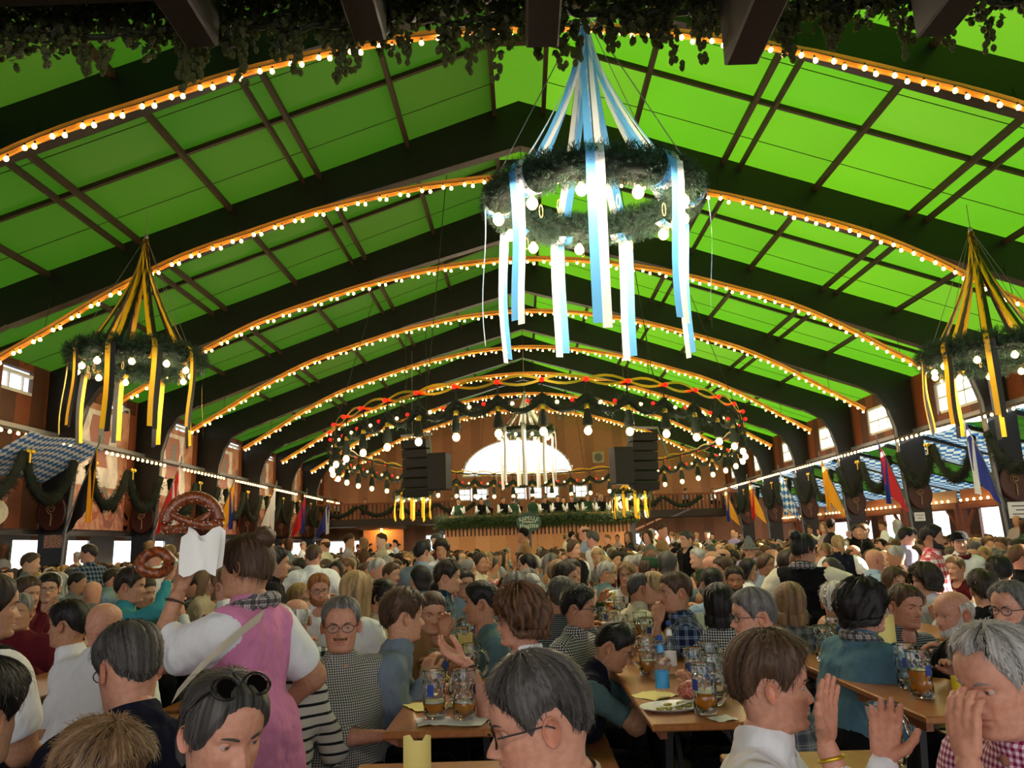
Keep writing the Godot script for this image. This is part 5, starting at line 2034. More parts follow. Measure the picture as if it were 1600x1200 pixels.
func build_gallery() -> void:
	var t := thing("gallery", "wooden gallery with slatted rail across the far end of hall", "balcony", V(0, 0, 46.0))
	var f := MB.new(); f.box(Vector3(0, 3.0, -2.3), Vector3(26, 0.3, 4.6)); obj("deck", f, M.dark_wood, t)
	for s in [-1.0, 1.0]:
		var bm := MB.new(); bm.cbox(Vector3(s * 8.5, 4.1, 0.0), Vector3(9.0, 0.1, 0.14), 0.01); obj("rail", bm, M.red_wood, t)
	var lw := MB.new(); lw.box(Vector3(0, 3.0, 0.06), Vector3(26, 0.42, 0.08)); obj("fascia", lw, M.brown_beam, t)
	for i in 110:
		var x := -12.8 + 25.6 * i / 109.0
		if absf(x) < 3.9: continue
		var p := MB.new(); p.box(Vector3(x, 3.65, 0.0), Vector3(0.13, 0.9, 0.03)); obj("slat", p, M.dark_wood if i % 3 else M.red_wood, t)
	for i in 8:
		var g := thing("gallery_garland", "dark garland swag hung on gallery rail, number %s from left" % ["one", "two", "three", "four", "five", "six", "seven", "eight"][i], "garland", V(-11.0 + (i * 2.3 if i < 4 else i * 2.3 + 4.0), 3.95, 45.8), 0.0, "garlands on the gallery rail")
		var c := MB.new()
		var ps := []
		for j in 11: ps.append(Vector3(-1.1 + 0.22 * j, -0.55 * sin(PI * j / 10.0), 0))
		c.tube(ps, 0.12, 7)
		obj("garland", c, M.fir_dark, g)
	# two small speakers high on the gable, kiosk roof and clock
	for s in [-1.0, 1.0]:
		var sp := thing("wall_speaker", "grey square loudspeaker on far gable %s the half round window" % ("left of" if s < 0 else "right of"), "loudspeaker", V(-0.5 + s * 5.3, 6.9, 50.8), 0.0, "gable speakers")
		var b := MB.new(); b.cbox(Vector3.ZERO, Vector3(0.75, 0.75, 0.2), 0.03); obj("box", b, M.c_beige, sp)
		var c := MB.new(); c.lathe([[0.0, 0.02], [0.2, 0.03], [0.27, 0.0]], 18, Transform3D(Basis(Vector3.RIGHT, Vector3.BACK, Vector3.DOWN), Vector3(0, 0, 0.1))); obj("cone", c, M.c_grey, sp)
	# lit bar under the gallery
	var k := thing("bar_counter", "glowing wooden bar hut under the left of the gallery", "bar", V(-8.6, 0, 46.5))
	var b1 := MB.new(); b1.cbox(Vector3(0, 0.6, 0), Vector3(2.4, 1.2, 0.7), 0.02); obj("counter", b1, M.red_wood, k)
	var b2 := MB.new(); b2.cbox(Vector3(0, 1.9, -0.6), Vector3(2.4, 1.4, 0.1), 0.02); obj("back_wall", b2, M.pine, k)
	var b3 := MB.new(); b3.cbox(Vector3(0, 2.72, 0), Vector3(2.7, 0.16, 1.6), 0.02); obj("roof", b3, M.dark_wood, k)
	var bl := MB.new(); bl.ball(Vector3(0, 2.55, 0.0), Vector3(0.07, 0.08, 0.07), 10); obj("bulb", bl, M.big_bulb, k)
	omni(Vector3(0, 2.55, 0), Color(1, 0.72, 0.4), 1.2, k)
	var sc := thing("lit_screen", "round red and white glowing sign under gallery right of bandstand", "sign", V(7.3, 1.4, 44.5))
	var s1 := MB.new(); s1.lathe([[0.0, 0.03], [0.62, 0.03], [0.62, 0.0]], 24, Transform3D(Basis(Vector3.RIGHT, Vector3.BACK, Vector3.DOWN), Vector3.ZERO)); obj("screen", s1, M.lit_white, sc)
	var s3 := MB.new(); s3.box(Vector3(0, -0.95, -0.03), Vector3(0.12, 0.9, 0.06)); obj("post", s3, M.black, sc)
	var s2 := MB.new(); s2.lathe([[0.0, 0.05], [0.34, 0.05], [0.34, 0.03]], 20, Transform3D(Basis(Vector3.RIGHT, Vector3.BACK, Vector3.DOWN), Vector3.ZERO)); obj("red_light_disc", s2, M.lit_red, sc)

func build_overhead() -> void:
	# timber overhang above the camera, with hop garlands
	var o := Node3D.new(); o.name = "ceiling_gallery_overhang"; add_child(o); o.set_meta("kind", "structure")
	var f := MB.new(); f.box(V(0, 4.93, 3.95), Vector3(26, 0.36, 0.22)); obj("fascia_beam", f, M.brown_beam, o)
	var s := MB.new(); s.box(V(0, 5.2, -2.4), Vector3(26, 0.12, 13.0)); obj("deck", s, M.dark_wood, o)
	for x in [-11.0, -9.2, -7.4, -5.6, -3.6, -2.08, -1.04, 0.02, 1.22, 2.4, 3.9, 5.6, 7.4, 9.2, 11.0]:
		var lo := 4.56 if x < -0.5 else 4.47 if x < 1.0 else 4.30 if x < 2.0 else 4.44
		var b := MB.new()
		b.cbox(V(x, (lo + 5.1) * 0.5, 3.0), Vector3(0.2, 5.1 - lo, 2.5), 0.012)
		obj("joist_end", b, M.brown_beam, o)
	for i in 5:
		var pl := thing("pendant_lamp", "enamel pendant lamp under the overhang behind the viewer, %s from left" % ["first", "second", "third", "fourth", "fifth"][i], "lamp", V(-5.0 + 2.5 * i, 4.1, -1.6), 0.0, "pendant lamps under the overhang")
		var sh := MB.new(); sh.lathe([[0.03, 0.16], [0.06, 0.15], [0.16, 0.04], [0.19, 0.0], [0.185, 0.0], [0.055, 0.13]], 18); obj("shade", sh, M.white_paint, pl)
		var cb := MB.new(); cb.tube([Vector3(0, 0.15, 0), Vector3(0, 1.04, 0)], 0.008, 5); obj("cable", cb, M.black, pl)
		var bb := MB.new(); bb.ball(Vector3(0, 0.0, 0), Vector3(0.055, 0.07, 0.055), 12); obj("bulb", bb, M.big_bulb, pl)
		omni(Vector3(0, -0.02, 0), Color(1, 0.95, 0.88), 1.0, pl, 0.05)
	# hop cone and leaf
	var cone := MB.new()
	for r in 5:
		for i in 6:
			var a := TAU * (i + 0.5 * (r % 2)) / 6
			var rad: float = [0.010, 0.0155, 0.0165, 0.0135, 0.007][r]
			var y := -0.008 * r - 0.002
			var p := Vector3(cos(a) * rad, y, sin(a) * rad)
			var sd := Vector3(-sin(a), 0, cos(a)) * 0.0085
			var n := cone.pt(Vector3(cos(a) * rad * 0.4, y + 0.007, sin(a) * rad * 0.4))
			cone.pt(p - sd); cone.pt(p + sd); cone.pt(p * Vector3(1.05, 1, 1.05) + Vector3(0, -0.013, 0))
			cone.tri(n, n + 1, n + 2); cone.tri(n + 1, n + 3, n + 2)
	var leaf := MB.new()
	var lp := [[0, 0], [0.018, 0.012], [0.045, 0.008], [0.035, 0.03], [0.03, 0.042], [0.012, 0.05], [0, 0.075]]
	var c0 := leaf.pt(Vector3(0, 0.03, 0.004))
	for q in lp: leaf.pt(Vector3(q[0], q[1], -0.004))
	for i in range(5, 0, -1): leaf.pt(Vector3(-lp[i][0], lp[i][1], -0.004))
	for i in 12: leaf.tri(c0, c0 + 1 + i, c0 + 1 + (i + 1) % 12)
	var cm := cone.mesh()
	var lm := leaf.mesh()
	var xs := [-4.6, -3.5, -2.0, -1.0, 0.05, 1.25, 2.4, 3.6, 4.8]
	for i in 8:
		var t := thing("hop_garland", "hop vine garland hanging from overhang beam, number %s from left" % ["one", "two", "three", "four", "five", "six", "seven", "eight"][i], "garland", V((xs[i] + xs[i + 1]) * 0.5, 4.90, 4.38), 0.0, "hop garlands along the overhang")
		var w: float = xs[i + 1] - xs[i]
		var vine := MB.new()
		var vp := []
		for j in 13: vp.append(Vector3(w * (j / 12.0 - 0.5), -0.05 - 0.08 * sin(PI * j / 12.0), 0.03 * sin(j * 2.0)))
		vine.tube(vp, 0.02, 6)
		obj("vine", vine, M.hop_leaf, t)
		var cx := []
		var lx := []
		for j in int(w * 400):
			var u := rng.randf() - 0.5
			var x := w * u
			var clump := 0.5 + 0.5 * nz.get_noise_2d((x + xs[i]) * 320.0, 40.0) + 0.25 * nz.get_noise_2d((x + xs[i]) * 1300.0, 4.0)
			var depth := 0.10 + 0.42 * clampf(clump - 0.25, 0.0, 1.0)
			var y := 0.16 - (depth + 0.16) * pow(rng.randf(), 0.8)
			var p := Vector3(x, y, rng.randf_range(-0.10, 0.10))
			var b := Basis.from_euler(Vector3(rng.randf_range(-0.5, 0.5), rng.randf() * TAU, rng.randf_range(-0.5, 0.5)))
			if j % 2: cx.append(Transform3D(b * Basis.from_scale(Vector3.ONE * rng.randf_range(0.9, 1.35)), p))
			var b2 := Basis.from_euler(Vector3(rng.randf() * TAU, rng.randf() * TAU, rng.randf() * TAU))
			lx.append(Transform3D(b2 * Basis.from_scale(Vector3.ONE * rng.randf_range(0.55, 0.95)), p + Vector3(0, 0.03, 0)))
			lx.append(Transform3D(b2.rotated(Vector3.UP, 1.9) * Basis.from_scale(Vector3.ONE * 0.8), Vector3(x, lerpf(y, 0.12, rng.randf()), p.z)))
		# trailing strands
		for q in 5:
			var x := rng.randf_range(-0.45, 0.45) * w
			var l := rng.randf_range(0.16, 0.34)
			for j in 16:
				var p := Vector3(x + rng.randf_range(-0.035, 0.035), -0.2 - l * j / 16.0, rng.randf_range(-0.03, 0.03))
				cx.append(Transform3D(Basis.from_euler(Vector3(0, rng.randf() * TAU, 0)), p))
				if j < 9: lx.append(Transform3D(Basis.from_euler(Vector3(rng.randf() * 6, rng.randf() * 6, 0)) * Basis.from_scale(Vector3.ONE * 0.6), p))
		many("hop_cones", cm, M.hop_cone, t, cx)
		many("hop_leaves", lm, M.hop_leaf, t, lx)

func build_wall_signs() -> void:
	var a := thing("notice_board", "large white notice with printed lines on nearest right column", "sign", V(12.9, 1.98, fd(3) - 0.13))
	var m := MB.new(); m.cbox(Vector3.ZERO, Vector3(0.78, 0.42, 0.02), 0.004); obj("sheet", m, M.paper, a); sign_lines(a, 0.78, 0.42, 0.011, 3)
	var b := thing("notice_board", "small white notice under the plaque on second right column", "sign", V(12.68, 1.98, fd(4) - 0.13))
	m = MB.new(); m.cbox(Vector3.ZERO, Vector3(0.34, 0.28, 0.02), 0.004); obj("sheet", m, M.paper, b); sign_lines(b, 0.34, 0.28, 0.011, 2)
	var c := thing("photo_collage", "small colourful photo collage below plaque on nearest left column", "picture", V(-12.68, 1.95, fd(3) - 0.13))
	m = MB.new(); m.cbox(Vector3.ZERO, Vector3(0.5, 0.34, 0.02), 0.004); obj("sheet", m, M.collage, c)
	var h := thing("gingerbread_heart", "small pale heart hanging on wood wall at far left", "heart", V(-13.17, 3.0, 19.3), PI / 2)
	m = MB.new()
	var ps := []
	for i in 24:
		var u := TAU * i / 24
		ps.append(Vector3(0.016 * 16 * pow(sin(u), 3), 0.016 * (13 * cos(u) - 5 * cos(2 * u) - 2 * cos(3 * u) - cos(4 * u)), 0))
	var c0 := m.pt(Vector3(0, 0, 0.05))
	for p in ps: m.pt(p)
	for i in 24: m.tri(c0, c0 + 1 + i, c0 + 1 + (i + 1) % 24)
	obj("heart", m, M.c_rose, h)
	# round white shields at the far left
	for i in 3:
		var s := thing("round_shield", "cream round wooden shield on left wall, %s one" % ["upper", "middle", "lower"][i], "sign", V(-12.6, 3.7 - 0.55 * i, 17.2 + 0.5 * i), PI / 4, "round shields")
		m = MB.new(); m.lathe([[0.0, 0.03], [0.26, 0.03], [0.3, 0.05], [0.32, 0.0]], 20, Transform3D(Basis(Vector3.RIGHT, Vector3.BACK, Vector3.DOWN), Vector3.ZERO)); obj("disc", m, M.c_cream, s)
	# bavarian awning piece and flag at the far left
	var aw := thing("lozenge_awning", "blue and white lozenge awning strip at far left", "awning", V(-12.1, 4.1, 19.4))
	m = MB.new()
	var rows := []
	for i in 7:
		var row := []
		for j in 9: row.append(Vector3(0.5 - 1.5 * i / 6.0, 0.35 - 0.9 * i / 6.0 - 0.05 * sin(j), 1.6 - 3.2 * j / 8.0))
		rows.append(row)
	m.grid(rows, false)
	obj("cloth", m, M.lozenge, aw)
	var lf := thing("long_flag", "long blue and white lozenge flag cut by left picture edge", "flag", V(-12.05, 3.0, 16.6))
	m = MB.new()
	rows = []
	for i in 13:
		var row := []
		for j in 7: row.append(Vector3(-0.3 + 0.1 * j, 1.9 - 2.6 * i / 12.0, 0.05 * sin(j * 1.7)))
		rows.append(row)
	m.grid(rows, false)
	obj("flag_cloth", m, M.lozenge, lf)
	m = MB.new(); m.tube([Vector3(-0.5, 1.95, 0), Vector3(0.4, 1.95, 0)], 0.025, 6); obj("pole", m, M.cable, lf)

func heroes() -> Array:
	return [
		{"at": Vector3(-1.074, 1.152, -3.828), "face": 12, "lod": 0, "label": "stout grey-haired man in grey checked shirt, glasses and moustache facing camera", "body": 32, "kind": "o", "hair": "thin", "hc": "grey", "glasses": true, "gl_mat": "frame_brown", "moustache": "light", "top": "c_check_grey", "collar": true, "sleeve": 1.4, "fat": 1, "bw": 1.14, "skin": "pink", "rh": Vector3(-0.846, 0.688, -3.671), "lh": Vector3(-0.816, 0.700, -4.026), "wide": 1.05},
		{"at": Vector3(-0.883, 1.113, -1.866), "face": 48, "lod": 0, "label": "woman with dark grey hair and sunglasses pushed up, looking down at bottom left", "body": 75, "nod": 16, "kind": "f", "hair": "pony", "hc": "darkgrey", "sun_on_head": true, "top": "c_black", "skin": "pink"},
		{"at": Vector3(-1.226, 0.978, -1.980), "face": 70, "lod": 0, "label": "light brown crown of a head at bottom left corner", "nod": 20, "hair": "full", "hc": "light", "top": "c_brown", "skin": "fair"},
		{"at": Vector3(-1.378, 1.179, -2.408), "face": -128, "lod": 0, "label": "dark grey-haired man in navy jacket with white collar and glasses, back turned", "body": -150, "nod": 16, "hair": "short", "hc": "darkgrey", "glasses": true, "top": "c_navy", "collar": true, "sleeve": 2, "fat": 0.6, "skin": "pink", "bw": 1.05, "llh": Vector3(0.15, 0.7, 0.3), "lrh": Vector3(-0.15, 0.7, 0.3)},
		{"at": Vector3(-2.275, 1.326, -3.089), "face": 130, "lod": 0, "label": "waitress at left edge in white puff sleeves and black bodice", "stand": true, "body": 150, "kind": "f", "hair": "bun", "hc": "dark", "puff": 0.1, "one_top": false, "sleeve": 0.78, "top": "c_black", "top_name": "bodice", "sleeves": "c_white", "skirt": true, "legs": "c_black", "skin": "tan", "scarf": "c_scarf", "rh": Vector3(-2.044, 0.730, -3.266)},
		{"at": Vector3(-1.305, 1.449, -3.170), "face": -104, "lod": 0, "label": "waitress in pink bodice and white puff blouse holding up a giant pretzel", "stand": true, "body": -104, "bw": 0.77, "kind": "f", "hair": "bun", "hc": "brown", "puff": 0.078, "one_top": false, "sleeve": 0.78, "top": "c_pink", "top_name": "bodice", "sleeves": "c_white", "skirt": true, "legs": "c_pink", "skin": "tan", "scarf": "c_scarf", "lh": Vector3(-1.526, 1.360, -3.064), "wpole_l": Vector3(-0.5, -1, 0.25), "pose_l": "cup", "fdir_l": Vector3(0.28, 0.95, -0.1), "palm_l": Vector3(0.35, 0, -1), "watch": "l", "watch_mat": "leather"},
		{"at": Vector3(-2.484, 1.139, -4.355), "face": 172, "lod": 1, "label": "bald man in white shirt seen from behind at left table", "hair": "none", "top": "c_white", "collar": true, "sleeve": 2, "skin": "pink"},
		{"at": Vector3(-2.751, 1.141, -4.479), "face": -95, "lod": 1, "label": "black-haired man in profile beside the bald man in white", "body": -60, "hair": "short", "hc": "black", "skin": "tan", "top": "c_white", "collar": true},
		{"at": Vector3(-3.631, 1.159, -5.415), "face": 15, "lod": 1, "label": "man with cropped grey hair facing camera near left edge", "hair": "buzz", "hc": "grey", "skin": "tan", "top": "c_maroon", "collar": true, "sleeve": 2},
		{"at": Vector3(-4.139, 1.235, -6.291), "face": 70, "lod": 1, "label": "brown-haired man raising a mug near left edge", "hair": "short", "hc": "brown", "skin": "tan", "top": "c_maroon", "sleeve": 2, "rh": Vector3(-3.940, 1.088, -6.221)},
		{"at": Vector3(-4.499, 1.241, -7.183), "face": 25, "lod": 1, "label": "young man with black hair and glasses in left crowd", "hair": "short", "hc": "black", "glasses": true, "top": "c_maroon", "sleeve": 2},
		{"at": Vector3(-3.187, 1.278, -6.041), "face": 95, "lod": 1, "label": "woman in turquoise sweater reaching out an arm", "body": 115, "kind": "f", "hair": "full", "hc": "dark", "top": "c_teal", "sleeve": 1.95, "skin": "tan", "rh": Vector3(-2.886, 1.309, -5.986)},
		{"at": Vector3(-4.766, 1.138, -8.397), "face": 165, "lod": 2, "label": "man with shaved head behind the turquoise sweater", "hair": "none", "top": "c_grey", "skin": "pink"},
		{"at": Vector3(-1.345, 1.139, -3.649), "face": 170, "lod": 0, "label": "person in black and white striped shirt behind the pink waitress", "hair": "short", "hc": "white", "top": "c_stripe_bw", "sleeve": 2, "bw": 1.15, "fat": 0.6},
		{"at": Vector3(-1.563, 1.104, -4.775), "face": -165, "lod": 1, "label": "balding white-haired man in green gingham shirt", "hair": "bald", "hc": "white", "top": "c_gingham_green", "collar": true, "sleeve": 2, "skin": "pink"},
		{"at": Vector3(-0.826, 1.156, -4.135), "face": 118, "lod": 1, "label": "man with thick brown hair in denim shirt leaning on table", "body": 95, "hair": "full", "hc": "brown", "top": "c_denim", "collar": true, "sleeve": 2, "rh": Vector3(-0.718, 0.852, -4.097), "lh": Vector3(-0.710, 0.857, -4.300), "lean": 0.2},
		{"at": Vector3(-0.771, 1.115, -4.932), "face": 18, "lod": 1, "label": "man with cropped brown hair and hand to chin beside the denim shirt", "body": 55, "nod": 14, "hair": "buzz", "hc": "brown", "top": "c_tan", "sleeve": 2, "lh": Vector3(-0.674, 0.987, -4.806), "skin": "fair"},
		{"at": Vector3(-1.182, 1.172, -5.534), "face": 82, "lod": 1, "label": "woman with black ponytail in cream top", "kind": "f", "hair": "pony", "hc": "black", "top": "c_cream", "sleeve": 0.7, "skin": "fair"},
		{"at": Vector3(-1.301, 1.231, -5.238), "face": 150, "lod": 1, "label": "woman with long blond hair in white dirndl blouse", "kind": "f", "hair": "long", "hc": "blond", "top": "c_white", "sleeve": 0.7},
		{"at": Vector3(-1.866, 1.187, -6.457), "face": 25, "lod": 1, "label": "red-haired bearded man with glasses", "hair": "short", "hc": "red", "beard": "red", "glasses": true, "top": "c_white", "skin": "pink"},
		{"at": Vector3(-2.148, 1.095, -6.910), "face": 60, "lod": 1, "label": "blond woman with glasses beside the red-haired man", "kind": "f", "hair": "bob", "hc": "blond", "glasses": true, "top": "c_cream"},
		{"at": Vector3(-2.243, 1.408, -6.547), "face": 100, "lod": 1, "label": "black-haired man standing behind the pink waitress", "stand": true, "hair": "short", "hc": "black", "skin": "tan", "top": "c_black"},
		{"at": Vector3(-2.773, 1.202, -8.895), "face": 60, "lod": 2, "label": "grey-haired man in pink shirt left of centre", "hair": "short", "hc": "grey", "top": "c_rose", "collar": true, "skin": "pink"},
		{"at": Vector3(-2.589, 1.233, -10.072), "face": 0, "lod": 2, "label": "smiling dark-haired woman in black facing camera", "kind": "f", "hair": "long", "hc": "dark", "top": "c_black"},
		{"at": Vector3(-1.891, 1.264, -9.159), "face": 80, "lod": 2, "label": "silver-haired man in pale blue shirt in profile", "hair": "short", "hc": "silver", "top": "c_skyblue", "collar": true, "skin": "pink"},
		{"at": Vector3(-1.686, 1.211, -8.904), "face": 60, "lod": 2, "label": "brown-haired man next to silver-haired man in pale blue", "hair": "short", "hc": "brown", "top": "c_white"},
		{"at": Vector3(-1.301, 1.178, -8.422), "face": -90, "lod": 2, "label": "woman with black bob in light blue top", "kind": "f", "hair": "bob", "hc": "black", "top": "c_skyblue"},
		{"at": Vector3(-0.832, 1.251, -6.593), "face": 90, "lod": 1, "label": "dark-haired man in profile with teal plaid shirt", "hair": "full", "hc": "dark", "top": "c_plaid_teal", "sleeve": 2},
		{"at": Vector3(-0.751, 1.166, -7.235), "face": 30, "lod": 1, "label": "dark-haired man with glasses in light blue shirt", "hair": "short", "hc": "dark", "glasses": true, "top": "c_skyblue", "collar": true},
		{"at": Vector3(-0.967, 1.094, -7.248), "face": 60, "lod": 1, "label": "dark-skinned man with cropped hair in teal plaid shirt", "hair": "buzz", "hc": "black", "skin": "brown", "top": "c_plaid_teal", "sleeve": 2, "collar": true},
		{"at": Vector3(-0.468, 1.156, -4.926), "face": -95, "lod": 1, "label": "man with black hair and stubble in grey green shirt looking left", "body": -80, "hair": "short", "hc": "black", "top": "c_greyteal", "skin": "tan", "sleeve": 0.8},
		{"at": Vector3(-0.226, 1.156, -3.836), "face": -78, "lod": 0, "label": "woman with curly chestnut hair and glasses gesturing over the table", "body": -70, "kind": "f", "hair": "curly", "hc": "chestnut", "glasses": true, "top": "c_white", "sleeve": 0.25, "skin": "pink", "lh": Vector3(-0.476, 0.981, -3.716), "fdir_l": Vector3(-0.8, 0.5, 0.1), "palm_l": Vector3(0.2, 0.9, 0.4), "pose_l": "cup", "watch": "l"},
		{"at": Vector3(-0.173, 1.151, -1.691), "face": -84, "lod": 0, "label": "dark grey-haired man with glasses at bottom centre, close to camera", "body": -105, "nod": 15, "hair": "short", "hc": "darkgrey", "glasses": true, "top": "c_beige", "collar": true, "sleeve": 2, "skin": "pink", "llh": Vector3(0.15, 0.6, 0.3), "lrh": Vector3(-0.15, 0.6, 0.3)},
		{"at": Vector3(0.291, 0.926, -4.553), "face": 76, "lod": 1, "label": "black-haired boy in navy vest looking down at the table", "body": 82, "nod": 30, "hair": "short", "hc": "black", "skin": "tan", "one_top": false, "top": "c_navy", "top_name": "vest", "sleeves": "c_greyteal", "sleeve": 0.8, "lean": 0.22, "rh": Vector3(0.475, 0.757, -4.436), "lh": Vector3(0.488, 0.781, -4.686)},
		{"at": Vector3(0.141, 1.094, -5.107), "face": 72, "lod": 1, "label": "woman with short black hair and glasses in black checked shirt", "body": 60, "kind": "f", "hair": "full", "hc": "black", "glasses": true, "top": "c_check_black", "collar": true, "sleeve": 0.8, "skin": "tan"},
		{"at": Vector3(0.050, 1.145, -5.454), "face": 165, "lod": 1, "label": "man with dark grey hair in fine striped shirt seen from behind", "hair": "short", "hc": "darkgrey", "top": "c_stripe_grey", "sleeve": 2},
		{"at": Vector3(0.784, 1.163, -5.272), "face": -80, "lod": 1, "label": "brown-haired man in blue plaid shirt leaning over table", "body": -100, "hair": "short", "hc": "brown", "top": "c_plaid_blue", "collar": true, "sleeve": 0.85, "skin": "tan", "lean": 0.2, "lh": Vector3(0.647, 0.976, -5.207)},
		{"at": Vector3(0.811, 1.133, -6.360), "face": -70, "lod": 1, "label": "blond woman with ponytail in black top", "kind": "f", "hair": "pony", "hc": "blond", "top": "c_black", "sleeve": 0.2},
		{"at": Vector3(0.710, 1.131, -6.360), "face": 110, "lod": 1, "label": "man with cropped dark grey hair in cream shirt", "hair": "buzz", "hc": "darkgrey", "top": "c_cream", "skin": "tan", "sleeve": 0.8},
		{"at": Vector3(0.866, 1.151, -8.449), "face": -15, "lod": 1, "label": "woman with glasses and light brown bob in white and blue", "kind": "f", "hair": "bob", "hc": "light", "glasses": true, "top": "c_white"},
		{"at": Vector3(0.742, 1.148, -9.209), "face": 95, "lod": 1, "label": "silver-haired man with glasses in grey teal shirt", "body": 120, "hair": "short", "hc": "silver", "glasses": true, "top": "c_greyteal"},
		{"at": Vector3(1.032, 1.086, -5.117), "face": 165, "lod": 1, "label": "woman with black bob in black checked blouse seen from behind", "kind": "f", "hair": "bob", "hc": "black", "top": "c_check_black", "sleeve": 2},
		{"at": Vector3(0.910, 1.125, -3.950), "face": -85, "lod": 0, "label": "older man with grey hair and glasses in grey plaid shirt", "body": -105, "kind": "o", "hair": "short", "hc": "grey", "glasses": true, "top": "c_plaid_grey", "collar": true, "sleeve": 2, "skin": "pink"},
		{"at": Vector3(1.322, 0.850, -5.941), "face": -62, "lod": 1, "label": "woman with glasses in red checked blouse beside the grey plaid man", "kind": "f", "hair": "bob", "hc": "dark", "glasses": true, "top": "c_check_red", "collar": true, "lh": Vector3(1.016, 0.744, -5.858)},
		{"at": Vector3(0.495, 1.092, -2.339), "face": 82, "lod": 0, "label": "woman with short brown hair in white shirt clapping her hands", "body": 70, "kind": "f", "hair": "full", "hc": "brown", "top": "c_white", "collar": true, "sleeve": 1.75, "skin": "pink", "bw": 1.1, "fat": 0.6, "rh": Vector3(0.588, 0.958, -2.214), "lh": Vector3(0.753, 0.890, -2.260), "fdir_r": Vector3(0.1, 1, 0.05), "fdir_l": Vector3(0.12, 1, 0.1), "palm_r": Vector3(0.55, 0.1, 0.8), "palm_l": Vector3(-0.5, 0.1, 0.85), "pose_r": "flat", "pose_l": "flat", "watch": "r", "watch_mat": "gold", "hand_s": 1.02, "wpole_r": Vector3(-0.2, -1, 0.3), "wpole_l": Vector3(0.3, -1, 0.3)},
		{"at": Vector3(1.566, 1.063, -5.392), "face": 170, "lod": 1, "label": "woman with straight dark blond bob seen from behind", "kind": "f", "hair": "bob", "hc": "light", "top": "c_plaid_grey"},
		{"at": Vector3(1.978, 1.029, -5.696), "face": 155, "lod": 1, "label": "white-haired person in olive jacket seen from behind", "hair": "full", "hc": "white", "top": "c_olive", "sleeve": 2, "bw": 1.15},
		{"at": Vector3(1.612, 1.110, -4.340), "face": 82, "lod": 1, "label": "woman with black hair, glasses and blue short-sleeved shirt", "body": 105, "kind": "f", "hair": "curly", "hc": "black", "glasses": true, "gl_mat": "frame_brown", "scarf": "c_scarf", "top": "c_blue", "sleeve": 0.85, "bw": 1.2, "fat": 0.8, "skin": "pink", "rh": Vector3(1.869, 0.619, -4.342)},
		{"at": Vector3(2.056, 1.067, -4.817), "face": 15, "lod": 1, "label": "brown-haired man in dark striped shirt smiling at right table", "hair": "short", "hc": "brown", "top": "c_stripe_grey", "sleeve": 2, "skin": "pink", "tilt": -8},
		{"at": Vector3(2.122, 1.062, -4.416), "face": -78, "lod": 1, "label": "bald man with white beard and black jacket talking at right table", "body": -90, "kind": "o", "hair": "bald", "hc": "white", "beard": "white", "top": "c_black", "sleeve": 2, "collar": true, "skin": "pink", "nod": 8},
		{"at": Vector3(2.172, 1.123, -3.962), "face": -65, "lod": 0, "label": "man with glasses and grey beard at right edge", "body": -80, "kind": "o", "hair": "thin", "hc": "grey", "beard": "grey", "glasses": true, "top": "c_green", "sleeve": 2, "skin": "pink"},
		{"at": Vector3(0.926, 1.154, -1.965), "face": -72, "lod": 0, "label": "silver-haired man in pink checked shirt resting cheek on hand", "body": -75, "nod": 14, "kind": "o", "hair": "thin", "hc": "silver", "top": "c_check_pink", "collar": true, "sleeve": 1.75, "skin": "pink", "fat": 0.6, "bw": 1.1, "lh": Vector3(0.787, 0.992, -1.895), "fdir_l": Vector3(0.1, 1, -0.12), "palm_l": Vector3(0.8, 0, -0.5), "pose_l": "relaxed", "wpole_l": Vector3(-0.3, -1, 0.4)},
		{"at": Vector3(2.111, 1.394, -6.592), "face": 112, "lod": 1, "label": "waitress with black bun and black vest standing with hand on hip", "stand": true, "body": 155, "kind": "f", "hair": "bun", "hc": "black", "puff": 0.085, "one_top": false, "sleeve": 0.85, "top": "c_black", "top_name": "bodice", "sleeves": "c_cream", "skirt": true, "legs": "c_black", "skin": "tan", "scarf": "c_scarf", "rh": Vector3(2.392, 1.077, -6.813), "wpole_r": Vector3(1, -0.2, 0.2)},
		{"at": Vector3(3.884, 1.439, -7.978), "face": 55, "lod": 1, "label": "bearded man in red and white checked shirt standing at right", "stand": true, "hair": "short", "hc": "black", "beard": "black", "top": "c_check_red", "collar": true, "sleeve": 1.2, "skin": "tan"},
		{"at": Vector3(5.139, 1.353, -9.798), "face": -20, "lod": 1, "label": "waiter in black cap and white shirt standing at right", "stand": true, "hair": "short", "hc": "dark", "hat": "cap", "hat_mat": "c_black", "top": "c_white", "scarf": "c_maroon"},
		{"at": Vector3(2.262, 1.493, -12.073), "face": -60, "lod": 1, "label": "grey-haired waiter in black vest and white sleeves standing far right", "stand": true, "hair": "short", "hc": "darkgrey", "one_top": false, "top": "c_black", "top_name": "vest", "sleeves": "c_white", "sleeve": 2},
		{"at": Vector3(-2.483, 1.449, -8.594), "face": 180, "lod": 1, "label": "broad man in plain white T-shirt standing, back turned", "stand": true, "hair": "buzz", "hc": "brown", "top": "c_white", "bw": 1.2, "sleeve": 0.9, "skin": "pink"},
		{"at": Vector3(-1.335, 1.445, -8.859), "face": 150, "lod": 1, "label": "man in grey blue shirt standing before the bandstand, back turned", "stand": true, "hair": "short", "hc": "black", "top": "c_denim", "bw": 1.15, "sleeve": 2},
		{"at": Vector3(-1.406, 1.447, -11.584), "face": -10, "lod": 2, "label": "woman with dark curly hair standing left of bandstand", "stand": true, "kind": "f", "hair": "afro", "hc": "dark", "skin": "tan", "top": "c_white"},
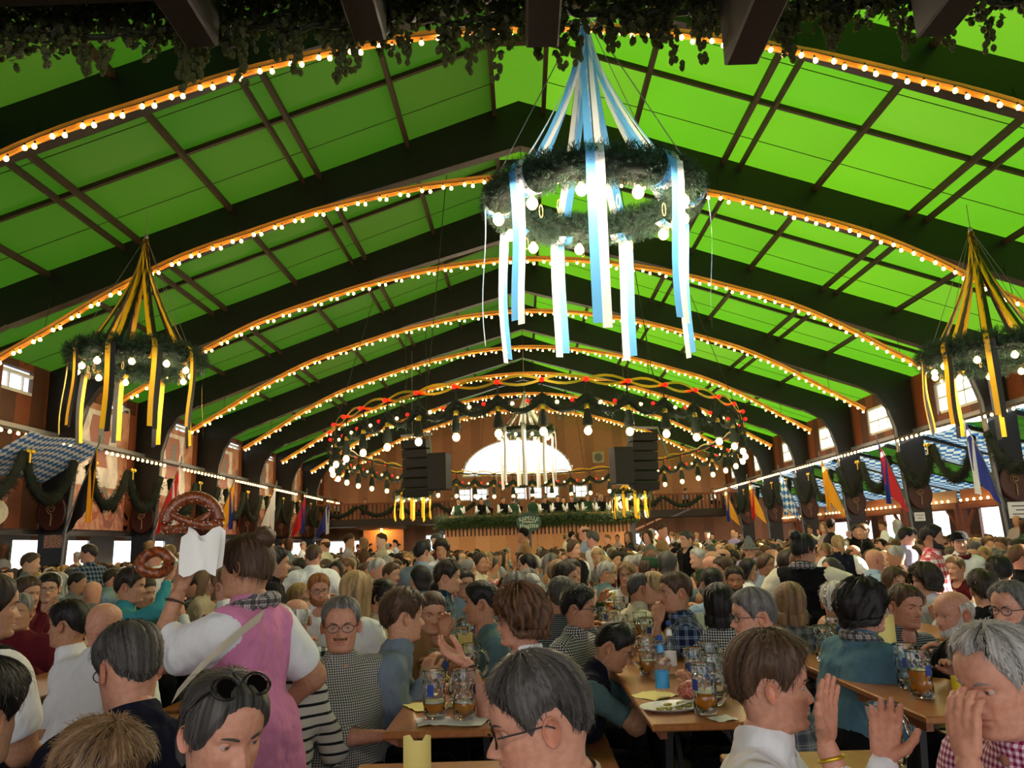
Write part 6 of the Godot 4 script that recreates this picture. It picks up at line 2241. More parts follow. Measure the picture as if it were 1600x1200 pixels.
		{"at": Vector3(0.477, 1.413, -10.782), "face": 40, "lod": 2, "label": "waitress with brown bun in white blouse before the bandstand", "stand": true, "kind": "f", "hair": "bun", "hc": "brown", "puff": 0.08, "one_top": false, "sleeve": 0.8, "top": "c_black", "top_name": "bodice", "sleeves": "c_white", "skirt": true, "legs": "c_black"},
		{"at": Vector3(3.218, 1.302, -12.122), "face": -20, "lod": 1, "label": "man in tall grey felt hat and lilac shirt", "stand": true, "hair": "short", "hc": "grey", "hat": "felt", "hat_mat": "c_grey", "top": "c_lilac"},
		{"at": Vector3(4.061, 1.371, -10.825), "face": 170, "lod": 2, "label": "blond waitress in navy vest and white sleeves seen from behind", "stand": true, "kind": "f", "hair": "pony", "hc": "blond", "puff": 0.08, "one_top": false, "sleeve": 0.85, "top": "c_navy", "top_name": "bodice", "sleeves": "c_white", "skirt": true, "legs": "c_navy"},
		{"at": Vector3(3.712, 1.207, -8.957), "face": 95, "lod": 1, "label": "bald man in light blue shirt drinking at right", "hair": "none", "top": "c_skyblue", "skin": "pink", "rh": Vector3(3.846, 1.080, -8.883)},
		{"at": Vector3(3.064, 1.069, -7.125), "face": 10, "lod": 1, "label": "woman with long brown hair facing camera at right", "kind": "f", "hair": "long", "hc": "brown", "top": "c_white"},
		{"at": Vector3(3.330, 1.072, -7.127), "face": -90, "lod": 1, "label": "woman with full dark hair in white blouse in profile at right", "kind": "f", "hair": "curly", "hc": "dark", "top": "c_white"},
		{"at": Vector3(4.609, 1.088, -8.990), "face": -60, "lod": 1, "label": "fair-haired man in maroon vest and white shirt at right", "hair": "short", "hc": "light", "one_top": false, "top": "c_maroon", "top_name": "vest", "sleeves": "c_white", "sleeve": 2},
		{"at": Vector3(3.085, 1.077, -5.802), "face": 160, "lod": 1, "label": "dark-haired person in black seen from behind near right edge", "hair": "full", "hc": "dark", "top": "c_black", "sleeve": 2},
		{"at": Vector3(3.993, 1.124, -7.123), "face": 170, "lod": 1, "label": "black-haired man in white shirt seen from behind near right edge", "hair": "full", "hc": "black", "top": "c_white", "collar": true},
		{"at": Vector3(6.441, 1.550, -15.907), "face": 0, "lod": 2, "label": "waiter in black vest and white shirt standing in right aisle", "stand": true, "hair": "short", "hc": "dark", "one_top": false, "top": "c_black", "top_name": "vest", "sleeves": "c_white", "sleeve": 2},
		{"at": Vector3(1.842, 1.097, -7.826), "face": -12, "lod": 1, "label": "dark-haired man with short beard smiling in white shirt", "hair": "short", "hc": "dark", "beard": "dark", "top": "c_white", "skin": "tan"},
		{"at": Vector3(1.951, 1.183, -9.213), "face": 70, "lod": 1, "label": "shaven-headed man right of centre", "hair": "none", "top": "c_grey", "skin": "pink"},
		{"at": Vector3(1.837, 1.182, -8.226), "face": -80, "lod": 1, "label": "brown-haired man nose to nose with the shaven-headed man", "hair": "short", "hc": "brown", "top": "c_navy"},
		{"at": Vector3(-6.245, 1.456, -9.666), "face": 100, "lod": 2, "label": "man in grey T-shirt standing at far left", "stand": true, "hair": "short", "hc": "brown", "top": "c_grey"},
		{"at": Vector3(-0.274, 1.139, -6.482), "face": 160, "lod": 1, "label": "man with wavy grey hair and navy jacket, back turned, centre", "hair": "full", "hc": "grey", "top": "c_navy", "sleeve": 2},
		{"at": Vector3(1.381, 1.125, -6.786), "face": 175, "lod": 1, "label": "black-haired man in pale blue shirt seen from behind", "hair": "short", "hc": "black", "top": "c_skyblue", "collar": true},
		{"at": Vector3(1.048, 1.200, -8.000), "face": 120, "lod": 1, "label": "man in dark green cap right of centre", "hair": "short", "hc": "brown", "hat": "cap", "hat_mat": "c_green", "top": "c_black"},
		{"at": Vector3(-1.594, 1.111, -2.075), "face": 170, "lod": 0, "label": "dark-haired person in black at bottom left edge", "hair": "full", "hc": "black", "top": "c_black", "sleeve": 2}]

# ---------------------------------------------------------------- tables, mugs, food
const TABLES := [-11.6, -10.35, -9.1, -7.85, -6.6, -5.35, -4.2, -3.1, -2.02, -0.53, 0.56, 1.66, 2.78, 3.95, 5.15, 6.4, 7.65, 8.9, 10.15, 11.4]
const COUNT := ["first", "second", "third", "fourth", "fifth", "sixth", "seventh", "eighth", "ninth", "tenth", "eleventh", "twelfth", "thirteenth", "fourteenth", "fifteenth", "sixteenth", "seventeenth", "eighteenth", "nineteenth", "twentieth"]

func build_tables() -> void:
	var top := MB.new(); top.cbox(Vector3(0, 0.755, 0), Vector3(0.52, 0.03, 2.2), 0.006)
	var apron := MB.new()
	for s in [-1.0, 1.0]: apron.box(Vector3(s * 0.2, 0.715, 0), Vector3(0.03, 0.05, 2.0))
	var leg := MB.new()
	for s in [-1.0, 1.0]: leg.bar(Vector3(s * 0.19, 0, 0), Vector3(s * 0.14, 0.72, 0), 0.03, 0.03)
	leg.bar(Vector3(-0.17, 0.3, 0), Vector3(0.17, 0.3, 0), 0.025, 0.025)
	var seat := MB.new(); seat.cbox(Vector3(0, 0.435, 0), Vector3(0.25, 0.028, 2.2), 0.006)
	var bleg := MB.new()
	for s in [-1.0, 1.0]: bleg.bar(Vector3(s * 0.1, 0, 0), Vector3(s * 0.07, 0.42, 0), 0.025, 0.025)
	var meshes := [top.mesh(), apron.mesh(), leg.mesh(), seat.mesh(), bleg.mesh()]
	var proto: Node3D
	var bench: Node3D
	for c in TABLES.size():
		var x: float = TABLES[c]
		for r in 17:
			var d := 3.36 + r * 2.34 + 1.1
			if r == -1: d = 1.85
			if absf(x + 0.2) > 0.72 * d + 0.3 or d > 42: continue
			if absf(x) < 4.6 and d > 27.5: continue
			if c < 9 and r == 0 and x > -2.5: continue
			var place := "%s column from left, %s row" % [COUNT[c], COUNT[r]]
			if proto == null:
				proto = thing("beer_table", "", "table", Vector3.ZERO, 0.0, "beer tables")
				inst("tabletop", meshes[0], M.table_wood, proto); inst("apron", meshes[1], M.pine_dark, proto)
				for z in [-0.8, 0.8]:
					var l := inst("leg_frame", meshes[2], M.black, proto); l.position.z = z
				bench = thing("beer_bench", "", "bench", Vector3.ZERO, 0.0, "beer benches")
				inst("seat", meshes[3], M.table_wood, bench)
				for z in [-0.85, 0.85]:
					var l := inst("leg_frame", meshes[4], M.black, bench); l.position.z = z
				proto.position = V(x, 0, d); bench.position = V(x - 0.46, 0, d)
				proto.set_meta("label", "varnished wooden beer table, " + place)
				bench.set_meta("label", "wooden beer bench left of table, " + place)
			else:
				var t := proto.duplicate() as Node3D
				t.name = numbered("beer_table"); add_child(t); t.position = V(x, 0, d)
				t.set_meta("label", "varnished wooden beer table, " + place)
				var b := bench.duplicate() as Node3D
				b.name = numbered("beer_bench"); add_child(b); b.position = V(x - 0.46, 0, d)
				b.set_meta("label", "wooden beer bench left of table, " + place)
			if d < 14:
				var b2 := bench.duplicate() as Node3D
				b2.name = numbered("beer_bench"); add_child(b2); b2.position = V(x + 0.46, 0, d)
				b2.set_meta("label", "wooden beer bench right of table, " + place)
	# the tables that the people nearest to the camera sit at
	for q in [[-0.53, "left"], [0.72, "right"]]:
		var t := proto.duplicate() as Node3D
		t.name = numbered("beer_table"); add_child(t); t.position = V(q[0], 0, 1.80)
		t.set_meta("label", "wooden beer table at the very bottom, %s one of two" % q[1])

var mug_m := {}
func mug(at: Vector3, fill: float, turn: float, label: String) -> Node3D:
	if mug_m.is_empty():
		var g := MB.new()
		var rows := []
		var prof := [[0.0, 0.004], [0.040, 0.002], [0.047, 0.006], [0.0485, 0.02], [0.050, 0.05], [0.050, 0.08], [0.0505, 0.11], [0.051, 0.14], [0.052, 0.17], [0.053, 0.195], [0.0535, 0.202], [0.0515, 0.204], [0.050, 0.198], [0.0475, 0.15], [0.046, 0.06], [0.0445, 0.022], [0.0, 0.018]]
		# finer steps so that the dimples read
		var pr := []
		for i in prof.size() - 1:
			var n := 4 if i in [3, 4, 5, 6, 7] else 1
			for k in n: pr.append([lerpf(prof[i][0], prof[i + 1][0], k / float(n)), lerpf(prof[i][1], prof[i + 1][1], k / float(n)), i])
		pr.append([0.0, 0.018, 16])
		for q in pr:
			var row := []
			for k in 40:
				var a := TAU * k / 40
				var r: float = q[0]
				if q[2] >= 3 and q[2] <= 7:
					var band := fposmod((q[1] - 0.02) / 0.042, 1.0)
					var off := 0.5 if int((q[1] - 0.02) / 0.042) % 2 else 0.0
					r -= 0.0045 * pow(maxf(sin(PI * band), 0.0), 0.7) * pow(absf(sin((a * 8 / TAU + off) * PI)), 0.7)
				row.append(Vector3(cos(a) * r, q[1], sin(a) * r))
			rows.append(row)
		rows.reverse()
		g.grid(rows, true)
		var hp := []
		for i in 11:
			var a := PI * i / 10.0 - PI / 2
			hp.append(Vector3(0.047 + 0.042 * cos(a), 0.105 + 0.066 * sin(a), 0))
		mug_m.handle = MB.new(); mug_m.handle.tube(hp, 0.0085, 8)
		mug_m.handle = mug_m.handle.mesh()
		mug_m.glass = g.mesh()
		var lb := MB.new()
		var ra := []
		var rb := []
		for i in 7:
			var a := 2.1 + 0.1 * i
			ra.append(Vector3(cos(a) * 0.0525, 0.10, sin(a) * 0.0525)); rb.append(Vector3(cos(a) * 0.0525, 0.145, sin(a) * 0.0525))
		lb.grid([rb, ra], false)
		mug_m.badge = lb.mesh()
	var t := thing("beer_mug", label, "beer mug", at, turn, "beer mugs")
	inst("glass", mug_m.glass, M.mug_glass, t)
	inst("handle", mug_m.handle, M.mug_glass, t)
	inst("badge", mug_m.badge, M.blue_print, t)
	if fill > 0.0:
		var b := MB.new()
		var h := 0.02 + 0.165 * fill
		b.lathe([[0.0, 0.0195], [0.0435, 0.0225], [0.0452, 0.06], [0.0458, h], [0.0, h]].duplicate(), 24)
		obj("beer", b, M.beer, t)
		var f := MB.new()
		f.lathe([[0.0, h + 0.001], [0.0458, h + 0.001], [0.0462, h + 0.006], [0.0, h + 0.007]], 24)
		obj("foam", f, M.foam, t)
	return t

func bottle(at: Vector3, label: String, cap: Material, lab: Material, tint: Material) -> void:
	var t := thing("bottle", label, "bottle", at, 0.0, "bottles on the tables")
	var b := MB.new(); b.lathe([[0.0, 0.0], [0.031, 0.0], [0.033, 0.006], [0.033, 0.15], [0.030, 0.175], [0.016, 0.215], [0.0135, 0.24], [0.0135, 0.265], [0.0, 0.265]], 20); obj("glass", b, tint, t)
	var l := MB.new(); l.lathe([[0.0336, 0.045], [0.0336, 0.12]], 20); obj("label", l, lab, t)
	var n := MB.new(); n.lathe([[0.0175, 0.205], [0.0145, 0.235]], 16); obj("neck_label", n, lab, t)
	var c := MB.new(); c.lathe([[0.0, 0.283], [0.014, 0.282], [0.015, 0.26], [0.0, 0.26]], 14); obj("cap", c, cap, t)

func card(at: Vector3, turn: float, h: float, label: String) -> void:
	var t := thing("menu_card", label, "menu card", at, turn, "yellow menu cards")
	var mb := MB.new()
	var a := []
	var b := []
	for i in 9:
		var u := deg_to_rad(-60.0 + 15.0 * i)
		a.append(Vector3(sin(u) * 0.052, 0.0, -cos(u) * 0.052 + 0.03)); b.append(Vector3(sin(u) * 0.052, h - (0.02 if i in [3, 4, 5] else 0.0), -cos(u) * 0.052 + 0.03))
	mb.grid([a, b], false)
	obj("card", mb, M.yellow_card, t)
	var p := MB.new(); p.box(Vector3(0.012, h * 0.45, -0.024), Vector3(0.04, h * 0.22, 0.002)); obj("print_block", p, M.c_beige, t)

func build_table_things() -> void:
	var y := 0.771
	mug(V(-0.605, y, 3.58), 0.28, 0.6, "nearest left mug with a little beer left, on centre left table")
	mug(V(-0.475, y, 3.56), 0.30, 2.4, "mug beside the napkins, near end of centre left table")
	mug(V(-0.66, y, 4.3), 0.35, 1.5, "mug behind the two near mugs on centre left table")
	mug(V(-0.50, y, 4.45), 0.2, 0.2, "fourth mug from the near end of centre left table")
	mug(V(0.555, y, 3.52), 0.40, -0.2, "half full mug at the near end of centre right table")
	mug(V(0.62, y, 4.0), 0.45, 0.1, "mug behind the ham knuckle on centre right table")
	mug(V(0.47, y, 4.52), 0.35, 2.8, "mug before the boy in the navy vest")
	mug(V(0.74, y, 4.2), 0.0, 0.5, "empty mug at right rim of centre right table")
	mug(V(0.66, y, 3.78), 0.0, 0.3, "empty mug just behind the half full mug")
	mug(V(1.57, y, 3.72), 0.6, 1.2, "mug with pale beer beside the lemonade bottle")
	mug(V(1.62, y, 3.95), 0.0, 0.4, "empty mug behind the pale beer at right table")
	mug(V(1.78, y, 3.7), 0.55, 0.4, "dark filled mug right of the lemonade bottle")
	mug(V(0.92, 0.771, 2.62), 0.0, 0.3, "glass mug cut by bottom edge between the clapping woman and pink check")
	var n := 0
	for q in [[0.56, 24, 5.3, 10.5], [-0.53, 15, 5.2, 9.5], [1.66, 9, 4.6, 9.0], [-2.02, 5, 5.9, 9.0], [2.78, 7, 5.0, 9.5]]:
		for i in q[1]:
			var d := lerpf(q[2], q[3], (i + 0.5) / q[1]) + rng.randf_range(-0.05, 0.05)
			mug(V(q[0] + (0.13 if i % 2 else -0.13) + rng.randf_range(-0.06, 0.06), y, d), [0.0, 0.3, 0.0, 0.6, 0.15][i % 5], rng.randf() * 6.0, "glass beer mug further down %s, %s along the row" % [{0.56: "the centre right table", -0.53: "the centre left table", 1.66: "the right table", -2.02: "the left table", 2.78: "the outer right table"}[q[0]], (COUNT[i] if i < 20 else ["last but three", "last but two", "last but one", "last"][i - 20])])
			n += 1
	bottle(V(0.44, y, 3.9), "clear water bottle with blue label on centre right table", M.blue_print, M.water_label, M.glass)
	bottle(V(0.60, y, 4.55), "clear bottle with white label behind the blue labelled bottle", M.blue_print, M.paper, M.glass)
	bottle(V(1.64, y, 3.52), "lemonade bottle with yellow label on right table", M.yellow_card, M.yellow_label, M.glass)
	card(V(-0.58, y, 5.05), 0.2, 0.20, "yellow menu card standing behind mugs on centre left table")
	card(V(1.72, y, 4.35), -0.1, 0.30, "tall yellow menu card on right table before striped shirt man")
	card(V(-0.56, y, 2.70), 0.0, 0.13, "curled yellow menu card at bottom edge on nearest table")
	card(V(0.70, y, 8.4), 0.0, 0.22, "small yellow menu card far along centre right table")
	# plate, leftovers, ham, napkins, phone
	var t := thing("plate", "white oval plate with leftovers on centre right table", "plate", V(0.44, y, 3.64), 0.3)
	var m := MB.new(); m.lathe([[0.0, 0.004], [0.08, 0.004], [0.11, 0.012], [0.125, 0.018], [0.126, 0.015], [0.09, 0.0], [0.0, 0.0]], 28, Transform3D(Basis.from_scale(Vector3(1.25, 1, 0.85)), Vector3.ZERO)); obj("dish", m, M.plate, t)
	for i in 7:
		m = MB.new(); m.ball(Vector3(rng.randf_range(-0.09, 0.09), 0.012, rng.randf_range(-0.05, 0.05)), Vector3(0.022, 0.008, 0.016), 7); obj("leftover", m, M.sauce, t)
	m = MB.new(); m.box(Vector3(0.04, 0.022, 0.02), Vector3(0.19, 0.003, 0.014), Basis(Vector3.UP, 0.5)); obj("knife", m, M.grey_metal, t)
	t = thing("ham_knuckle", "pink piece of ham knuckle beside the water bottle", "meat", V(0.56, y + 0.002, 3.80))
	m = MB.new()
	var rows := []
	for i in 11:
		var row := []
		for j in 16:
			var el := PI * (i / 10.0 - 0.5); var az := TAU * j / 16
			var dd := Vector3(cos(az) * cos(el), sin(el), sin(az) * cos(el))
			row.append(Vector3(0, 0.045, 0) + dd * Vector3(0.068, 0.045, 0.052) * (1.0 + 0.16 * nz.get_noise_3dv(dd * 140.0)))
		rows.append(row)
	m.grid(rows, true)
	obj("meat", m, M.meat, t)
	m = MB.new(); m.tube([Vector3(0.05, 0.045, 0), Vector3(0.1, 0.06, 0.02)], [0.014, 0.018], 8); obj("bone", m, M.plate, t)
	for q in [[-0.66, 3.86, 0.5, "pale napkin with dark print on left rim of centre left table", 0.10], [-0.60, 3.52, 0.2, "crumpled white napkin under the nearest left mug", 0.075], [-0.46, 3.50, -0.3, "crumpled white napkin under the mug at near table end", 0.085], [-0.36, 4.0, 0.2, "white napkin lying right of the mugs on centre left table", 0.08], [0.40, 3.95, 0.7, "yellowish napkin beside the boy's arm on centre right table", 0.09], [0.60, 3.42, 0.4, "crumpled napkin at near end of centre right table", 0.05]]:
		t = thing("napkin", q[3], "napkin", V(q[0], y, q[1]), q[2], "paper napkins")
		m = MB.new()
		rows = []
		for i in 7:
			var row := []
			for j in 7: row.append(Vector3((i - 3) / 3.0 * q[4], 0.001 + 0.010 * maxf(0.0, nz.get_noise_3d(i * 60.0, j * 60.0, q[0] * 900.0) + 0.2), (j - 3) / 3.0 * q[4]))
			rows.append(row)
		rows.reverse()
		m.grid(rows, false)
		obj("sheet", m, M.yellow_card if q[3].begins_with("yellow") or q[3].begins_with("pale") else M.paper, t)
	t = thing("phone", "phone held up by the woman in red checks", "phone", V(1.02, 0.93, 5.6), 0.6)
	m = MB.new(); m.cbox(Vector3.ZERO, Vector3(0.075, 0.15, 0.009), 0.003, Basis(Vector3.RIGHT, -0.5)); obj("body", m, M.white_paint, t)
	# giant pretzel with its paper
	var p := thing("giant_pretzel", "giant brown pretzel held up by the pink waitress", "pretzel", Vector3(-1.425, 1.595, -2.93), 0.35)
	p.scale = Vector3.ONE * 0.74
	p.rotation.z = 0.08
	p.rotation.x = -0.05
	var pts := []
	var rad := []
	for i in 61:
		var u := i / 60.0
		var a := PI * 1.5 + (u - 0.5) * 2.0 * PI * 0.86 + PI
		var pp := Vector3(cos(a) * 0.125, sin(a) * 0.135 + 0.02, 0.0)
		if u < 0.2 or u > 0.8:
			var w := (0.2 - u) / 0.2 if u < 0.2 else (u - 0.8) / 0.2
			var s := 1.0 if u < 0.2 else -1.0
			var a1 := PI * 1.5 + ((0.2 if u < 0.2 else 0.8) - 0.5) * 2.0 * PI * 0.86 + PI
			var st := Vector3(cos(a1) * 0.125, sin(a1) * 0.135 + 0.02, 0)
			pp = st.lerp(Vector3(-st.x * 0.75, 0.085, 0.018 * s), smoothstep(0, 1, w)) + Vector3(0, -0.03 * sin(PI * w), 0.022 * s * sin(PI * w))
		pts.append(pp)
		rad.append(lerpf(0.017, 0.034, sin(PI * u)))
	m = MB.new(); m.tube(pts, rad, 12); obj("loop", m, M.pretzel, p)
	m = MB.new(); m.ball(Vector3(-0.03, -0.118, 0.026), Vector3(0.05, 0.013, 0.012), 8); obj("split", m, M.pretzel_split, p)
	var sx := []
	for i in 120:
		var k := rng.randi_range(2, 58)
		var dd := Vector3(rng.randf_range(-1, 1), rng.randf_range(-1, 1), rng.randf_range(0.2, 1)).normalized()
		sx.append(Transform3D(Basis.from_euler(Vector3(rng.randf(), rng.randf(), rng.randf())), pts[k] + dd * rad[k]))
	var sb := MB.new(); sb.box(Vector3.ZERO, Vector3(0.004, 0.004, 0.004))
	many("salt_grains", sb.mesh(), M.salt, p, sx)
	var small := thing("pretzel_roll", "small brown pretzel end hanging below the giant pretzel", "pretzel", Vector3(-1.545, 1.475, -2.9), 0.0)
	m = MB.new()
	var q2 := []
	for i in 15: q2.append(Vector3(cos(TAU * i / 14) * 0.055, sin(TAU * i / 14) * 0.04, 0.012 * sin(i)))
	m.tube(q2, 0.02, 9, false)
	obj("loop", m, M.pretzel, small)
	var nk := thing("paper_bag", "white paper wrapped round the giant pretzel", "paper", Vector3(-1.375, 1.485, -2.87), 0.15)
	for s in 2:
		m = MB.new()
		rows = []
		for i in 7:
			var row := []
			for j in 6: row.append(Vector3((i - 3) * 0.022 + 0.012 * s, (j - 2.0) * 0.026 * (1.0 + 0.25 * sin(i * 1.3 + s * 1.6)) + 0.02 * s, 0.016 * sin(i * 1.4 + s + j * 0.5) - 0.03 * s + 0.0 - 0.004 * j))
			rows.append(row)
		m.grid(rows, false)
		obj("sheet", m, M.paper, nk)
	# white apron band across the pink waitress's back
	var ab := thing("apron_tie", "white apron band across the pink waitress's back", "apron", Vector3(-1.3, 0, -3.17))
	m = MB.new()
	var ba := []
	var bb := []
	for i in 12:
		var u := i / 11.0
		var c := Vector3(0.12, 1.27, 0.16).lerp(Vector3(-0.17, 1.0, 0.22), u) + Vector3(0, 0, 0.09 * sin(PI * u))
		ba.append(c + Vector3(0.01, 0.024, 0)); bb.append(c - Vector3(0.01, 0.024, 0))
	m.grid([bb, ba], false)
	obj("band", m, M.c_cream, ab)

# ---------------------------------------------------------------- the crowd
func build_crowd(hs: Array) -> void:
	var taken := []
	for h in hs:
		taken.append(Vector2(h.at.x, -h.at.z))
	var spots := []
	var cr := RandomNumberGenerator.new()
	cr.seed = 77
	for c in TABLES.size():
		for s in [-1.0, 1.0]:
			var d := 5.0 + cr.randf() * 0.4
			while d < 43.0:
				d += cr.randf_range(0.48, 0.66) * (1.0 if d < 16 else 1.15)
				var x: float = TABLES[c] + s * cr.randf_range(0.30, 0.44)
				if absf(x + 0.19) > 0.70 * d + 0.2: continue
				if absf(x) < 3.2 and d < 6.0: continue
				if absf(x - 0.3) < 4.4 and d > 29.0 and d < 38: continue
				if d < 9 and absf(x) < 4.5 and cr.randf() < 0.35: continue
				if cr.randf() < 0.07: continue
				var ok := true
				for t in taken:
					if (t - Vector2(x, d)).length() < 0.46 or (absf(t.y - d) < 1.6 and d < t.y and absf(t.x / t.y - x / d) < 0.045): ok = false
				if ok: spots.append([d, x, s])
	spots.sort_custom(func(a, b): return a[0] < b[0])
	var shirts := ["c_white", "c_white", "c_white", "c_skyblue", "c_grey", "c_black", "c_navy", "c_check_red", "c_check_black", "c_plaid_blue", "c_cream", "c_maroon", "c_denim", "c_beige", "c_rose", "c_green", "c_brown", "c_greyteal", "c_lilac", "c_plaid_grey", "c_tan"]
	var says := {"c_white": "white shirt", "c_skyblue": "pale blue shirt", "c_grey": "grey shirt", "c_black": "black top", "c_navy": "navy jacket", "c_check_red": "red checked shirt", "c_check_black": "black checked shirt", "c_plaid_blue": "blue plaid shirt", "c_cream": "cream top", "c_maroon": "maroon top", "c_denim": "denim shirt", "c_beige": "beige top", "c_rose": "rose pink top", "c_green": "dark green jacket", "c_brown": "brown jacket", "c_greyteal": "grey green shirt", "c_lilac": "lilac shirt", "c_plaid_grey": "grey plaid shirt", "c_tan": "tan jacket"}
	var hairs_m := ["short", "short", "short", "buzz", "full", "bald"]
	var hairs_f := ["bob", "long", "pony", "bun", "full"]
	var hcs := ["dark", "brown", "black", "brown", "dark", "light", "grey", "blond", "silver", "chestnut", "darkgrey"]
	var hsay := {"dark": "dark-haired", "brown": "brown-haired", "black": "black-haired", "light": "light brown-haired", "grey": "grey-haired", "blond": "blond", "silver": "silver-haired", "chestnut": "chestnut-haired", "darkgrey": "dark grey-haired"}
	var tones := ["fair", "pink", "tan", "fair", "pale", "pink", "tan", "olive"]
	var seen_labels := {}
	var single := 300 - hs.size() - 26
	var rest := MB.new()
	for i in spots.size():
		var d: float = spots[i][0]
		var x: float = spots[i][1]
		var s: float = spots[i][2]
		var fem := cr.randf() < 0.42
		var stand := cr.randf() < 0.05 and d > 9.5
		var body := -s * 90.0 + cr.randf_range(-28, 28)
		var face := body + cr.randf_range(-55, 55)
		var hc: String = hcs[cr.randi() % hcs.size()]
		var hair: String = hairs_f[cr.randi() % 5] if fem else hairs_m[cr.randi() % 6]
		var top: String = shirts[cr.randi() % shirts.size()]
		var tone: String = tones[cr.randi() % tones.size()]
		var v := cr.randi() % 4
		var sc := cr.randf_range(0.94, 1.06)
		if i < single:
			var lod := 1 if d < 7.2 else 2
			var zone := ""
			var u := x / d
			zone = "before the left columns" if u < -0.42 else "well left of the bandstand" if u < -0.2 else "left of the centre line" if u < 0.0 else "right of the centre line" if u < 0.2 else "well right of the bandstand" if u < 0.42 else "before the right columns"
			var row := "nearer rows" if d < 7.5 else "middle rows" if d < 9.5 else "further rows"
			var look := "looking left" if fposmod(face + 180.0, 360.0) - 180.0 < 0 else "looking right"
			var label := "%s %s in %s %s, %s %s" % [hsay[hc] if hair != "bald" else "balding", "woman" if fem else "man", says[top], look, row, zone]
			if seen_labels.has(label):
				label = "%s %s in %s %s, %s %s, %s" % [hsay[hc] if hair != "bald" else "balding", "woman" if fem else "man", says[top], look, row, zone, "standing" if stand else "further back"]
			seen_labels[label] = true
			var o := {"at": V(x, 1.187 if not stand else 1.53, d), "face": face, "body": body, "lod": lod, "label": label, "group": "crowd at the beer tables", "hair": hair, "hc": hc, "top": top, "skin": tone, "kind": "f" if fem else ("o" if hc in ["grey", "silver"] else "m"), "stand": stand, "seed": i % 23}
			o.sleeve = 2.0 if v % 2 else 0.85
			o.glasses = cr.randf() < 0.16 and lod == 1
			if not fem and cr.randf() < 0.18: o.beard = hc
			o.lean = 0.12
			o.key = "g%d_%d_%s" % [v, lod, stand]
			if not stand:
				o.llh = [Vector3(0.16, 0.80, 0.4), Vector3(0.12, 0.98, 0.42), Vector3(0.24, 0.82, 0.3), Vector3(0.1, 0.84, 0.36)][v]
				o.lrh = [Vector3(-0.15, 0.80, 0.38), Vector3(-0.22, 0.8, 0.3), Vector3(-0.1, 1.06, 0.36), Vector3(-0.1, 0.84, 0.3)][v]
			# keep the stance but let height differ a little
			var n := person(o)
			n.scale = Vector3(sc, sc, sc)
		else:
			far_person(rest, V(x, 0, d), deg_to_rad(body), deg_to_rad(face - body), v, (M[top] as StandardMaterial3D).albedo_color.srgb_to_linear() if not (M[top] as StandardMaterial3D).albedo_texture else Color(0.3, 0.25, 0.25), HAIR[hc], TONES[tone], hair, stand, sc)
	var st := obj("distant_crowd", rest, M.tinted, self)
	tag(st, "dense far crowd of seated guests too distant to tell apart", "crowd", "", "stuff")
	# band and gallery guests
	var bx := [[-3.1, 31.6], [-2.2, 31.9], [-1.3, 31.6], [-0.9, 32.2], [0.9, 31.7], [1.5, 32.1], [2.1, 31.7], [2.7, 32.2], [3.2, 31.6], [-0.1, 31.8], [0.4, 32.4], [1.2, 33.0]]
	for i in bx.size():
		person({"at": Vector3(bx[i][0] + 0.3, 1.74 + 1.53, -bx[i][1]), "floor": 1.74, "face": [-10, 10, 20, 170, 0, -15, 12, 5, -20, 160, 8, 0][i], "lod": 2, "stand": true, "label": "band musician in white sleeves and dark vest, %s from left on bandstand" % COUNT[i], "group": "band on the bandstand", "hair": "short", "hc": hcs[i % hcs.size()], "one_top": false, "top": "c_black" if i % 3 else "c_green", "top_name": "vest", "sleeves": "c_white", "sleeve": 2.0, "key": "band", "llh": Vector3(0.15, 1.25, 0.35), "lrh": Vector3(-0.12, 1.15, 0.35), "skin": tones[i % 8]})
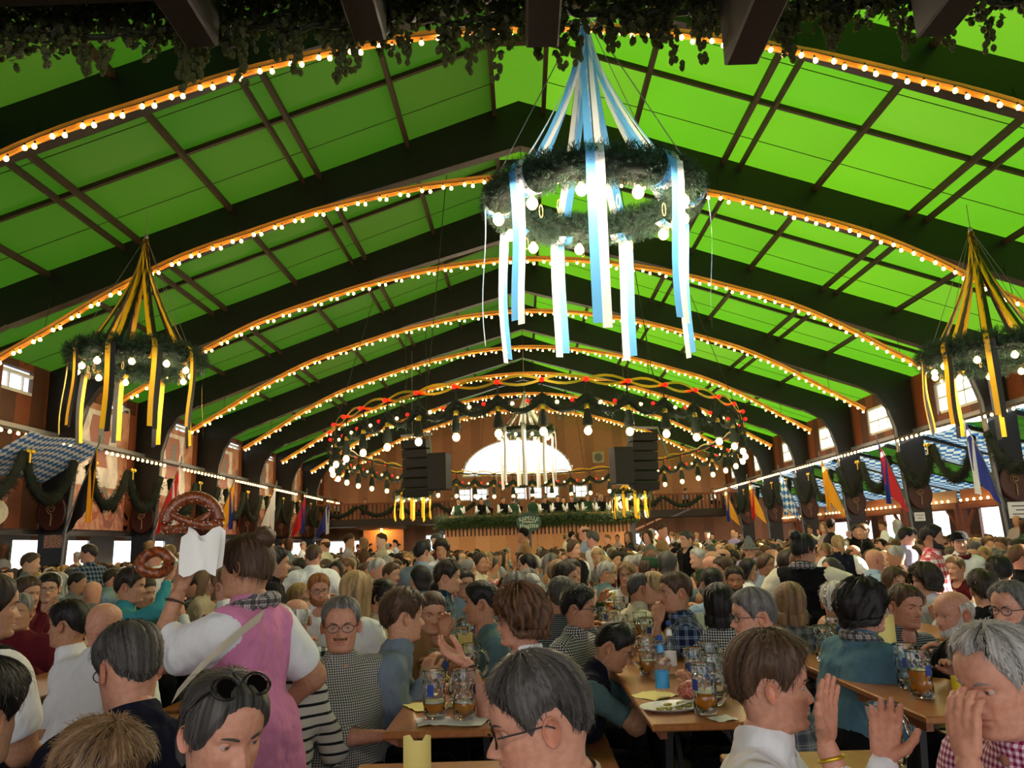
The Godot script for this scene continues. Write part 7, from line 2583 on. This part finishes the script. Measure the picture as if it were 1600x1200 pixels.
	for i in 14:
		var gx := -11.5 + i * 1.75
		if absf(gx) < 3.5: gx += 0.4
		person({"at": Vector3(gx, 3.15 + 1.2, -46.9 - 0.4 * (i % 3)), "floor": 3.15, "face": [-40, 30, 90, -90, 10, 150, 60][i % 7], "lod": 2, "label": "guest behind the gallery rail, %s from left" % COUNT[i], "group": "guests on the gallery", "hair": "short" if i % 2 else "full", "hc": hcs[(i * 3) % hcs.size()], "top": shirts[(i * 5) % shirts.size()], "key": "gal", "skin": tones[i % 8], "llh": Vector3(0.16, 0.8, 0.4), "lrh": Vector3(-0.15, 0.8, 0.38)})


func _ready() -> void:
	rng.seed = 11
	nz.frequency = 0.01
	nz.fractal_octaves = 2
	# camera
	var cam := Camera3D.new()
	cam.name = "camera"
	add_child(cam)
	cam.position = Vector3(-0.19, 1.5, 0)
	cam.rotation = Vector3(0.2036, 0.0097, -0.0312)
	cam.fov = rad_to_deg(2.0 * atan(600.0 / 1213.8))
	cam.near = 0.05
	cam.far = 300.0
	cam.current = true
	# sky, sun, exposure
	var env := Environment.new()
	env.tonemap_mode = Environment.TONE_MAPPER_LINEAR
	env.tonemap_exposure = 1.62
	env.sdfgi_enabled = true
	env.ssao_enabled = true
	env.ssil_enabled = true
	env.background_mode = Environment.BG_SKY
	var sky := Sky.new()
	var sm := ProceduralSkyMaterial.new()
	sm.sky_top_color = Color(0.88, 0.93, 1.0)
	sm.sky_horizon_color = Color(1.0, 1.0, 1.0)
	sm.ground_bottom_color = Color(0.85, 0.84, 0.82)
	sm.ground_horizon_color = Color(0.9, 0.9, 0.9)
	sm.sky_energy_multiplier = 1.3
	sm.ground_energy_multiplier = 1.5
	sky.sky_material = sm
	env.sky = sky
	var we := WorldEnvironment.new()
	we.name = "world"
	we.environment = env
	add_child(we)
	var sun := DirectionalLight3D.new()
	sun.name = "sun"
	add_child(sun)
	sun.look_at_from_position(Vector3(30, 12.1, 2), Vector3.ZERO)
	sun.light_color = Color(1.0, 0.96, 0.88)
	sun.light_energy = 9.8
	sun.light_angular_distance = 0.6
	sun.shadow_enabled = true
	make_materials()
	build_shell()
	build_walls()
	build_murals()
	build_arches()
	build_side_strings()
	build_lanterns()
	build_ring()
	build_side_decor()
	build_bandstand()
	build_gallery()
	build_overhead()
	build_wall_signs()
	build_tables()
	build_table_things()
	var hs := heroes()
	for h in hs:
		person(h)
	build_crowd(hs)
